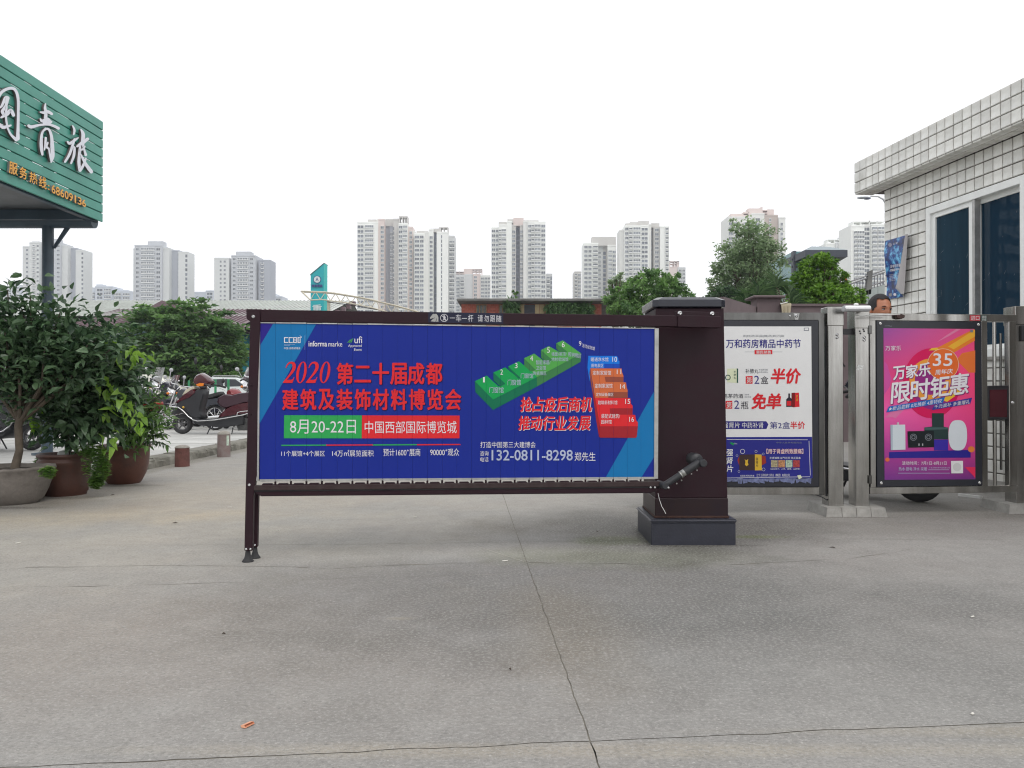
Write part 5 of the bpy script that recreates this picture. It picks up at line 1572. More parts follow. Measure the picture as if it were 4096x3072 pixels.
# battens behind the boards (partly closing the slits)
xs_ = 2.0
k = 0
while xs_ < SP.len - .05:
    MB().box(xs_, xs_ + .03, .021, .05, zb_ + .02, zt_ - .02).build('batten', M['sign_green'], sg); xs_ += .47; k += 1
for k in range(1, nb):
    if k in (1, 2, 3, 4, 6, 7, 8, 9, 5, 10):
        x = .0
        rr = random.Random(k)
        while x < SP.len:
            l = rr.uniform(.3, 1.5) if x > 5.2 else rr.uniform(.1, .4)
            if x + l > SP.len: l = SP.len - x
            MB().box(x, x + l, .0205, .03, zb_ + hb * k - .012, zb_ + hb * k + .012).build('joint_strip', M['black_metal'], sg)
            x += l + rr.uniform(.05, .3)
def sword(s, quad, m, th, bold, y=-.03):
    mb = MB(); text_on(mb, SP, s, quad, 0, bold, off=y)
    n = len(mb.v)
    front = [(v[0], y + v[1] * 12, v[2]) for v in mb.v]; back = [(v[0], y + th, v[2]) for v in mb.v]
    # boundary edges get side walls
    from collections import Counter
    ec = Counter()
    for f in mb.f:
        for i in range(len(f)):
            ec[tuple(sorted((f[i], f[(i + 1) % len(f)])))] += 1
    sides = [(e[0], e[1], e[1] + n, e[0] + n) for e, c_ in ec.items() if c_ == 1]
    o = MB(); o.v = front + back
    for f in mb.f: o.f.append(f); o.m.append(0); o.sm.append(False)
    for f in sides: o.f.append(f); o.m.append(1); o.sm.append(False)
    return o.build('lettering', [m, mat(m.name + '_edge', tuple(v * .35 for v in (.5, .5, .5)), rough=.5)], sg)
M['sign_white'] = mat('sign_white', rgb(212, 214, 222, 1.1), rough=.4, var=.03)
M['sign_orange'] = mat('sign_orange', rgb(222, 160, 62, 1.15), rough=.45, var=.08)
# brush strokes drawn as polylines of varying width (calligraphy)
def stroke(mb, pts, ws, y):
    """pts in picture (s1 crop) coordinates, ws half widths; flat strip mapped onto the sign plane"""
    Q = []
    # catmull-rom subdivide
    n = len(pts)
    for i in range(n - 1):
        p0 = pts[max(0, i - 1)]; p1 = pts[i]; p2 = pts[i + 1]; p3 = pts[min(n - 1, i + 2)]
        for k in range(6):
            t = k / 6
            q = [0.5 * ((2 * p1[j]) + (-p0[j] + p2[j]) * t + (2 * p0[j] - 5 * p1[j] + 4 * p2[j] - p3[j]) * t * t + (-p0[j] + 3 * p1[j] - 3 * p2[j] + p3[j]) * t ** 3) for j in (0, 1)]
            w = ws[i] * (1 - t) + ws[i + 1] * t
            Q.append((q[0], q[1], w))
    Q.append((pts[-1][0], pts[-1][1], ws[-1]))
    L_, R_2 = [], []
    for i, (x, yy, w) in enumerate(Q):
        a = Q[max(0, i - 1)]; b = Q[min(len(Q) - 1, i + 1)]
        dx, dy = b[0] - a[0], b[1] - a[1]; l = math.hypot(dx, dy) or 1
        L_.append((x - dy / l * w, yy + dx / l * w)); R_2.append((x + dy / l * w, yy - dx / l * w))
    def cap(c, p, q, sgn):
        out = []
        cx, cy = (p[0] + q[0]) / 2, (p[1] + q[1]) / 2
        r = math.hypot(p[0] - q[0], p[1] - q[1]) / 2
        a0 = atan2(p[1] - cy, p[0] - cx)
        for k in range(1, 6):
            out.append((cx + r * cos(a0 + sgn * pi * k / 6), cy + r * sin(a0 + sgn * pi * k / 6)))
        return out
    U = pl_pts(SP, 's1', L_, y); V = pl_pts(SP, 's1', R_2, y)
    n = len(U)
    th = .022
    fr_ = [(p[0], y, p[1]) for p in U] + [(p[0], y, p[1]) for p in V]
    bk = [(p[0], y + th, p[2]) for p in fr_]
    mb.add(fr_, [(i, n + i, n + i + 1, i + 1) for i in range(n - 1)], 0)
    mb.add(fr_ + bk, [(i, i + 1, i + 1 + 2 * n, i + 2 * n) for i in range(n - 1)] + [(n + i, n + i + 1, 3 * n + i + 1, 3 * n + i) for i in range(n - 1)] + [(0, n, 3 * n, 2 * n), (n - 1, 2 * n - 1, 4 * n - 1, 3 * n - 1)], 1)
    # round ends
    for (p, q, sg_) in ((L_[0], R_2[0], 1), (L_[-1], R_2[-1], -1)):
        pts_ = [p] + cap(None, p, q, sg_) + [q]
        W_ = pl_pts(SP, 's1', pts_, y - .0004)
        mb.sheet(W_, y - .0004)
def calligraphy(strokes):
    mb = MB()
    for i, (pts, ws) in enumerate(strokes): stroke(mb, pts, ws, -.03 - .0011 * i)
    return mb.build('lettering', [M['sign_white'], mat('sign_white_edge', (.12, .1, .1), rough=.5)], sg)
# 青
calligraphy([([(378, 445), (374, 480), (380, 520), (378, 590)], [5, 11, 13, 16]), ([(335, 515), (365, 520), (395, 512), (430, 530)], [6, 12, 14, 11]), ([(335, 570), (350, 590), (395, 575), (420, 600)], [6, 12, 14, 9]),
    ([(365, 600), (400, 605), (425, 596)], [12, 15, 10]),
    ([(238, 628), (262, 638), (330, 622), (400, 618), (450, 632), (485, 650)], [12, 14, 9, 9, 11, 12]),
    ([(378, 650), (350, 690), (342, 760), (345, 820), (352, 868)], [7, 10, 13, 14, 9]), ([(352, 680), (385, 655), (410, 665), (428, 720), (434, 800), (436, 880), (425, 930)], [5, 9, 10, 12, 16, 17, 7]),
    ([(380, 730), (376, 790), (368, 830)], [10, 9, 5]), ([(395, 770), (385, 800), (405, 820)], [9, 10, 8]), ([(405, 815), (412, 860), (425, 920)], [6, 7, 8])])
# 旅
calligraphy([([(603, 628), (618, 665), (612, 700)], [5, 10, 7]), ([(560, 760), (580, 775), (625, 745), (650, 728)], [7, 12, 10, 5]), ([(618, 740), (600, 800), (575, 870), (540, 928)], [8, 11, 11, 9]),
    ([(600, 810), (618, 812), (612, 880), (590, 940)], [7, 10, 11, 8]), ([(672, 660), (690, 700), (685, 780)], [6, 15, 16]), ([(640, 800), (690, 765), (728, 738)], [8, 16, 12]),
    ([(665, 800), (660, 860), (655, 930), (662, 1000)], [9, 12, 13, 12]), ([(690, 790), (700, 830), (712, 870)], [10, 8, 12]), ([(665, 1000), (690, 960), (712, 900)], [12, 11, 8]), ([(672, 870), (705, 935), (735, 980), (758, 1010)], [7, 12, 15, 15]), ([(668, 830), (690, 822), (705, 800)], [8, 8, 6])])
# 国 (cut by the picture edge)
calligraphy([([(-60, 620), (-40, 480), (-15, 400), (20, 345), (80, 318), (125, 330), (150, 400), (152, 520), (150, 640), (148, 735)], [12, 12, 12, 12, 12, 12, 12, 11, 12, 16]), ([(-30, 480), (10, 470), (45, 400), (62, 400)], [6, 9, 14, 18]), ([(62, 400), (50, 460), (20, 510), (40, 540)], [16, 12, 14, 12]),
    ([(10, 560), (60, 530), (90, 500), (112, 540)], [8, 16, 14, 14]), ([(55, 470), (50, 560), (62, 640)], [9, 9, 8]), ([(-20, 600), (20, 640), (60, 635), (90, 625)], [9, 14, 12, 7]), ([(60, 640), (90, 700), (135, 745)], [7, 9, 14])])
for ch, q in (('服', ((75, 922), (145, 945), (145, 1042), (73, 1018))), ('务', ((163, 962), (222, 985), (222, 1080), (162, 1058))), ('热', ((245, 1005), (308, 1030), (308, 1116), (245, 1096))), ('线', ((324, 1040), (384, 1062), (384, 1158), (324, 1132)))):
    sword(ch, quadq('s1', *q), M['sign_orange'], .02, .035)
sword(':', quadq('s1', (395, 1118), (410, 1124), (410, 1162), (395, 1158)), M['sign_orange'], .02, .03)
for i, ch in enumerate('68609136'):
    x0 = 428 + i * 36.2; yy = 1113 + i * 17.3
    w = 30 if ch != '1' else 12; dx = 0 if ch != '1' else 9
    sword(ch, quadq('s1', (x0 + dx, yy), (x0 + w + dx, yy + 13), (x0 + w + dx, yy + 83 - i * 1.6), (x0 + dx, yy + 70 - i * 1.6)), M['sign_orange'], .02, .045 if ch != '1' else .012)
# canopy structure behind the sign
M['teal_steel'] = mat('dark_teal_steel', rgb(58, 74, 86, 1.0), rough=.4, var=.25, vs=4, dirt=(.02, .03, .04, .4))
cn = thing('canopy', 'dark steel pole and pipe canopy carrying the green sign board', 'canopy', (0, 0, 0))
pX = P(179, 1560, 9.2).x
MB().tube([(pX, 9.25, .09), (pX, 9.25, zb_ - .02)], .062, 20).build('pole', M['teal_steel'], cn)
MB().lathe([(.16, 0), (.16, .02), (.07, .03)], 16, c=(pX, 9.25, .1)).build('pole_foot', M['teal_steel'], cn)
zp = P(300, 884, 9.25).z
pipe = MB().tube([(-9, 9.25, zp), (P(378, 860, 9.25).x, 9.25, zp)], .085, 20).build('pipe', M['teal_steel'], cn)
for x in (pX - 1.2, pX - .35, pX + .28):
    MB().box(x - .03, x + .03, 9.2, 9.3, zp + .05, zb_ + .12).build('bracket', M['teal_steel'], cn)
MB().box(-9, SX - .08, 3, 9.35, zb_ + .10, zb_ + .13).build('soffit', mat('soffit', (.12, .13, .14), rough=.5, metal=.3, var=.2), cn)
MB().box(SX - .1, SX - .04, 3, 9.3, zb_ - .01, zb_ + .08).build('edge_beam', M['teal_steel'], cn)
MB().box(-9, SX - .1, 9.05, 9.12, zb_ - .02, zb_ + .09).build('cross_beam', M['teal_steel'], cn)
MB().box(-9, SX - .1, 7.6, 7.68, zb_ - .0, zb_ + .09).build('cross_beam', M['teal_steel'], cn)
mb = MB(); mb.prism([(pX + .05, zp - .32), (pX + .085, zp - .32), (pX + .27, zp - .06), (pX + .21, zp - .06)], 9.24, 9.26); mb.build('gusset', M['teal_steel'], cn)

# ------------------------------------------------------------------ potted plants
M['clay'] = mat('terracotta', rgb(100, 62, 50, .8), rough=.45, var=.3, vs=9, bump=.15, dirt=(.05, .03, .025, .5))
M['clay2'] = mat('dark_terracotta', rgb(90, 56, 46, .75), rough=.55, var=.3, vs=9, bump=.15, dirt=(.05, .035, .03, .6))
M['stone_pot'] = mat('weathered_stone_pot', rgb(120, 114, 108, .9), rough=.9, var=.4, vs=6, bump=.7, bs=22, dirt=(.09, .08, .07, .7))
M['soil'] = mat('soil', (.04, .03, .022), rough=1, var=.4, vs=30, bump=.8)
leaf_dark = leaf_mat('leaf_dark_glossy', (.024, .054, .028), (.12, .20, .10), .34, .25)
leaf_mid = leaf_mat('leaf_mid', (.03, .075, .025), (.14, .25, .07), .4, .3)
leaf_lime = leaf_mat('leaf_lime', (.14, .26, .04), (.28, .46, .09), .4, .4)
leaf_clover = leaf_mat('leaf_clover', (.12, .24, .05), (.26, .44, .1), .5, .35)
leaf_palm = leaf_mat('leaf_palm', (.025, .055, .025), (.10, .17, .07), .4, .3)

def pot(label, px, D, prof, m, seg=36, ragged=0.0):
    x = P(px, 1560, D).x
    r = thing('potted_plant', label, 'potted plant', (x, D, 0), group='big potted plants by the kerb')
    mb = MB().lathe(prof, seg, smooth=True, cap=False)
    R0, z0 = prof[-1]
    mb.lathe([(R0, z0), (R0 - .02, z0), (R0 - .03, z0 - .05)], seg, cap=False)
    if ragged:
        rr = random.Random(9)
        mb.v = [(v[0] * (1 + ragged * noise.noise(Vector((v[0] * 9, v[1] * 9, v[2] * 12)))), v[1] * (1 + ragged * noise.noise(Vector((v[0] * 9, v[1] * 9, v[2] * 12 + 5)))), v[2] + (ragged * .5 * noise.noise(Vector((v[0] * 14, v[1] * 14, 3))) if v[2] > z0 * .8 else 0)) for v in mb.v]
    mb.build('pot', m, r)
    MB().lathe([(R0 - .015, z0 - .03), (R0 * .5, z0 - .018), (.0001, z0 - .012)], 20, cap=False).build('soil', M['soil'], r)
    return r, z0, R0

def big_leaves(root, anchors, nsep, n, l, w, m, rng, droop=.25, spread=.07, tone=.0, name='leaf'):
    """the nearest leaves are objects of their own, the rest one mass"""
    allv = []
    for _ in range(n):
        c, d = rng.choice(anchors)
        p = c + Vector((rng.gauss(0, 1), rng.gauss(0, 1), rng.gauss(0, 1))) * spread
        dd = d * .8 + Vector((rng.gauss(0, .6), rng.gauss(0, .6), rng.gauss(-.25, .45)))
        allv.append((p, dd))
    allv.sort(key=lambda q: q[0].y)
    me = []
    for k in range(3):
        lv = Leaves(True); lv.add(Vector((0, 0, 0)), Vector((0, 1, 0)), l, w * (.85 + .15 * k), .25 + .3 * k + tone, roll=0, droop=droop * (.6 + .5 * k))
        t = lv.build('leaf_tmp', m); me.append(t.data); bpy.data.objects.remove(t)
    for (p, d) in allv[:nsep]:
        o = link(name, rng.choice(me), root)
        R = frame_from(d, rng.gauss(0, .5)).to_4x4()
        s = rng.uniform(.75, 1.3)
        o.matrix_local = Matrix.Translation(p) @ R @ Matrix.Scale(s, 4)
    lv = Leaves(True)
    for (p, d) in allv[nsep:]:
        lv.add(p, d, l * rng.uniform(.7, 1.25), w * rng.uniform(.8, 1.2), min(1, max(0, rng.random() * .8 + tone)), droop=droop, rng=rng)
    if lv.f: lv.build('foliage', m, root, kind='stuff')

def branch_anchors(mb, base, tips, r0, rng, z_fork, seg=7):
    """draws limbs from a trunk to each tip, returns anchors along the outer half"""
    an = []
    for t in tips:
        t = Vector(t)
        f = Vector(base) + Vector((0, 0, z_fork * rng.uniform(.6, 1.1)))
        m = f.lerp(t, .5) + Vector((rng.gauss(0, .04), rng.gauss(0, .04), .05))
        mb.tube([f, m, t], [r0 * .55, r0 * .35, r0 * .12], seg)
        for k in range(5):
            q = m.lerp(t, k / 4.0)
            an.append((q, (t - f).normalized()))
    return an
rng = random.Random(21)
def loc_px(r, px, py, dy):   # point near the root's depth
    p = P(px, py, r.location.y + dy); return p - r.location
# pot 1: pale stone pot with a small tree
p1, z1, R1 = pot('leftmost plant, small dark leaved tree in a pale weathered stone pot', 55, 6.02, [(.17, 0), (.20, .03), (.235, .1), (.262, .2), (.275, .25), (.285, .262), (.28, .275)], M['stone_pot'], ragged=.035)
tm = MB()
tm.tube([(.02, -.02, z1 - .03), (.045, 0, z1 + .12), (.035, 0, z1 + .30), (.05, 0, z1 + .36)], [.034, .027, .028, .03], 10)
fork = Vector((.045, 0, z1 + .33))
tips = []
for (px, py, dy) in ((20, 1560, 0), (-60, 1420, .1), (120, 1180, -.05), (30, 1160, .1), (-30, 1260, -.1), (240, 1250, 0), (300, 1290, .1), (380, 1300, .15), (430, 1310, .2), (180, 1380, -.15), (60, 1400, -.1), (300, 1420, 0), (150, 1300, .2), (-80, 1200, .2), (90, 1240, 0), (350, 1380, -.05), (230, 1330, .2), (20, 1330, -.2), (440, 1400, .05), (200, 1500, .1), (100, 1480, .15)):
    tips.append(loc_px(p1, px, py, dy))
an = []
for t in tips:
    m1 = fork.lerp(t, .45) + Vector((rng.gauss(0, .05), rng.gauss(0, .05), .02))
    tm.tube([fork, m1, t], [.018, .011, .004], 6)
    for k in range(6): an.append((m1.lerp(t, .15 + .17 * k), (t - m1).normalized()))
tm.tube([fork, loc_px(p1, 50, 1620, 0), loc_px(p1, 40, 1480, 0)], [.02, .014, .008], 7)
tm.build('trunk', M['bark'], p1)
big_leaves(p1, an, 150, 3000, .082, .02, leaf_dark, rng, spread=.085)
# pot 2
p2, z2, R2 = pot('middle plant, dense dark leaved shrub in a ribbed brown terracotta pot with clover spilling over', 262, 6.5, [(.158, 0), (.162, .02), (.17, .03), (.178, .12), (.188, .24), (.205, .265), (.203, .28), (.192, .287), (.19, .3), (.205, .31), (.21, .325), (.203, .335)], M['clay2'])
tm = MB(); tm.tube([(0.02, 0, z2 - .03), (.03, 0, z2 + .18), (.06, 0, z2 + .4)], [.026, .022, .018], 9)
base = Vector((.04, 0, z2))
tips = [loc_px(p2, px, py, dy) for px, py, dy in ((150, 1500, 0), (200, 1420, .1), (330, 1440, -.1), (420, 1440, .1), (300, 1560, -.2), (380, 1600, -.1), (230, 1640, -.15), (440, 1560, 0), (330, 1700, -.15), (180, 1600, 0), (400, 1700, .05), (280, 1480, .1), (360, 1500, .15), (450, 1470, .1), (250, 1720, -.1), (150, 1680, .05), (420, 1640, -.1), (210, 1560, -.2), (520, 1500, 0), (500, 1420, .05), (540, 1560, -.1), (490, 1620, -.1), (470, 1700, -.1), (470, 1380, .1), (350, 1370, .05), (530, 1640, .05))]
an = branch_anchors(tm, base, tips, .022, rng, .28)
tm.build('stem', M['bark'], p2)
big_leaves(p2, an, 150, 2700, .09, .026, leaf_dark, rng, spread=.08, droop=.35)
# lime shoots
lim = []
for (px, py) in ((412, 1352), (470, 1400), (520, 1410), (560, 1410), (400, 1545), (440, 1570), (480, 1620), (500, 1640), (540, 1650), (520, 1680), (430, 1660), (555, 1690), (475, 1600), (320, 1390), (170, 1625), (140, 1680), (300, 1400), (440, 1750), (60, 1610)):
    lim.append((loc_px(p2, px, py, -.22 if px > 380 else -.1), Vector((rng.uniform(.1, .8), -.4, rng.uniform(-.9, .1)))))
big_leaves(p2, lim, 48, 80, .085, .021, leaf_lime, rng, spread=.035, droop=.5)
# clover spilling on the right, small tuft at the left
def clover(r, cs, n, sz=.016):
    lv = Leaves(True); rr = random.Random(5)
    for _ in range(n):
        c, rad = rr.choice(cs)
        d = Vector((rr.gauss(0, 1), rr.gauss(0, 1), rr.gauss(0, 1))).normalized() * (rr.random() ** .4)
        p = c + Vector((d.x * rad[0], d.y * rad[1], d.z * rad[2]))
        for k in range(3):
            a = 2 * pi * k / 3 + rr.random()
            lv.add(p, Vector((cos(a), sin(a), .25)), sz * rr.uniform(.7, 1.2), sz * .5, rr.random(), roll=0)
    lv.build('clover', leaf_clover, r, kind='stuff')
clover(p2, [(loc_px(p2, 375, 1850, -.2), (.09, .07, .14)), (loc_px(p2, 405, 1880, -.2), (.075, .07, .10)), (loc_px(p2, 400, 1835, -.2), (.07, .07, .10)), (loc_px(p2, 350, 1800, -.2), (.09, .06, .06)), (loc_px(p2, 385, 1930, -.2), (.06, .05, .06)), (loc_px(p2, 165, 1850, -.02), (.05, .05, .05))], 2600, .019)
clover(p1, [(loc_px(p1, 190, 1890, -.25), (.06, .05, .05))], 260, .019)
MB().ball((loc_px(p2, 252, 1815, -.05)), (.045, .035, .028), 12, 7).build('white_stone', mat('pale_stone', rgb(170, 172, 168, 1.1), rough=.7, var=.15), p2)
# pot 3
p3, z3, R3_ = pot('right plant, arching palm and bamboo leaves in a rounded glossy terracotta bowl', 498, 7.3, [(.135, 0), (.15, .02), (.185, .09), (.207, .17), (.214, .25), (.216, .32), (.23, .335), (.228, .35)], M['clay'])
fr = MB(); lv = Leaves(); rr = random.Random(14)
sep = []
def frond(b, tip, n, l, w, m_tone):
    b = Vector(b); tip = Vector(tip)
    mid = b.lerp(tip, .5) + Vector((0, 0, .16 * (tip - b).length))
    pts = []
    for k in range(13):
        t = k / 12
        pts.append(b * (1 - t) ** 2 + mid * 2 * t * (1 - t) + tip * t * t)
    fr.tube(pts, [.005 * (1 - .75 * k / 12) for k in range(13)], 5)
    for k in range(3, 13):
        t = (pts[k] - pts[k - 1]).normalized()
        s = t.cross(Vector((0, 0, 1)))
        if s.length < .1: s = Vector((1, 0, 0))
        s.normalize()
        for sg_ in (-1, 1):
            for q in range(2):
                d = (t * .6 + s * sg_ * .9 + Vector((0, 0, -.15 + rr.uniform(-.15, .15))))
                lv.add(pts[k] + t * q * .01, d, l * (1 - .4 * abs(k - 7) / 7) * rr.uniform(.8, 1.1), w, min(1, max(0, m_tone + rr.gauss(0, .15))), droop=.3, rng=rr)
for (px, py, dy) in ((560, 1520, 0), (600, 1490, .1), (640, 1450, .05), (520, 1480, .1), (470, 1500, .0), (650, 1560, -.1), (610, 1610, -.15), (670, 1690, -.1), (650, 1740, -.15), (655, 1780, -.1), (570, 1560, -.2), (440, 1560, -.1), (540, 1700, -.25), (620, 1640, .15), (500, 1600, -.2), (400, 1620, .1), (590, 1700, -.2), (480, 1720, -.25)):
    t = loc_px(p3, px, py, dy)
    frond((rr.uniform(-.06, .06), rr.uniform(-.06, .06), z3 - .02), t, 12, .10, .006, .35)
fr.build('stems', leaf_palm, p3)
lv.build('palm_leaves', leaf_palm, p3, kind='stuff')
an = []
tm = MB()
for (px, py, dy) in ((600, 1640, -.1), (640, 1680, -.12), (560, 1660, -.2), (580, 1740, -.22), (620, 1720, -.15), (540, 1620, -.1), (500, 1660, -.2), (590, 1590, 0), (655, 1650, 0), (520, 1740, -.25)):
    t = loc_px(p3, px, py, dy); b = Vector((rr.uniform(-.05, .08), -.05, z3 - .02))
    tm.tube([b, b.lerp(t, .6) + Vector((0, 0, .08)), t], [.005, .004, .002], 5)
    for k in range(5): an.append((b.lerp(t, .5 + .12 * k) + Vector((0, 0, .03)), (t - b).normalized()))
tm.build('bamboo_stems', leaf_palm, p3)
big_leaves(p3, an, 120, 700, .075, .013, leaf_mid, rng, spread=.06, droop=.3, tone=.25)
# ------------------------------------------------------------------ scooters and motorcycles
S6 = .3617 / F * 13.6
def b6(x, y): return ((x - 640) * S6, (1205 - y) * S6)     # profile from the picture; x grows to the rear
def b6s(p): return [b6(*q) for q in p]
def wheel(mb_t, mb_r, cx, R, w, tr, spokes=5):
    mb_t.lathe([(R - tr, -w * .35), (R - tr * .5, -w * .5), (R - tr * .1, -w * .35), (R, 0), (R - tr * .1, w * .35), (R - tr * .5, w * .5), (R - tr, w * .35)], 32, c=(cx, 0, R), axis='y', cap=False)
    mb_r.lathe([(R - tr, -w * .33), (R - tr - .012, -w * .3), (R - tr - .012, w * .3), (R - tr, w * .33)], 32, c=(cx, 0, R), axis='y', cap=False)
    mb_r.lathe([(.028, -w * .5), (.028, w * .5)], 14, c=(cx, 0, R), axis='y')
    for k in range(spokes):
        a = 2 * pi * k / spokes + .3
        mb_r.tube([(cx + .02 * cos(a), 0, R + .02 * sin(a)), (cx + (R - tr - .006) * cos(a), 0, R + (R - tr - .006) * sin(a))], [.012, .009], 6)
def scooter(label, loc, rz, body, panel_m, scale=1.0, group='parked scooters and motorcycles'):
    r = thing('scooter', label, 'scooter', loc, rz, group=group)
    r.scale = (scale,) * 3
    dk = M['dark_plastic']
    for cx in (0, 1.27):
        t, q = MB(), MB(); wheel(t, q, cx, .17, .09, .065)
        t.build('tyre', M['rubber'], r); q.build('rim', mat('dull_rim', (.12, .12, .125), rough=.35, metal=.6), r)
    MB().pill(b6s([(520, 1000), (530, 955), (600, 905), (700, 920), (770, 985), (790, 1040), (740, 1010), (640, 965), (560, 990)]), .075, .5).build('front_fender', dk, r, bevel=0)
    MB().pill(b6s([(548, 1000), (552, 940), (630, 935), (632, 975), (590, 985)]), .05, .4).build('fender_tip', panel_m, r)
    MB().pill(b6s([(590, 905), (600, 860), (690, 800), (760, 750), (850, 700), (912, 700), (905, 780), (880, 860), (868, 930), (870, 985), (893, 1035), (800, 1040), (760, 1000), (690, 930)]), .15, .5, .88).build('leg_shield', dk, r)
    MB().lathe([(.0001, 0), (.018, .0), (.018, .02)], 14, c=(b6(688, 908)[0], -.158, b6(688, 908)[1]), axis='y').build('badge', mat('yellow_badge', rgb(200, 160, 60, 1.1)), r)
    MB().pill(b6s([(580, 872), (690, 770), (790, 700), (832, 738), (765, 800), (690, 830), (600, 868)]), .165, .45, .85).build('front_panel', panel_m, r)
    MB().pill(b6s([(655, 778), (700, 712), (790, 675), (812, 700), (740, 745)]), .12, .4, .85).build('headlamp_panel', mat('scooter_cream', rgb(190, 184, 165, 1.1), rough=.3), r)
    MB().pill(b6s([(775, 645), (780, 590), (815, 548), (868, 530), (920, 562), (960, 600), (985, 640), (955, 662), (900, 680), (830, 672)]), .15, .7, .75).build('headlight_cowl', panel_m, r)
    for s in (-1, 1):
        MB().pill(b6s([(820, 662), (865, 642), (915, 646), (902, 676), (850, 680)]), .02, .3, yc=s * .135).build('indicator', mat('amber_lens', rgb(214, 120, 30, 1.1), rough=.2), r)
        a = b6(900, 655); b = b6(985, 670); c = b6(1030, 690)
        MB().tube([(a[0], s * .1, a[1]), (b[0], s * .26, b[1])], .012, 8).tube([(b[0], s * .24, b[1]), (c[0], s * .36, c[1])], .018, 10).build('handle_grip', M['rubber'], r)
        MB().tube([(b[0] - .03, s * .25, b[1] - .03), (c[0] - .02, s * .38, c[1] - .05)], .005, 6).build('brake_lever', M['chrome'], r)
        a = b6(850, 535); b = b6(856, 455); cmr = b6(858, 408)
        o = .0 if s < 0 else .17
        MB().tube([(a[0] + o, s * .14, a[1]), (b[0] + o, s * .27, b[1] - (.06 if s > 0 else 0))], .006, 6).ball((cmr[0] + o + (.0 if s < 0 else .04), s * .3, cmr[1] - (.10 if s > 0 else 0)), (.02, .05, .062), 12, 8).build('mirror', dk, r)
    MB().pill(b6s([(760, 1000), (870, 1040), (1040, 1030), (1180, 990), (1350, 990), (1350, 1100), (1100, 1130), (860, 1110), (785, 1075)]), .14, .35, .92).build('floorboard', dk, r)
    for s in (-1, 1):
        pts = [(515, 915), (560, 902), (640, 908), (690, 945), (750, 1010), (800, 1045), (850, 1058), (1040, 1046), (1200, 1018), (1350, 990), (1480, 950)]
        MB().tube([(b6(*p)[0], s * (.10 if i < 2 else .175), b6(*p)[1]) for i, p in enumerate(pts)], .0095, 8).tube([(b6(*p)[0], s * .14, b6(*p)[1]) for p in ((540, 905), (562, 876), (622, 868), (636, 905))], .007, 6).build('chrome_guard', M['chrome'], r)
        MB().tube([(b6(*p)[0], s * .18, b6(*p)[1]) for p in ((1280, 1005), (1285, 965), (1320, 955), (1420, 945))], .008, 6).build('side_rail', M['chrome'], r)
    MB().pill(b6s([(1045, 1030), (1110, 940), (1200, 890), (1300, 862), (1500, 830), (1700, 838), (1690, 915), (1560, 965), (1350, 985), (1150, 1010)]), .15, .5, .88).build('rear_body', body, r)
    MB().pill(b6s([(1035, 855), (1050, 800), (1105, 768), (1200, 775), (1290, 752), (1400, 742), (1600, 722), (1690, 760), (1600, 825), (1350, 860), (1250, 890), (1130, 925), (1075, 905)]), .15, .6, .85).build('seat', mat('brown_seat', rgb(56, 34, 44, 1.1), rough=.5, var=.15), r)
    MB().pill(b6s([(1225, 1050), (1320, 1010), (1520, 1050), (1510, 1160), (1270, 1165)]), .1, .4).build('engine', mat('engine_grey', (.08, .08, .08), rough=.5, metal=.5, var=.4, vs=25), r)
    MB().pill(b6s([(1640, 830), (1720, 800), (1735, 850), (1690, 880)]), .1, .4).build('tail_light', mat('red_lens', (.3, .01, .01), rough=.2), r)
    for p, q in (((975, 1110), (940, 1212)), ((1215, 1140), (1210, 1208)), ((985, 1110), (1010, 1160))):
        a, b = b6(*p), b6(*q)
        MB().tube([(a[0], -.08, a[1]), (b[0], -.12, max(.004, b[1]))], .01, 6).build('stand', dk, r)
    return r
M['sc_maroon'] = mat('scooter_maroon', rgb(72, 18, 30, .9), rough=.25, coat=.5, var=.08)
M['sc_dark'] = mat('scooter_black', rgb(40, 42, 52, 1.1), rough=.25, coat=.4, var=.1)
M['sc_red'] = mat('scooter_red', rgb(120, 22, 30, 1.0), rough=.25, coat=.5, var=.08)
M['sc_blue'] = mat('scooter_navy', rgb(34, 38, 50, 1.0), rough=.3, coat=.4, var=.1)
sc0 = scooter('maroon scooter with amber indicator and chrome guard rails parked side on', (P(731, 1560, 13.6).x, 13.6, .1), 0, M['sc_maroon'], M['sc_maroon'])

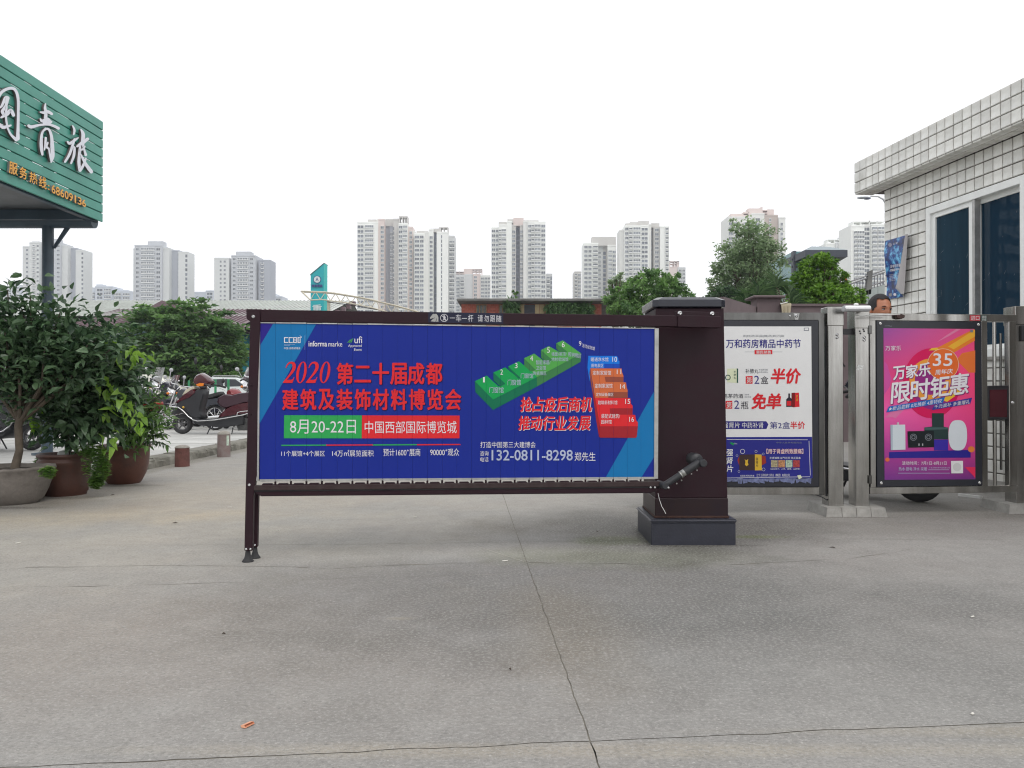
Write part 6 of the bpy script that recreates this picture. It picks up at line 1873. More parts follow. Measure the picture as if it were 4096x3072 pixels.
def motorcycle(label, loc, rz, tank, scale=1.0, windscreen=True):
    r = thing('motorcycle', label, 'motorcycle', loc, rz, group='parked scooters and motorcycles')
    r.scale = (scale,) * 3
    dk = M['dark_plastic']
    for cx in (0, 1.28):
        t, q = MB(), MB(); wheel(t, q, cx, .29, .09, .055, 9)
        t.build('tyre', M['rubber'], r); q.build('rim', M['chrome'], r)
    for s in (-1, 1):
        MB().tube([(0, s * .07, .29), (.13, s * .07, .62), (.26, s * .07, .92)], [.022, .02, .017], 10).build('fork', M['chrome'], r)
        MB().tube([(.22, s * .03, .95), (.2, s * .2, 1.03), (.34, s * .36, 1.0)], .012, 8).tube([(.28, s * .3, 1.01), (.37, s * .41, .99)], .018, 8).build('handlebar', M['chrome'] if s > 0 else M['rubber'], r)
        MB().tube([(.25, s * .24, 1.03), (.2, s * .32, 1.2)], .006, 6).ball((.19, s * .35, 1.24), (.015, .06, .045), 12, 8).build('mirror', M['silver'], r)
        MB().tube([(.35, s * .1, .3), (.8, s * .13, .27), (1.5, s * .15, .33)], [.02, .028, .035], 10).build('exhaust', M['chrome'], r)
        MB().ball((.12, s * .16, .86), (.035, .03, .03), 10, 6).build('indicator', mat('amber_lens', (.6, .2, .02), rough=.2), r)
    MB().pill([(-.3, .42), (-.2, .56), (0, .63), (.2, .58), (.26, .45), (.18, .54), (0, .595), (-.18, .53)], .055, .4).build('front_fender', tank, r)
    MB().lathe([(.03, -.0), (.085, .03), (.095, .10), (.06, .16), (.0001, .18)], 18, c=(.02, 0, .86), axis='x').build('headlight', M['chrome'], r)
    MB().pill([(.28, .78), (.33, .92), (.45, .98), (.62, .93), (.72, .82), (.66, .76), (.4, .74)], .13, .6, .8).build('tank', tank, r)
    MB().pill([(.68, .80), (.9, .78), (1.2, .84), (1.45, .9), (1.5, .84), (1.3, .76), (.9, .7), (.7, .73)], .12, .5, .85).build('seat', M['rubber'], r)
    MB().pill([(.42, .3), (.48, .62), (.8, .66), (.95, .5), (.85, .28)], .12, .4, .85).build('engine', mat('engine_chrome', (.3, .3, .3), rough=.35, metal=.8, var=.5, vs=20), r)
    MB().pill([(1.02, .5), (1.1, .72), (1.5, .78), (1.55, .68), (1.5, .6), (1.35, .6), (1.2, .58)], .1, .5).build('side_panel', tank, r)
    MB().pill([(.02, -.0), (.04, .02), (.06, .0), (.2, -.18), (.16, -.2)], .01).build('number_plate', M['white'], r)
    if windscreen:
        mb = MB(); v = []
        for k in range(7):
            a = -0.9 + 1.8 * k / 6
            for j in range(4):
                t = j / 3
                v.append((.06 + .16 * t + .05 * (1 - cos(a)), .2 * sin(a) * (1 - .25 * t), .93 + .36 * t))
        mb.add(v, [(k * 4 + j, k * 4 + j + 1, (k + 1) * 4 + j + 1, (k + 1) * 4 + j) for k in range(6) for j in range(3)], 0, True)
        wm = mat('windscreen', (.7, .75, .78), rough=.05, trans=.85, var=.03)
        mb.build('windscreen', wm, r)
    return r
mc0 = motorcycle('black and chrome motorcycle with a clear windscreen left of the maroon scooter', (P(672, 1560, 15.1).x, 15.1, .1), radians(-14), M['sc_blue'], .8)
# more bikes of the row
def cp(src, label, x_px, D, rz, sc=1.0, swap=None):
    o = copy_tree(src, label=label, loc=(P(x_px, 1560, D).x, D, .1), rz=rz, scale=(sc,) * 3)
    if swap:
        for c in o.children:
            for i, m in enumerate(c.data.materials):
                pass
    return o
bk = scooter('dark scooter parked side on behind the trunk of the leftmost plant', (P(128, 1560, 9.9).x, 9.9, .1), radians(170), M['sc_dark'], M['sc_dark'])
rd = scooter('red scooter half hidden behind the maroon scooter', (P(905, 1560, 15.5).x, 15.5, .1), radians(-38), M['sc_red'], M['sc_red'], .75)
cp(bk, 'black scooter at the back between the motorcycle and the maroon scooter', 738, 16.4, radians(-30), .8)
cp(bk, 'black scooter behind the seat of the maroon scooter', 965, 16.0, radians(30), .78)
cp(mc0, 'motorcycle showing only its chrome front beside the banner post', 975, 16.8, radians(-30), .95)
cp(mc0, 'motorcycle behind the palm pot', 545, 16.4, radians(-35), .8)
cp(rd, 'red scooter seen through the leaves of the middle plant', 430, 15.6, radians(-25), .85)
cp(bk, 'black scooter farther back at the right end of the row of bikes', 1010, 17.5, radians(-25), .85)
cp(mc0, 'motorcycle half hidden by the front wheel of the black and chrome one', 610, 16.8, radians(-22), .95)
cp(bk, 'black scooter deep behind the middle plant', 300, 15.5, radians(-30), .85)
cp(rd, 'red scooter behind the leftmost plant trunk', 190, 16.5, radians(20), .85)
# umbrella canopy over the left scooter
ub = thing('umbrella', 'cream and orange rain canopy over the scooter at the left edge', 'umbrella', (P(-10, 1560, 10).x, 10.0, 0))
zt_u = P(40, 1482, 10).z
mb = MB(); v = []
for i in range(9):
    for j in range(7):
        a = -1 + 2 * i / 8; b = -1 + 2 * j / 6
        v.append((a * .42, b * .32, zt_u - .12 * a * a - .06 * b * b))
mb.add(v, [(i * 7 + j, (i + 1) * 7 + j, (i + 1) * 7 + j + 1, i * 7 + j + 1) for i in range(8) for j in range(6)], 0, True)
mb.build('canopy_cloth', mat('umbrella_cloth', rgb(178, 164, 130, 1.1), rough=.8, var=.3, vs=12), ub)
MB().tube([(-.42, -.32, zt_u - .2), (0, -.325, zt_u - .07), (.42, -.32, zt_u - .2), (.42, .32, zt_u - .2)], .012, 6).build('canopy_rim', mat('umbrella_rim', rgb(190, 84, 40, 1.1), rough=.6), ub)
MB().tube([(0.1, 0, .8), (0.1, 0, zt_u - .02)], .012, 6).build('umbrella_pole', M['chrome'], ub)
# orange courier box and red bag seen through the leaves
for x, y0, y1, w, m, lab in ((210, 1545, 1615, 18, mat('orange_box', rgb(226, 130, 30, 1.1), rough=.5), 'orange delivery box seen through the dark leaves'), (275, 1563, 1592, 14, mat('red_bag', rgb(190, 30, 30, 1.1), rough=.6), 'red bag seen through the dark leaves'), (250, 1560, 1600, 12, mat('yellow_bag', rgb(220, 150, 50, 1.1), rough=.6), 'yellow bag beside the red bag behind the leaves')):
    a = P(x, y1, 14.6); s = 14.6 / F
    o = MB().box(-w * s, w * s, -.12, .12, 0, (y1 - y0) * s).build('box', m, bevel=.02, bseg=2, loc=(a.x, 14.6, a.z))
    o['label'] = lab; o['category'] = 'box'
    MB().box(-w * s * .8, w * s * .8, -.1, .1, .1 - a.z, 0).build('rack', M['black_metal'], o)

# ------------------------------------------------------------------ parked cars
def car(name, label, cat, loc, rz, prof, glass, wheels, w, m, sc=1.0):
    r = thing(name, label, cat, loc, rz, group='cars parked beyond the bikes'); r.scale = (sc,) * 3
    MB().pill(prof, w / 2, .12, .93).build('body', m, r)
    for g in glass:
        for s in (-1, 1):
            MB().prism(g, s * w / 2 * 1.0 - .006, s * w / 2 * 1.0 + .006).build('side_window', M['glass_dark'], r)
    for x in wheels:
        for s in (-1, 1):
            t = MB().lathe([(.2, -.09), (.3, -.09), (.32, -.05), (.32, .05), (.3, .09), (.2, .09)], 24, c=(x, s * (w / 2 - .09), .32), axis='y', cap=False)
            t.build('tyre', M['rubber'], r)
            MB().lathe([(.0001, -.1 * s), (.05, -.1 * s), (.2, -.08 * s), (.21, .0)], 20, c=(x, s * (w / 2 - .09), .32), axis='y', cap=False).build('rim', M['silver'], r)
    return r
M['car_white'] = mat('car_white', rgb(226, 226, 214, 1.05), rough=.25, coat=.4, var=.03)
M['car_silver'] = mat('car_silver', rgb(210, 216, 216, 1.05), rough=.25, coat=.4, var=.03)
van = car('van', 'cream white van with sloping windscreen behind the motorcycles', 'van', (P(745, 1560, 50).x - 4.1, 50, .07), 0,
    [(0, .35), (-.05, 1.0), (.05, 1.55), (.35, 1.72), (2.5, 1.74), (2.85, 1.6), (3.45, 1.08), (3.95, .9), (4.05, .45), (3.9, .28), (.2, .26)],
    [[(2.2, 1.0), (2.2, 1.52), (2.65, 1.5), (3.25, 1.03)], [(1.3, 1.0), (1.3, 1.55), (2.1, 1.54), (2.1, 1.0)], [(.3, 1.0), (.3, 1.52), (1.2, 1.55), (1.2, 1.0)]], (.8, 3.2), 1.7, M['car_white'])
MB().add([(2.62, -.7, 1.6), (2.62, .7, 1.6), (3.42, .76, 1.10), (3.42, -.76, 1.10)], [(0, 3, 2, 1)]).build('windscreen', M['glass_dark'], van)
for s in (-1, 1):
    MB().ball((3.98, s * .62, .72), (.07, .14, .1), 10, 6).build('headlight', M['silver'], van)
    MB().ball((3.0, s * .98, 1.1), (.06, .09, .1), 10, 6).build('mirror', M['car_white'], van)
suv = car('car', 'silver white car with black side windows right of the van behind green posts', 'car', (P(830, 1560, 47).x, 47, .07), 0,
    [(0, .4), (.05, .95), (.2, 1.35), (.5, 1.52), (2.0, 1.5), (2.7, 1.15), (3.7, 1.0), (4.15, .85), (4.25, .45), (4.0, .28), (.25, .28)],
    [[(.45, .95), (.5, 1.4), (1.25, 1.42), (1.25, .97)], [(1.33, .97), (1.33, 1.42), (1.95, 1.40), (2.5, 1.0)]], (.8, 3.4), 1.75, M['car_silver'])
MB().tube([(.5, -.6, 1.56), (.6, -.6, 1.6), (2.0, -.6, 1.6), (2.1, -.6, 1.54)], .02, 6).build('roof_rail', M['chrome'], suv)
sd2 = car('car', 'pale hatchback seen at the left edge behind the leftmost plant', 'car', (P(-120, 1560, 40).x, 40, .07), 0,
    [(0, .4), (.05, .95), (.3, 1.3), (.9, 1.42), (2.0, 1.4), (2.8, 1.0), (3.7, .9), (4.0, .7), (4.0, .35), (.25, .28)],
    [[(.5, .95), (.8, 1.3), (1.4, 1.33), (1.4, .95)], [(1.48, .95), (1.48, 1.33), (1.95, 1.31), (2.5, .98)]], (.8, 3.2), 1.7, M['car_silver'])
# green barrier posts of the car park
gp0 = None
M['post_green'] = mat('green_post', rgb(40, 128, 84, 1.1), rough=.5)
labs = ['green post behind the black motorcycle, left of four', 'green post just left of the scooter headlight', 'green post behind the scooter mirror', 'green post in front of the silver car']
for i, (x, yt) in enumerate(((703, 1523), (756, 1522), (862, 1518), (914, 1517))):
    p = P(x, yt, 38)
    r = MB().box(-.045, .045, -.045, .045, 0, p.z - .07).build('green_post', M['post_green'], bevel=.008, loc=(p.x, 38, .07))
    r['label'] = labs[i]; r['category'] = 'post'; r['group'] = 'green posts of the car park'
p = P(2, 1548, 30); r = MB().box(-.05, .05, -.05, .05, 0, p.z - .07).build('green_post', M['post_green'], bevel=.008, loc=(p.x, 30, .07)); r['label'] = 'green post at the left edge beneath the cream canopy'; r['category'] = 'post'; r['group'] = 'green posts of the car park'

# ------------------------------------------------------------------ the seated man behind the gate
def man():
    hx = P(3519, 1560, 6.25).x
    r = thing('person', 'man with short dark hair looking over the gate beside the guardhouse', 'person', (hx, 6.25, 0))
    zt = P(3519, 1181, 6.25).z           # crown of the head
    hh = .225                              # chin to crown
    zc = zt - .115
    m_skin = mat('skin', rgb(178, 118, 90, 1.05), rough=.5, var=.08, vs=14)
    ang = radians(14)                      # face turned a little to the viewer's right
    # body: skinned chain
    zn = zt - .25
    V = [((0, .05, .72), .15), ((0, .03, .95), .15), ((0, .02, zn - .12), .16), ((0, .02, zn - .03), .07), ((0, .01, zn + .04), .055),
         ((-.17, .02, zn - .11), .06), ((-.22, -.05, zn - .34), .045), ((-.16, -.28, zn - .42), .036), ((-.15, -.36, zn - .41), .03),
         ((.17, .02, zn - .11), .06), ((.22, -.05, zn - .34), .045), ((.16, -.28, zn - .42), .036), ((.15, -.36, zn - .41), .03),
         ((-.1, .0, .68), .1), ((-.14, -.38, .6), .075), ((-.15, -.30, .36), .05), ((-.16, -.32, .27), .045), ((-.17, -.42, .25), .035),
         ((.1, .0, .68), .1), ((.14, -.3, .6), .075), ((.15, -.22, .36), .05), ((.16, -.24, .27), .045), ((.17, -.34, .25), .035)]
    E_ = [(0, 1), (1, 2), (2, 3), (3, 4), (2, 5), (5, 6), (6, 7), (7, 8), (2, 9), (9, 10), (10, 11), (11, 12), (0, 13), (13, 14), (14, 15), (15, 16), (16, 17), (0, 18), (18, 19), (19, 20), (20, 21), (21, 22)]
    me = bpy.data.meshes.new('body')
    me.from_pydata([v[0] for v in V], E_, [])
    o = bpy.data.objects.new('body', me); COL.objects.link(o)
    o.modifiers.new('skin', 'SKIN'); s = o.modifiers.new('sub', 'SUBSURF'); s.levels = 2; s.render_levels = 2
    for i, v in enumerate(V):
        me.skin_vertices[0].data[i].radius = (v[1], v[1])
    me.skin_vertices[0].data[0].use_root = True
    bpy.context.view_layer.update()
    b = bpy.data.meshes.new_from_object(o.evaluated_get(bpy.context.evaluated_depsgraph_get()))
    bpy.data.objects.remove(o)
    b.name = 'body'
    shirt = mat('shirt', rgb(60, 64, 80, 1.1), rough=.85, var=.12); tr_ = mat('trousers', rgb(36, 38, 46, 1.1), rough=.85)
    b.materials.clear()
    for m_ in (shirt, tr_, m_skin): b.materials.append(m_)
    for p_ in b.polygons:
        c = p_.center
        p_.use_smooth = True
        p_.material_index = 2 if (c.z > zn - .01 or c.y < -.27 and c.z > .8) else (1 if c.z < .8 else 0)
    link('body', b, r)
    # head
    def feat(d):
        x, y, z = d                       # face looks to -y
        k = 1.0
        rx, ry, rz_ = .078, .098, .118
        p = Vector((x * rx, y * ry, z * rz_))
        if z < 0: p.x *= 1 - .28 * (-z) ** 1.5; p.y *= 1 - .12 * (-z)
        if y < 0:
            f = -y
            # brow, sockets, nose
            p.y -= .006 * math.exp(-((z - .12) / .09) ** 2) * f * math.exp(-(x / .62) ** 2)
            for s in (-1, 1):
                p.y += .011 * math.exp(-((x - s * .40) / .17) ** 2 - ((z + .03) / .09) ** 2) * f
                p.y -= .004 * math.exp(-((x - s * .5) / .2) ** 2 - ((z + .28) / .14) ** 2)
            p.y -= .021 * math.exp(-(x / .13) ** 2) * math.exp(-((z + .30) / .15) ** 2) * f
            p.y -= .010 * math.exp(-(x / .10) ** 2) * math.exp(-((z + .10) / .14) ** 2) * f
            p.y -= .007 * math.exp(-(x / .3) ** 2) * math.exp(-((z + .62) / .10) ** 2)
            p.y -= .006 * math.exp(-(x / .35) ** 2) * math.exp(-((z + .88) / .1) ** 2)
        return p
    seg, rg = 56, 44
    R = Matrix.Rotation(ang, 3, 'Z')
    def shell(off=0.0, cut=None):
        mb = MB(); v = []
        for i in range(rg + 1):
            th = pi * i / rg
            for k in range(seg):
                a = 2 * pi * k / seg
                d = Vector((sin(th) * cos(a), sin(th) * sin(a), -cos(th)))
                p = feat(d)
                if off: 
                    n = Vector((d.x / .078, d.y / .098, d.z / .118)).normalized()
                    thick = off * (.35 + .65 * max(0, min(1, (d.z - .25) / .4)))
                    p = p + n * (thick + .0022 * noise.noise(d * 17))
                v.append(tuple(R @ p + Vector((0, 0, zc))))
        f = []
        for i in range(rg):
            for k in range(seg):
                th = pi * (i + .5) / rg; a = 2 * pi * (k + .5) / seg
                d = Vector((sin(th) * cos(a), sin(th) * sin(a), -cos(th)))
                if cut and not cut(d): continue
                f.append((i * seg + k, i * seg + (k + 1) % seg, (i + 1) * seg + (k + 1) % seg, (i + 1) * seg + k))
        return mb.add(v, f, 0, True)
    shell().build('head', m_skin, r)
    def hairline(d):
        if d.y < 0:
            lim = .63 + .04 * cos(d.x * 9) - max(0, abs(d.x) - .62) * 1.9
            return d.z > lim
        return d.z > -.25 + .55 * max(0, .3 - d.y) * (1 if abs(d.x) > .8 else 1)
    shell(.0095, hairline).build('hair', mat('hair', (.018, .016, .018), rough=.7, var=.4, vs=90, bump=.5, bs=200), r)
    def sidecut(d): return d.y > -.32 and abs(d.x) > .55 and -.05 < d.z < .62
    shell(.003, sidecut).build('short_sides', mat('hair_stubble', (.07, .062, .06), rough=.9, var=.4, vs=150), r)
    for s in (-1, 1):
        e = R @ Vector((s * .031, -.083, -.004)) + Vector((0, 0, zc))
        MB().ball(e, (.0125, .008, .0065), 12, 8).build('eye', mat('eye_white', (.5, .47, .45), rough=.3), r)
        e2 = R @ Vector((s * .030, -.0895, -.004)) + Vector((0, 0, zc))
        MB().ball(e2, (.0055, .003, .0055), 10, 6).build('iris', mat('iris', (.02, .012, .01), rough=.2), r)
        lid = [R @ Vector((s * .031 + q * .0145, -.0905 + abs(q) ** 2 * .006, .0035 - abs(q) * .004)) + Vector((0, 0, zc)) for q in (-1, -.5, 0, .5, 1)]
        MB().tube(lid, .0022, 6).build('eyelid', mat('lid', rgb(90, 54, 46, 1.0), rough=.6), r)
        br = [R @ Vector((s * .032 + q * .021, -.0985 + q * q * .006, .019 - q * q * .004)) + Vector((0, 0, zc)) for q in (-1, -.5, 0, .5, 1)]
        MB().tube(br, [.0018, .0032, .0036, .0032, .0018], 6).build('eyebrow', mat('hair', (.02, .018, .02)), r)
        er = R @ Vector((s * .081, .006, -.012)) + Vector((0, 0, zc))
        MB().ball(er, (.011, .02, .031), 12, 8).build('ear', m_skin, r)
    return r
man()
# his scooter: only the lower curve of its front wheel shows
msc = copy_tree(bk, label='black scooter of the man, only its tyre showing beneath the pink poster gate', loc=(P(3672, 1560, 6.05).x, 6.05, 0), rz=radians(143), scale=(1, 1, 1))
msc['group'] = 'parked scooters and motorcycles'

# ------------------------------------------------------------------ brown pillar and wall behind the gate
bw = thing('brown_wall', 'purplish brown garden wall with a capped pillar behind the pharmacy gate', 'wall', (0, 0, 0))
M['brown_wall'] = mat('brown_render', rgb(96, 84, 86, 1.15), rough=.85, var=.15, vs=3)
D_ = 13
def bxp(x0, x1, yt, zb_, D, dep, name, m, parent, dy=0.0, bevel=0.0, zbot_px=None):
    a = P(x0, yt, D); b = P(x1, yt, D)
    return MB().box(a.x, b.x, D + dy, D + dy + dep, zb_, a.z).build(name, m, parent, bevel=bevel)
bxp(3029, 3121, 1191, 0, D_, .35, 'pillar', M['brown_wall'], bw)
a = P(3008, 1183, D_); b = P(3137, 1193, D_)
MB().box(a.x, b.x, D_ - .08, D_ + .43, b.z, a.z).build('pillar_cap', M['brown_wall'], bw, bevel=.015)
zt_w = P(3200, 1224, D_).z
MB().box(P(3121, 1500, D_).x, 9.5, D_ + .05, D_ + .3, 0, zt_w).build('wall_panel', M['brown_wall'], bw)
MB().box(P(3121, 1500, D_).x, 9.5, D_ + .02, D_ + .33, zt_w, zt_w + .04).build('coping', M['brown_wall'], bw)
a = P(2895, 1247, D_ - 2.5); b = P(3029, 1228, D_ + .1)
mb = MB(); mb.add([(a.x, a.y, 0), (b.x, b.y, 0), (b.x, b.y, b.z), (a.x, a.y, a.z + .2), (a.x - .1, a.y + .2, 0), (b.x, b.y + .25, 0), (b.x, b.y + .25, b.z), (a.x - .1, a.y + .2, a.z + .2)], [(0, 1, 2, 3), (3, 2, 6, 7), (5, 4, 7, 6), (4, 0, 3, 7), (4, 5, 1, 0), (1, 5, 6, 2)])
mb.build('wall_panel', M['brown_wall'], bw)
cl_ = thing('cloth', 'beige rag hung over the brown garden wall beside its pillar', 'cloth', (P(3138, 1250, D_).x, D_ - .02, 0))
s = D_ / F
mb = MB(); v = []
for i in range(9):
    for j in range(7):
        x = (i / 8 - .5) * 42 * s; t = j / 6
        v.append((x * (1 - .15 * t) , -.05 - .03 * sin(i * 2.2) * t - .02 * (j > 0), P(3138, 1220, D_).z + .02 - t * 40 * s))
for i in range(9):
    x = (i / 8 - .5) * 42 * s; v.append((x, .2, P(3138, 1222, D_).z - .0))
mb.add(v[:63], [(i * 7 + j, i * 7 + j + 1, (i + 1) * 7 + j + 1, (i + 1) * 7 + j) for i in range(8) for j in range(6)], 0, True)
mb.add([v[i * 7] for i in range(9)] + v[63:], [(i, i + 1, 9 + i + 1, 9 + i) for i in range(8)], 0, True)
mb.build('cloth_sheet', mat('beige_cloth', rgb(170, 160, 138, 1.1), rough=.95, var=.15), cl_)
MB().tube([(-.1, -.07, P(3125, 1218, D_).z), (.02, -.07, P(3125, 1211, D_).z)], .008, 6).build('stick', M['white'], cl_)

# ------------------------------------------------------------------ trees and shrubs
f_dark = leaf_mat('foliage_dark', (.025, .055, .03), (.10, .17, .075), .55, .3)
f_mid = leaf_mat('foliage_mid', (.05, .11, .04), (.2, .34, .11), .55, .4)
f_grey = leaf_mat('foliage_greyish', (.11, .165, .085), (.33, .43, .25), .6, .5)
f_bright = leaf_mat('foliage_bright', (.05, .125, .02), (.22, .38, .065), .5, .35)
tree('big leafy green tree behind the parked bikes, left of the banner', [(650, 1390, 170, 150), (800, 1400, 170, 165), (620, 1300, 90, 100), (760, 1280, 150, 80), (880, 1360, 100, 120), (560, 1440, 110, 110), (920, 1430, 60, 110), (700, 1500, 250, 60), (860, 1480, 130, 90)], 53, 17000, .40, f_mid, 1, trunk_px=740, base_z=.0, droop=.1, inner=.45, clump=.3, depth=.7, flat=.35, nclump=420)
tree('dark shrubbery mass at the far left behind the potted plants', [(60, 1420, 190, 130), (260, 1430, 170, 130), (430, 1440, 140, 110), (150, 1500, 220, 70), (400, 1510, 150, 60)], 56, 8500, .42, f_dark, 2, trunk_px=200, droop=.3, inner=.45, clump=.35, depth=.7)
tree('rounded green tree behind the top of the maroon pillar', [(2600, 1170, 110, 80), (2500, 1210, 90, 60), (2690, 1190, 80, 70), (2480, 1240, 70, 45), (2640, 1120, 80, 40), (2590, 1260, 160, 50)], 33, 9500, .17, f_mid, 3, trunk_px=2590, inner=.5, clump=.3, tone_bias=.1)
tree('sparse grey green treetop peeping left of the rounded tree', [(2490, 1120, 50, 28), (2455, 1150, 30, 25), (2440, 1180, 25, 30)], 40, 700, .16, f_grey, 4, trunk_px=2480, clump=.5)
tree('tall loose grey green tree in front of the pinkish tower', [(3010, 960, 100, 80), (3010, 1040, 130, 90), (2950, 1120, 110, 90), (3080, 1060, 70, 110), (2890, 1150, 60, 100), (3000, 1190, 150, 70), (2960, 910, 50, 40), (2870, 1060, 30, 40), (3100, 1160, 50, 80)], 45, 12500, .2, f_grey, 5, trunk_px=3005, inner=.3, clump=.42, k=60)
tree('dark green tree beneath the tall grey one', [(2900, 1200, 70, 55), (3000, 1230, 110, 40), (2850, 1240, 40, 40)], 38, 4200, .17, f_dark, 6, trunk_px=2930)
tree('bright green bushy tree in front of the pavilion', [(3270, 1080, 75, 60), (3230, 1140, 70, 60), (3320, 1130, 70, 65), (3275, 1190, 120, 50), (3190, 1170, 50, 50), (3370, 1180, 45, 50), (3290, 1045, 45, 30)], 22, 12000, .10, f_bright, 7, trunk_px=3285, inner=.5, clump=.28, tone_bias=.05)
tree('low yellowish green bush behind the silver door closer', [(3400, 1190, 50, 40), (3360, 1215, 50, 25), (3430, 1215, 25, 25)], 19, 3000, .075, f_bright, 8, trunk_px=3395, name='bush', cat='bush')
tree('dark hedge far behind the pillar top', [(2790, 1225, 60, 22), (2850, 1215, 40, 25)], 60, 1400, .3, f_dark, 9, trunk_px=2800, name='bush', cat='bush')
# fan palms behind the brown wall
pr_ = random.Random(6)
def fan_palm(label, px, D, fans, zb=.0):
    bx_ = P(px, 1560, D).x
    r = thing('fan_palm', label, 'palm', (bx_, D, zb), group='fan palms behind the garden wall')
    lv = Leaves(); st = MB()
    top = None
    for (x, y, dy, rad) in fans:
        c = P(x, y, D + dy) - r.location
        if top is None: top = c.copy(); top.z -= .35; top.x = 0; top.y = 0
        st.tube([top, top.lerp(c, .6) + Vector((0, 0, .08)), c], .012, 5)
        out = (c - top).normalized()
        for k in range(22):
            a = -1.5 + 3 * k / 21
            side = out.cross(Vector((0, 1, 0))).normalized()
            d = out * cos(a) + side * sin(a) + Vector((0, pr_.uniform(-.2, .1), -.1))
            lv.add(c, d, rad * pr_.uniform(.8, 1.1), rad * .045, pr_.random(), roll=0, droop=.25, rng=pr_)
    st.tube([(0, 0, 0), (0.02, 0, top.z * .5), tuple(top)], [.09, .08, .07], 8)
    st.build('trunk', M['bark'], r); lv.build('fronds', leaf_palm, r, kind='stuff')
fan_palm('fan palm left of the brown wall pillar', 3000, 16, [(3030, 1185, 0, .42), (3060, 1168, .2, .4), (2990, 1210, 0, .4), (2980, 1235, -.1, .4), (3020, 1225, -.2, .4)])
fan_palm('fan palm right of the brown wall pillar', 3130, 16.5, [(3105, 1150, 0, .42), (3150, 1180, .1, .42), (3160, 1205, 0, .4), (3090, 1165, .1, .4), (3170, 1225, -.1, .4)])

# ------------------------------------------------------------------ sheds behind the left hand tree
shed = thing('market_shed', 'long low shed with a pale ribbed metal roof behind the tree', 'shed', (0, 0, 0))
M['roof_pale'] = mat('pale_metal_roof', rgb(190, 195, 190, 1.0), rough=.45, metal=.1, var=.12, vs=1.0, dirt=(.3, .3, .28, .5))
M['roof_brown'] = mat('brown_metal_roof', rgb(112, 92, 98, 1.0), rough=.55, var=.15, vs=.8)
rt = P(0, 1203, 78).z; rb = P(0, 1264, 66).z
xl, xr = P(-60, 1560, 78).x, P(1352, 1560, 72).x
mb = MB().add([(xl - 6, 66, rb), (xr, 66, rb), (xr, 78, rt), (xl - 6, 78, rt), (xl - 6, 90, rb), (xr, 90, rb)], [(0, 1, 2, 3), (3, 2, 5, 4)])
mb.add([(xl - 6, 66, rb - .15), (xr, 66, rb - .15), (xr, 78, rt - .15), (xr, 90, rb - .15)], [])
mb.build('roof', M['roof_pale'], shed)
nr = 110
sme = None
rib = MB()
L_ = math.hypot(12, rt - rb)
for k in range(nr):
    x = xl - 6 + (xr - xl + 6) * k / nr
    rib.add([(x - .03, 66, rb), (x + .03, 66, rb), (x + .03, 78, rt), (x - .03, 78, rt), (x - .03, 66, rb + .08), (x + .03, 66, rb + .08), (x + .03, 78, rt + .08), (x - .03, 78, rt + .08)], [(0, 4, 7, 3), (4, 5, 6, 7), (1, 2, 6, 5), (0, 1, 5, 4)])
rib.build('roof_ribs', M['roof_pale'], shed, kind='stuff')
MB().box(xl - 6, xr - .5, 67, 89, 0, rb - .1).build('wall', mat('shed_wall', (.22, .22, .21), rough=.9, var=.2, vs=.3), shed)
for k in range(6):
    z = rb + (rt - rb) * k / 5
    MB().box(xr - .02, xr + .35, 66 + 12 * k / 5, 66.6 + 12 * k / 5, z - .5, z - .05).build('rafter_end', M['roof_brown'], shed)
hall = thing('market_hall', 'hall with low brown roof and turquoise wall behind the left tree', 'building', (0, 0, 0))
# slope facing the viewer, plus a gabled front
xl2, xr2 = P(330, 1560, 64).x, P(1010, 1560, 64).x
za, zb2 = P(700, 1238, 70).z, P(700, 1312, 60).z
MB().add([(xl2, 60, zb2), (xr2, 60, zb2), (xr2 + .3, 70, za), (xl2, 70, za), (xl2, 60, zb2 - .25), (xr2, 60, zb2 - .25)], [(0, 1, 2, 3), (0, 4, 5, 1)]).build('roof', M['roof_brown'], hall)
ribs = MB()
for k in range(34):
    x = xl2 + (xr2 - xl2) * k / 34
    ribs.add([(x - .03, 60, zb2), (x + .03, 60, zb2), (x + .03, 70, za), (x - .03, 70, za), (x - .03, 60, zb2 + .08), (x + .03, 60, zb2 + .08), (x + .03, 70, za + .08), (x - .03, 70, za + .08)], [(0, 4, 7, 3), (4, 5, 6, 7), (1, 2, 6, 5), (0, 1, 5, 4)])
ribs.build('roof_ribs', M['roof_brown'], hall, kind='stuff')
M['turquoise'] = mat('turquoise_wall', rgb(22, 124, 138, 1.2), rough=.6, var=.15, vs=.6)
MB().box(xl2 + .4, xr2 - .3, 60.8, 69.5, 0, zb2 - .2).build('wall', M['turquoise'], hall)
gL, gT, gR = P(488, 1293, 58), P(655, 1203, 58), P(985, 1308, 58)
mb = MB()
for (a, b) in ((gL, gT), (gT, gR)):
    mb.add([(a.x, 57.7, a.z), (b.x, 57.7, b.z), (b.x, 66, b.z), (a.x, 66, a.z), (a.x, 57.7, a.z - .35), (b.x, 57.7, b.z - .35), (b.x, 66, b.z - .35), (a.x, 66, a.z - .35)], [(0, 1, 2, 3), (0, 4, 5, 1), (4, 7, 6, 5), (3, 2, 6, 7)])
mb.build('gable_roof', M['roof_brown'], hall)
MB().prism([(gL.x + .5, 0), (gR.x - .5, 0), (gR.x - .5, gR.z - .3), (gT.x, gT.z - .4), (gL.x + .5, gL.z - .3)], 58.2, 58.6).build('gable_wall', mat('gable_wall', rgb(60, 84, 84, 1.1), rough=.7), hall)

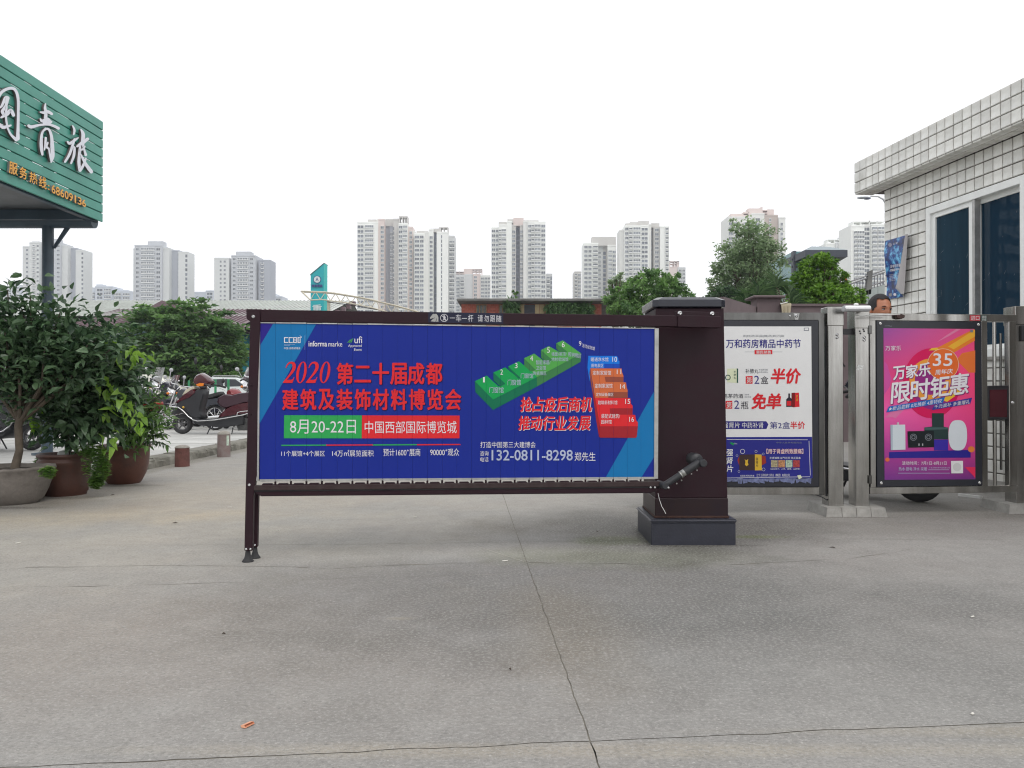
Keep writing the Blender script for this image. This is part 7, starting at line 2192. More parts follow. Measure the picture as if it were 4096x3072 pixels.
# ------------------------------------------------------------------ turquoise pylon sign and curved truss
py_ = thing('pylon_sign', 'slanted topped turquoise pylon with a round blue and white emblem', 'sign', (0, 0, 0))
DP = 62
a = [P(*K('c3', x, y), DP) for x, y in ((503, 618), (612, 525), (612, 1000), (503, 1000))]
MB().prism([(a[0].x, a[0].z), (a[1].x, a[1].z), (a[1].x, 0), (a[0].x, 0)], DP, DP + 1.2).build('pylon', mat('pylon_turquoise', rgb(20, 150, 158, 1.2), rough=.35, var=.06, vs=.6), py_)
b1 = P(*K('c3', 630, 532), DP)
MB().add([(a[1].x + .005, DP, 0), (b1.x, DP + .5, 0), (b1.x, DP + .5, b1.z), (a[1].x + .005, DP, a[1].z)], [(0, 1, 2, 3)]).build('side_face', mat('pylon_side', rgb(40, 170, 165, 1.2), rough=.4), py_)
MB().prism([(a[0].x - .03, a[0].z + .02), (a[1].x + .03, a[1].z + .05), (a[1].x + .03, a[1].z - .03), (a[0].x - .03, a[0].z - .06)], DP - .03, DP + 1.2).build('pylon_edge', mat('pylon_dark_edge', (.05, .1, .1)), py_)
PP = Plane((0, DP), (1, DP))
def disc_p(cx, cy, r, m, y, n=24, name='emblem'):
    return MB().sheet(pl_pts(PP, 'c3', [(cx + r * cos(2 * pi * i / n), cy + r * sin(2 * pi * i / n)) for i in range(n)]), y).build(name, m, py_, loc=(0, DP, 0))
em_b = print_mat('emblem_blue', rgb(52, 76, 140, 1.2)); em_w = print_mat('emblem_white', rgb(214, 224, 236, 1.2))
disc_p(558, 660, 32, em_b, -.05); disc_p(558, 660, 27, em_w, -.06)
MB().sheet(pl_pts(PP, 'c3', [(558, 640), (572, 676), (558, 664), (544, 676)]), -.07).build('emblem', em_b, py_, loc=(0, DP, 0))
MB().sheet(pl_pts(PP, 'c3', [(556, 654), (560, 654), (560, 680), (556, 680)]), -.075).build('emblem', em_w, py_, loc=(0, DP, 0))
mb = MB()
for k, x in enumerate((513, 537, 560, 582)):
    mb.box(*[q for p in (pl_pts(PP, 'c3', [(x, 722), (x + 19, 702)]),) for q in (p[0][0], p[1][0])], -.08, -.0, *[q for p in (pl_pts(PP, 'c3', [(x, 722), (x + 19, 702)]),) for q in (p[0][1], p[1][1])])
mb.build('raised_letters', print_mat('letters_violet', rgb(70, 84, 130, 1.2)), py_, loc=(0, DP, 0))
mb = MB(); text_on(mb, PP, '重', rectq('c3', 520, 868, 596, 935), -.06, .03); mb.build('lettering', em_w, py_, loc=(0, DP, 0))
tr = thing('truss', 'pale curved roof truss passing in front of the turquoise pylon', 'truss', (0, 0, 0))
M['truss'] = mat('truss_paint', rgb(196, 190, 172, 1.05), rough=.6, var=.1)
DT = 58
def pT(x, y, dy=0): return P(*K('c3', x, y), DT + dy)
topc = [(422, 756), (505, 759), (600, 762), (700, 772), (800, 788), (900, 805), (1000, 825), (1100, 850), (1200, 873), (1300, 900), (1370, 920), (1600, 1000)]
botc = [(500, 830), (600, 826), (700, 840), (800, 852), (900, 870), (1000, 890), (1080, 912), (1200, 945), (1400, 1010)]
mb = MB(); 
mb.tube([pT(*p) for p in topc], .055, 6).tube([pT(*p, 1.1) for p in [(x + 15, y + 8) for x, y in topc]], .05, 6).tube([pT(*p) for p in botc], .05, 6).tube([pT(422, 756), pT(500, 830)], .045, 6).tube([pT(437, 764, 1.1), pT(500, 830)], .045, 6)
mb.build('chords', M['truss'], tr)
def interp(L_, x):
    for i in range(len(L_) - 1):
        if L_[i][0] <= x <= L_[i + 1][0]:
            t = (x - L_[i][0]) / (L_[i + 1][0] - L_[i][0]); return L_[i][1] * (1 - t) + L_[i + 1][1] * t
    return L_[-1][1]
x = 500; flip = False
while x < 1340:
    nxx = x + 42
    for dy in (0, 1.1):
        if flip: pa, pb = pT(x, interp(topc, x), dy), pT(nxx, interp(botc, nxx))
        else: pa, pb = pT(x, interp(botc, x)), pT(nxx, interp(topc, nxx), dy)
        MB().tube([pa, pb], .032, 5).build('brace', M['truss'], tr)
    flip = not flip; x = nxx
MB().tube([(pT(1500, 975).x, DT + .5, 0), (pT(1500, 975).x, DT + .5, pT(1500, 975).z)], .15, 10).build('support', M['truss'], tr)
MB().tube([(pT(640, 835).x, DT + .5, 0), (pT(640, 835).x, DT + .5, pT(640, 830).z)], .12, 10).build('support', M['truss'], tr)
# thin cables
MB().tube([pT(636, 844), pT(900, 882), pT(1080, 915)], .03, 5).build('cable', M['black_metal'], tr)

# ------------------------------------------------------------------ red brick building with ferns
rb_ = thing('brick_building', 'low red brick building with grey flat roof slab and hanging ferns', 'building', (0, 0, 0))
DB = 46
M['brick'] = mat('red_brick_wall', rgb(164, 86, 70, 1.1), rough=.85, var=.12, vs=2)
bt = M['brick'].node_tree
def brick_nodes():
    t = bt; b = t.nodes['Principled BSDF']; tcn = t.nodes.new('ShaderNodeTexCoord'); mp = t.nodes.new('ShaderNodeMapping'); mp.inputs['Rotation'].default_value = (pi / 2, 0, 0)
    br = t.nodes.new('ShaderNodeTexBrick'); br.inputs['Scale'].default_value = 2.2; br.inputs['Color1'].default_value = (*rgb(172, 92, 76, 1.1), 1); br.inputs['Color2'].default_value = (*rgb(150, 74, 60, 1.1), 1); br.inputs['Mortar'].default_value = (.3, .22, .18, 1); br.inputs['Mortar Size'].default_value = .012
    t.links.new(tcn.outputs['Object'], mp.inputs['Vector']); t.links.new(mp.outputs[0], br.inputs['Vector']); t.links.new(br.outputs['Color'], b.inputs['Base Color'])
brick_nodes()
M['conc_grey'] = mat('weathered_concrete', rgb(104, 104, 102, 1.15), rough=.85, var=.3, vs=.8, dirt=(.05, .05, .05, .6))
def px_(c, x, y, D): return P(*K(c, x, y), D)
A1 = px_('c4', 57, 816, DB); A2 = px_('c4', 1300, 816, DB); A3 = px_('c4', 57, 838, DB)
MB().box(A1.x, A2.x + 3, DB, DB + 9, A3.z, A1.z).build('roof_slab', M['conc_grey'], rb_, bevel=.03)
B1 = px_('c4', 95, 862, DB + .9); B2 = px_('c4', 1256, 862, DB + .9)
MB().add([(A1.x + .05, DB + .05, A3.z), (A2.x + 2.9, DB + .05, A3.z), (B2.x + 1.5, DB + .9, B1.z), (B1.x, DB + .9, B1.z)], [(0, 1, 2, 3)]).build('soffit', M['conc_grey'], rb_)
MB().box(B1.x, B2.x, DB + .9, DB + 8, 0, B1.z).build('wall', M['brick'], rb_)
M['wood_win'] = mat('wooden_window', rgb(132, 104, 76, 1.1), rough=.7, var=.2)
M['old_glass'] = mat('old_glass', rgb(70, 78, 74, 1.0), rough=.15, var=.4, vs=6)
for (x0, x1) in ((216, 304), (405, 467)):
    a, b = px_('c4', x0, 866, DB + .85), px_('c4', x1, 960, DB + .85)
    w = MB(); n = 3 if x1 - x0 > 80 else 2
    w.box(a.x, b.x, DB + .8, DB + .9, a.z - .06, a.z); w.box(a.x, b.x, DB + .8, DB + .9, a.z - 1.6, a.z - 1.54)
    for k in range(n + 1):
        x = a.x + (b.x - a.x - .05) * k / n; w.box(x, x + .05, DB + .8, DB + .9, a.z - 1.54, a.z - .06)
    w.box(a.x, b.x, DB + .81, DB + .89, a.z - .66, a.z - .6)
    wo_ = w.build('window', M['wood_win'], rb_)
    MB().box(a.x + .02, b.x - .02, DB + .86, DB + .895, a.z - 1.55, a.z - .05).build('pane', M['old_glass'], wo_)
a, b = px_('c4', 545, 866, DB + .8), px_('c4', 782, 960, DB + .8)
M['sandstone'] = mat('sandstone_panel', rgb(170, 152, 118, 1.1), rough=.8, var=.25, vs=2, obj_rand=.1)
wv = (b.x - a.x)
for k in range(6):
    if k in (2, 3): continue
    for j in range(5):
        x0 = a.x + wv * k / 6; 
        MB().box(x0 + .01, x0 + wv / 6 - .01, DB + .8, DB + .9, a.z - .55 * (j + 1) + .012, a.z - .55 * j).build('stone_panel', M['sandstone'], rb_)
MB().box(a.x + wv * .30, a.x + wv * .67, DB + .76, DB + .9, 0, a.z - .02).build('dark_gate', mat('dark_iron_gate', (.02, .024, .034), rough=.5, var=.4, vs=5), rb_)
fr2 = Leaves(); fr_rng = random.Random(31)
for (x0, x1, y0, y1, n) in ((815, 880, 868, 950, 26), (890, 1020, 868, 940, 60), (1020, 1090, 872, 945, 26), (1110, 1165, 868, 945, 24), (475, 545, 838, 940, 46)):
    for _ in range(n):
        p = px_('c4', fr_rng.uniform(x0, x1), fr_rng.uniform(y0, y1), DB + fr_rng.uniform(.1, .8))
        for k in range(16):
            fr2.add(p, Vector((fr_rng.gauss(0, 1), -.4, fr_rng.gauss(-.5, .8))), .42, .05, fr_rng.random(), droop=.4, rng=fr_rng)
vf = fr2.build('hanging_ferns', leaf_mat('fern', (.03, .08, .03), (.12, .22, .08), .6, .3), rb_, kind='stuff')
sh2 = tree('small shrub growing on the edge of the brick building roof', [(2063, 1172, 14, 8), (2070, 1180, 10, 6)], DB + 2, 160, .14, f_mid, 10, name='roof_shrub', cat='shrub', base_z=A1.z, k=4)

# ------------------------------------------------------------------ pavilion with hipped roof
pv = thing('pavilion', 'glass pavilion tower with wide dark hipped roof behind the bright tree', 'pavilion', (0, 0, 0))
DV = 60
a, b = px_('c5', 1310, 700, DV), px_('c5', 1795, 700, DV)
M['pav_dark'] = mat('pavilion_dark_metal', rgb(66, 72, 82, 1.0), rough=.5, var=.1)
M['pav_glass'] = mat('pavilion_glass', rgb(96, 140, 142, 1.0), rough=.15, var=.3, vs=.5)
zt3 = px_('c5', 1500, 700, DV).z
for x0, x1 in ((1310, 1340), (1478, 1500), (1570, 1590), (1700, 1714), (1770, 1795)):
    p, q = px_('c5', x0, 700, DV), px_('c5', x1, 700, DV)
    MB().box(p.x, q.x, DV, DV + .5, 0, zt3).build('column', M['pav_dark'], pv)
MB().box(a.x + .1, b.x - .1, DV + .3, DV + 8, 0, zt3).build('glazing', M['pav_glass'], pv)
for y in (782, 865, 950):
    z = px_('c5', 1500, y, DV).z
    MB().box(a.x, b.x, DV + .1, DV + .35, z - .12, z).build('transom', M['pav_dark'], pv)
p0 = [px_('c5', 1205, 782, DV - 3), px_('c5', 1908, 715, DV - 0)]
e0 = px_('c5', 1208, 770, DV - 2.2); e1 = px_('c5', 1440, 690, DV - 2.2); e2 = px_('c5', 1908, 690, DV - 2.2); r0 = px_('c5', 1510, 652, DV + 3); r1 = px_('c5', 1700, 655, DV + 3)
zA = (e1.z + e2.z) / 2
# eave plate: its left end dips towards the viewer's left in the picture because it runs back
mb = MB()
lo = [(e1.x, DV - 2.2, zA - .5), (e2.x, DV - 2.2, zA - .5), (e2.x + 1.0, DV + 6, zA - .5), (e0.x * (DV + 2.2) / (DV - 2.2), DV + 2.0, zA - .5)]
mb.add([(x, y, z) for x, y, z in lo] + [(x, y, z + .5) for x, y, z in lo] + [(r0.x, DV + 3, r0.z), (r1.x, DV + 3, r1.z)], [(3, 2, 1, 0), (0, 1, 5, 4), (1, 2, 6, 5), (2, 3, 7, 6), (3, 0, 4, 7), (4, 5, 9, 8), (5, 6, 9), (6, 7, 8, 9), (7, 4, 8)])
mb.m = [1] * 5 + [0] * 4
mb.build('roof', [mat('pavilion_roof', rgb(130, 144, 150, 1.0), rough=.5, var=.1), mat('pavilion_eave', rgb(66, 72, 84, .8), rough=.5)], pv)
for x in (1508, 1714):
    p, q = px_('c5', x, 722, DV - .2), px_('c5', x + 58, 768, DV - .2)
    MB().box(p.x, q.x, DV - .3, DV, q.z, p.z).build('louvre_box', mat('louvre_cream', rgb(190, 196, 180, 1.0)), pv)

# ------------------------------------------------------------------ ramp with railing, lamp and flag at the far right
rp = thing('ramp', 'rising concrete ramp with stainless railing left of the guardhouse', 'ramp', (0, 0, 0))
DR = 30
q0, q1 = px_('c6', 130, 1330, DR), px_('c6', 420, 1232, DR)      # top rail
w0, w1 = px_('c6', 225, 1385, DR), px_('c6', 420, 1322, DR)      # top of the solid side
slope = (w1.z - w0.z) / (w1.x - w0.x)
def zwall(x): return w0.z + slope * (x - w0.x)
xe = w0.x + 9
n = 14
M['ramp_panel'] = mat('ramp_panel', rgb(150, 158, 156, 1.05), rough=.7, var=.08, obj_rand=.05)
for k in range(n):
    x0 = w0.x - 1.2 + .36 * k; x1 = x0 + .345
    MB().prism([(x0, 0), (x1, 0), (x1, zwall(x1)), (x0, zwall(x0))], DR, DR + .3).build('side_panel', M['ramp_panel'], rp)
MB().prism([(w0.x - 3.5, zwall(w0.x - 3.5) - .5), (xe, zwall(xe) - .5), (xe, zwall(xe) - .02), (w0.x - 3.5, zwall(w0.x - 3.5) - .02)], DR + .05, DR + 3).build('ramp_deck', M['conc_grey'], rp)
M['rail_grey'] = mat('rail_grey', (.22, .22, .23), rough=.4, metal=.5)
rs_ = (q1.z - q0.z) / (q1.x - q0.x)
def zrail(x): return q0.z + rs_ * (x - q0.x)
for dz in (0, -.09, -.42):
    MB().tube([(q0.x - .5, DR + .1, zrail(q0.x - .5) + dz * (1)), (xe, DR + .1, zrail(xe) + dz)], .028, 6).build('rail', M['rail_grey'], rp)
x = q0.x
k = 0
while x < q1.x + 2:
    MB().tube([(x, DR + .1, zrail(x) - .85), (x, DR + .1, zrail(x) - .09)], .017, 5).build('baluster', M['rail_grey'], rp)
    x += .11; k += 1
pp = px_('c6', 258, 1285, DR)
MB().prism([(pp.x - .1, pp.z - .75), (pp.x + .12, pp.z - .7), (pp.x + .2, pp.z + .22), (pp.x + .06, pp.z + .16)], DR, DR + .2).build('railing_post', M['conc_grey'], rp)
MB().prism([(pp.x + 1.6, pp.z - .2), (pp.x + 1.82, pp.z - .15), (pp.x + 1.9, pp.z + .72), (pp.x + 1.76, pp.z + .68)], DR, DR + .2).build('railing_post', M['conc_grey'], rp)
lp = thing('street_lamp', 'curved arm street lamp peeking from under the guardhouse roof edge', 'street lamp', (px_('c6', 395, 900, 33).x, 33, 0))
o_ = lp.location
c0, c1, c2, c3 = [px_('c6', x, y, 33) - o_ for x, y in ((395, 900), (352, 826), (320, 808), (275, 808))]
MB().tube([(c0.x, 0, 0), c0, c1, c2, c3], [.09, .05, .04, .035, .03], 8).build('pole', M['silver'], lp)
ea, eb = px_('c6', 192, 816, 33) - o_, px_('c6', 276, 822, 33) - o_
MB().ball(((ea.x + eb.x) / 2, 0, ea.z), ((eb.x - ea.x) / 2, .16, .05), 16, 8).build('lamp_head', mat('lamp_head', rgb(190, 196, 204, 1.0), rough=.4), lp)
MB().ball(((ea.x + eb.x * 3) / 4, 0, ea.z - .04), ((eb.x - ea.x) / 4, .12, .04), 12, 6).build('lamp_lens', mat('lamp_lens', rgb(110, 116, 140, 1.0), rough=.2), lp)
fl_ = thing('flag', 'small red flag left of the ramp railing', 'flag', (px_('c5', 1868, 1000, 29).x, 29, 0))
z0, z1 = px_('c5', 1868, 1060, 29).z, px_('c5', 1868, 975, 29).z
MB().tube([(0, 0, 0), (0, 0, z1 + .05)], .012, 6).build('flag_pole', M['silver'], fl_)
v = []
for i in range(5):
    for j in range(5):
        v.append((.17 * i / 4 * (.4 + .6 * j / 4), .03 * sin(i * 1.7 + j), z1 - (z1 - z0) * j / 4))
MB().add(v, [(i * 5 + j, i * 5 + j + 1, (i + 1) * 5 + j + 1, (i + 1) * 5 + j) for i in range(4) for j in range(4)], 0, True).build('flag_cloth', mat('flag_red', rgb(200, 50, 50, 1.1), rough=.8), fl_)
# ------------------------------------------------------------------ distant tower blocks
def tc_(name, r, g, b, k=1.12, var=.04):
    return mat(name, rgb(r, g, b, k), rough=.85, var=var, vs=.06)
T = {
 'white': tc_('tower_white', 226, 228, 224, 1.12), 'offw': tc_('tower_offwhite', 216, 217, 213, 1.1), 'grey': tc_('tower_grey', 180, 184, 189, 1.1), 'lgrey': tc_('tower_light_grey', 196, 198, 198),
 'dgrey': tc_('tower_recess_shade', 150, 154, 162), 'pink': tc_('tower_pink', 206, 192, 187), 'beige': tc_('tower_beige', 200, 203, 202), 'bgrey': tc_('tower_blue_grey', 164, 169, 178, 1.05),  # recess grey has the shade of side faces put into its colour
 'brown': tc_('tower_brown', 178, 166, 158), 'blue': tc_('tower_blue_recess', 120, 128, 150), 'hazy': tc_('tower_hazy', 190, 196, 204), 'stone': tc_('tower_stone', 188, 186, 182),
}
WFR = mat('far_window_frame', rgb(226, 228, 226, 1.0), rough=.6, var=.03)
WGL = mat('far_window_glass', rgb(112, 120, 130, .85), rough=.3, var=.5, vs=.35, obj_rand=.35)
WGD = mat('far_window_glass_dark', rgb(110, 120, 136, 1.0), rough=.25, var=.4, vs=.35, obj_rand=.3)
def win_mesh(kind):
    """unit window: x 0..1, z 0..1, y towards the viewer negative (metres)"""
    mb = MB()
    if kind == 'bay':       # projecting bay with frame and two lights
        y0 = -.6
        mb.box(0, 1, y0, 0, 0, .12, 0).box(0, 1, y0, 0, .88, 1, 0)
        mb.box(0, .06, y0, 0, .12, .88, 0).box(.94, 1, y0, 0, .12, .88, 0).box(.47, .53, y0, y0 + .1, .12, .88, 0)
        mb.box(.06, .94, y0 + .12, -.01, .12, .88, 1)
    elif kind == 'flat':
        mb.box(0, 1, -.08, 0, 0, .07, 0).box(0, 1, -.08, 0, .93, 1, 0).box(0, .06, -.08, 0, .07, .93, 0).box(.94, 1, -.08, 0, .07, .93, 0).box(.48, .52, -.06, 0, .07, .93, 0)
        mb.box(.06, .94, -.03, 0, .07, .93, 1)
    elif kind == 'balc':    # glazed balcony: parapet, four lights
        y0 = -.9
        mb.box(0, 1, y0, 0, 0, .30, 0).box(0, 1, y0, 0, .92, 1, 0)
        for k in range(5): mb.box(k * .235, k * .235 + .05, y0, y0 + .08, .30, .92, 0)
        mb.box(.03, .97, y0 + .1, -.01, .30, .92, 1)
    elif kind == 'open':    # open balcony with rail and shade inside
        y0 = -1.1
        mb.box(0, 1, y0, 0, 0, .08, 0).box(0, 1, y0, y0 + .06, .08, .34, 0).box(0, .03, y0, 0, .08, 1, 0).box(.97, 1, y0, 0, .08, 1, 0)
        mb.box(.08, .92, -.05, 0, .12, .86, 1)
    elif kind == 'slot':
        mb.box(0, 1, -.05, 0, 0, 1, 1)
    return mb
WM = {k: win_mesh(k).mesh('window', [WFR, WGL]) for k in ('bay', 'flat', 'balc', 'open', 'slot')}
WM['dark'] = win_mesh('slot').mesh('window', [WFR, WGD])
wr = random.Random(77)
def tower(label, crop, D, segs, pitch, ybase=1262, crown=(), loc_label=None, name='apartment_tower', fill=.72, group='apartment towers on the horizon', cat='apartment tower', ystart=None):
    x0 = min(s[0] for s in segs); x1 = max(s[1] for s in segs)
    cx = P(*K(crop, (x0 + x1) / 2, 0), D).x
    r = thing(name, label, cat, (cx, D, 0), group=group)
    mpp = D / F
    sc = CROP[crop][0]
    for i, (a, b, yt, dy, col, cols) in enumerate(segs):
        pa, pb = P(*K(crop, a, yt), D), P(*K(crop, b, yt), D)
        MB().box(pa.x - cx, pb.x - cx, dy, 16 + (i % 3) * .7, 0, pa.z).build('wall_block', T[col], r)
        # parapet lip
        MB().box(pa.x - cx - .15, pb.x - cx + .15, dy - .2, dy + .1, pa.z - .9, pa.z - .5).build('cornice', T[col], r)
        for (wa, wb, kind) in cols:
            y = (ystart if ystart else yt + pitch * .65)
            off = ((y - (ystart or y)) if ystart else 0)
            if ystart:
                while y < yt + pitch * .35: y += pitch
            while K(crop, 0, y)[1] < ybase:
                p0 = P(*K(crop, wa, y), D); p1 = P(*K(crop, wb, y + pitch * fill), D)
                link('window', WM[kind], r, loc=(p0.x - cx, dy - .01, p1.z), scale=(p1.x - p0.x, 1, p0.z - p1.z))
                if kind == 'bay' and wr.random() < .22:
                    link('air_conditioner', ACM, r, loc=(p1.x - cx - 1.0, dy - .75, p1.z - .35))
                y += pitch
    for (a, b, yt, yb, dy, col) in crown:
        pa, pb = P(*K(crop, a, yt), D), P(*K(crop, b, yb), D)
        MB().box(pa.x - cx, pb.x - cx, dy, dy + 6, pb.z, pa.z).build('roof_block', T[col], r)
    return r
ACM = MB().box(0, .8, 0, .4, 0, .6).mesh('air_conditioner', [T['lgrey']])

tower('pale grey tower at the far left behind the canopy pole', 'c1', 545, [(130, 185, 1428, 3, 'lgrey', [(150, 166, 'flat')]), (185, 250, 1405, 1, 'beige', [(205, 226, 'open'), (232, 246, 'flat')]), (250, 325, 1410, 5, 'grey', []), (325, 392, 1408, 0, 'grey', [(330, 342, 'flat'), (366, 388, 'flat')]), (392, 428, 1425, 2, 'beige', []), (428, 470, 1435, 6, 'bgrey', [(460, 467, 'slot')]), (470, 520, 1450, 4, 'beige', [(508, 519, 'slot')])], 28.3, crown=[(322, 366, 1382, 1412, 2, 'grey'), (196, 240, 1398, 1408, 2, 'lgrey')], fill=.5)
tower('grey tower second from the left, with a white balcony stack', 'c1', 560, [(847, 872, 1440, 4, 'beige', []), (872, 1050, 1425, 0, 'grey', [(880, 900, 'flat'), (916, 950, 'balc'), (952, 1002, 'balc'), (1012, 1040, 'flat')]), (1050, 1090, 1440, 2, 'beige', []), (1090, 1140, 1450, 6, 'bgrey', [(1130, 1139, 'slot')]), (1140, 1200, 1462, 4, 'beige', [(1186, 1199, 'slot')])], 30, crown=[(950, 1048, 1398, 1425, 2, 'grey')], fill=.62)
tower('low grey tower third from the left with a beige front', 'c2', 560, [(1350, 1445, 20 - 52, 1, 'beige', [(1385, 1398, 'flat'), (1410, 1424, 'flat')]), (1445, 1462, 10 - 52, 6, 'dgrey', []), (1462, 1615, -46, 0, 'grey', [(1470, 1490, 'flat'), (1500, 1570, 'balc'), (1580, 1600, 'flat')]), (1625, 1700, -22, 3, 'bgrey', [(1642, 1660, 'open')])], 27, crown=[(1485, 1580, -72, -46, 2, 'grey')], fill=.55)
tower('large white tower with a grey recess and open crown, left of a slimmer one', 'c3', 505, [
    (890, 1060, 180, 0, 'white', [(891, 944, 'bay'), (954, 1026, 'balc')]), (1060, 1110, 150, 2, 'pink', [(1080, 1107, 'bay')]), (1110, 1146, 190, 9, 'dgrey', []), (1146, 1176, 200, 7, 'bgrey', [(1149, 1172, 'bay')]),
    (1176, 1230, 140, 5, 'stone', [(1178, 1186, 'slot')]), (1230, 1304, 188, 1, 'white', [(1232, 1262, 'bay'), (1264, 1302, 'balc')]), (1304, 1344, 210, 4, 'pink', [(1316, 1339, 'bay')]), (1344, 1358, 238, 6, 'white', [])], 38.9, ystart=210,
    crown=[(968, 1035, 150, 185, 4, 'stone'), (1035, 1110, 138, 185, 6, 'offw'), (1110, 1228, 136, 195, 8, 'stone'), (1228, 1300, 122, 134, 4, 'stone'), (1228, 1236, 134, 190, 4, 'stone'), (1255, 1262, 134, 190, 4, 'stone'), (1276, 1282, 134, 190, 4, 'stone'), (1293, 1300, 134, 190, 4, 'stone')])
tower('slimmer white tower directly right of the large one, with blank white stripe', 'c3', 505, [
    (1362, 1445, 270, 1, 'white', [(1364, 1404, 'bay'), (1408, 1440, 'bay')]), (1445, 1478, 256, 2, 'offw', []), (1478, 1518, 232, 3, 'white', [(1486, 1512, 'bay')]), (1518, 1548, 250, 8, 'blue', [(1520, 1546, 'dark')]), (1548, 1644, 262, 0, 'white', [(1585, 1593, 'slot')]), (1644, 1694, 285, 4, 'lgrey', [(1648, 1672, 'open'), (1674, 1692, 'open')])], 36.6, ystart=292,
    crown=[(1375, 1470, 246, 272, 4, 'stone'), (1488, 1560, 226, 255, 4, 'stone'), (1560, 1580, 215, 262, 4, 'stone'), (1580, 1640, 213, 222, 4, 'stone'), (1600, 1606, 222, 262, 4, 'stone'), (1632, 1640, 222, 262, 4, 'stone')])
tower('short pinkish block with open pergola crown between two white towers', 'c3', 620, [
    (1700, 1780, 620, 0, 'lgrey', [(1710, 1740, 'bay'), (1744, 1776, 'open')]), (1780, 1848, 610, 2, 'lgrey', []), (1848, 1912, 610, 1, 'pink', [(1856, 1882, 'bay')]), (1912, 1993, 622, 0, 'offw', [(1916, 1940, 'bay'), (1944, 1966, 'bay'), (1970, 1990, 'bay')])], 29.5,
    crown=[(1702, 1770, 590, 594, 2, 'pink'), (1702, 1770, 603, 607, 2, 'pink'), (1702, 1708, 590, 622, 2, 'pink'), (1735, 1740, 590, 622, 2, 'pink'), (1770, 1845, 566, 620, 3, 'pink'), (1845, 1925, 568, 574, 2, 'pink'), (1845, 1925, 586, 591, 2, 'pink'), (1870, 1876, 568, 622, 2, 'pink'), (1896, 1902, 568, 622, 2, 'pink'), (1919, 1925, 568, 622, 2, 'pink')])
tower('broad white tower standing alone above the brick building', 'c4', 505, [
    (343, 404, 222, 1, 'white', [(345, 376, 'bay'), (380, 402, 'bay')]), (404, 470, 202, 0, 'white', [(406, 422, 'open'), (426, 467, 'balc')]), (470, 512, 172, 1, 'white', []), (512, 547, 200, 3, 'stone', [(515, 543, 'bay')]), (547, 580, 205, 9, 'blue', [(550, 577, 'dark')]),
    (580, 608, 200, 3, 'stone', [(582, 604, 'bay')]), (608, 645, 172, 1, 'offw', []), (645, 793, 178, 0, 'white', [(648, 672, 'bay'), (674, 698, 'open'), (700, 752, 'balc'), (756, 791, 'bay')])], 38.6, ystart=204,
    crown=[(402, 475, 172, 205, 3, 'stone'), (475, 525, 148, 178, 4, 'stone'), (525, 612, 133, 200, 5, 'pink'), (612, 738, 154, 178, 5, 'stone')])
tower('low side block hugging the right of the broad white tower', 'c4', 560, [(797, 848, 610, 0, 'lgrey', [(800, 828, 'open'), (832, 846, 'slot')])], 38, name='apartment_block', cat='apartment block')
tower('low narrow block left of the grey crowned tower', 'c4', 600, [(1030, 1088, 592, 0, 'stone', [(1034, 1056, 'open'), (1062, 1084, 'bay')])], 30, name='apartment_block', cat='apartment block')
tower('white tower with plain grey box crown in the middle right', 'c4', 540, [
    (1108, 1230, 355, 0, 'white', [(1112, 1142, 'bay'), (1146, 1174, 'bay'), (1184, 1228, 'open')]), (1230, 1275, 372, 6, 'lgrey', [(1235, 1258, 'bay')]), (1275, 1310, 372, 7, 'stone', [(1280, 1302, 'dark')]), (1310, 1382, 368, 2, 'offw', [(1316, 1346, 'balc'), (1352, 1378, 'bay')])], 36.5, ystart=378,
    crown=[(1180, 1382, 298, 372, 3, 'stone')])
tower('tall white tower right of the box crowned one, with a blue recess', 'c4', 500, [
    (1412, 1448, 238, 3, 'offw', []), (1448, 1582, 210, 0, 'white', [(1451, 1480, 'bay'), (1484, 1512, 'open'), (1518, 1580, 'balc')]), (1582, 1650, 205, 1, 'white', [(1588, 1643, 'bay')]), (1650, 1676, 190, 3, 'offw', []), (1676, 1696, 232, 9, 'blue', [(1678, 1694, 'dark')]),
    (1696, 1745, 212, 3, 'stone', [(1705, 1738, 'bay')]), (1745, 1820, 214, 1, 'white', [(1788, 1815, 'open')])], 37.6, ystart=228,
    crown=[(1464, 1500, 182, 212, 4, 'stone'), (1500, 1570, 172, 208, 4, 'stone'), (1570, 1664, 160, 208, 5, 'stone'), (1680, 1750, 178, 215, 5, 'stone')])
tower('small pinkish block peeping right of the tall white tower', 'c4', 620, [(1822, 1890, 550, 1, 'pink', []), (1890, 1954, 556, 0, 'lgrey', [(1896, 1920, 'bay'), (1926, 1948, 'bay')])], 30, name='apartment_block', cat='apartment block',
    crown=[(1824, 1905, 503, 509, 2, 'pink'), (1824, 1905, 524, 529, 2, 'pink'), (1824, 1830, 503, 552, 2, 'pink'), (1862, 1868, 503, 552, 2, 'pink'), (1886, 1906, 503, 552, 2, 'pink')])
tower('tall pinkish beige tower partly hidden by the tall loose tree', 'c5', 470, [
    (585, 860, 320, 0, 'offw', [(590, 640, 'bay'), (650, 700, 'balc'), (760, 850, 'balc')]), (860, 1000, 275, 2, 'offw', [(900, 950, 'bay')]), (1000, 1158, 288, 3, 'brown', [(1058, 1080, 'bay')]), (1158, 1228, 322, 1, 'offw', [(1170, 1196, 'bay')])], 54, ystart=330,
    crown=[(650, 790, 265, 320, 6, 'pink'), (790, 850, 245, 262, 6, 'pink'), (790, 850, 280, 300, 6, 'pink'), (845, 1005, 205, 290, 6, 'pink'), (985, 1005, 190, 205, 6, 'pink'), (1005, 1062, 222, 230, 6, 'pink'), (1005, 1062, 252, 262, 6, 'pink'), (1062, 1138, 212, 290, 7, 'pink')])
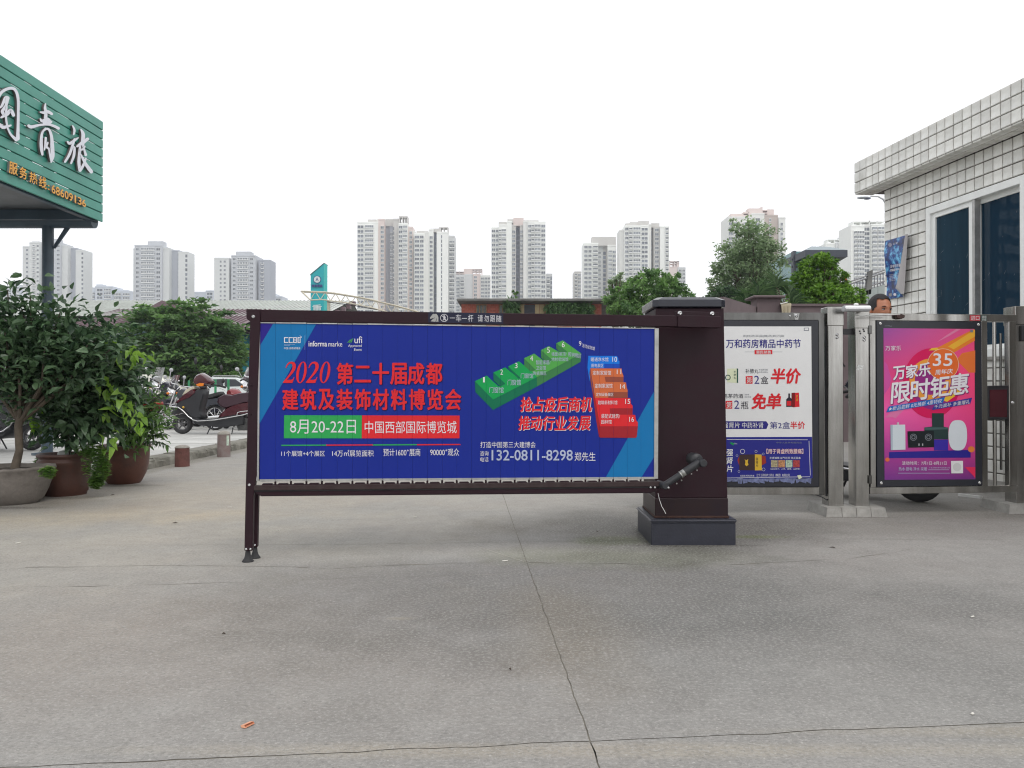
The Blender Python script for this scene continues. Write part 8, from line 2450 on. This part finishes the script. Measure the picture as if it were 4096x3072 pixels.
tower('white glazed tower nearest the guardhouse', 'c5', 430, [
    (1945, 2095, 415, 0, 'white', [(1980, 2010, 'balc'), (2014, 2090, 'balc')]), (2095, 2180, 400, 2, 'offw', [(2104, 2172, 'flat')]), (2180, 2330, 395, 1, 'white', [(2190, 2240, 'balc'), (2250, 2320, 'balc')])], 51, ystart=432,
    crown=[(1985, 2330, 365, 376, 2, 'white'), (1985, 1994, 376, 415, 2, 'white'), (2070, 2078, 376, 415, 2, 'white'), (2164, 2174, 350, 400, 2, 'white'), (2250, 2258, 366, 400, 2, 'white')], fill=.8)
tower('lower white tower left of the glazed one, behind the pavilion', 'c5', 480, [
    (1675, 1780, 612, 1, 'white', [(1682, 1724, 'balc'), (1730, 1770, 'flat')]), (1780, 1925, 605, 0, 'beige', [(1806, 1860, 'open'), (1868, 1920, 'balc')]), (1925, 1950, 500, 3, 'beige', [(1930, 1942, 'slot')])], 51, ystart=628,
    crown=[(1700, 1925, 566, 574, 2, 'white'), (1700, 1708, 574, 612, 2, 'white'), (1778, 1786, 574, 612, 2, 'white'), (1852, 1860, 550, 606, 2, 'white'), (1917, 1925, 540, 606, 2, 'white')], fill=.75)
# low hazy blocks between the left towers
tower('low hazy grey block right of the leftmost tower', 'c2', 620, [(505, 600, 172, 2, 'hazy', [(515, 545, 'balc'), (560, 590, 'balc')]), (600, 712, 150, 0, 'hazy', [(610, 650, 'flat'), (660, 700, 'balc')]), (712, 820, 178, 1, 'hazy', [(720, 760, 'balc'), (775, 815, 'balc')])], 24, name='apartment_block', cat='apartment block', crown=[(556, 590, 156, 172, 2, 'hazy'), (600, 640, 136, 150, 2, 'hazy'), (770, 800, 172, 180, 2, 'hazy')])
tower('low hazy grey block left of the third tower', 'c2', 620, [(1213, 1300, 184, 1, 'hazy', []), (1300, 1348, 176, 0, 'hazy', [(1305, 1345, 'flat')])], 22, name='apartment_block', cat='apartment block')
tower('low hazy grey block right of the third tower', 'c3', 620, [(155, 205, 775, 1, 'hazy', [(162, 196, 'flat')]), (205, 264, 797, 0, 'hazy', [(212, 256, 'flat')])], 30, name='apartment_block', cat='apartment block')
tower('low hazy block at the far left edge', 'c2', 620, [(-20, 70, 150, 1, 'hazy', [(0, 30, 'balc'), (38, 64, 'balc')]), (70, 128, 140, 0, 'hazy', [(78, 120, 'balc')])], 24, name='apartment_block', cat='apartment block')
T['mirror'] = tc_('tower_mirrored_dark', 84, 88, 96, .5)
tower('dark grey tower standing left of the view, mirrored in the guardhouse window', 's', 110, [(-1560, -1010, 380, 0, 'mirror', [(x, x + 44, 'flat') for x in range(-1545, -1040, 62)])], 86, ystart=420, ybase=1500, fill=.5, group='towers outside the view')
# dark tiled roof behind the pillar
hr = thing('distant_house', 'dark roofed low house behind the trees right of the pillar top', 'house', (0, 0, 0))
a, b = P(2790, 1208, 70), P(2870, 1208, 70)
MB().box(a.x, b.x, 70, 74, a.z - .3, a.z).build('roof', M['pav_dark'], hr)
MB().box(a.x + .3, b.x - .3, 70.3, 73.7, 0, a.z - .3).build('wall', M['brown_wall'], hr)

# ------------------------------------------------------------------ thin haze over the whole place
hz = MB().box(-520, 520, -80, 820, -1.0, 135).build('haze', bpy.data.materials.new('haze_air'), kind='stuff')
hm = hz.data.materials[0]; hm.use_nodes = True
ht = hm.node_tree; ht.nodes.clear()
pvn = ht.nodes.new('ShaderNodeVolumePrincipled'); hout = ht.nodes.new('ShaderNodeOutputMaterial')
pvn.inputs['Color'].default_value = (.92, .95, 1.0, 1)
pvn.inputs['Density'].default_value = .00042
ht.links.new(pvn.outputs['Volume'], hout.inputs['Volume'])
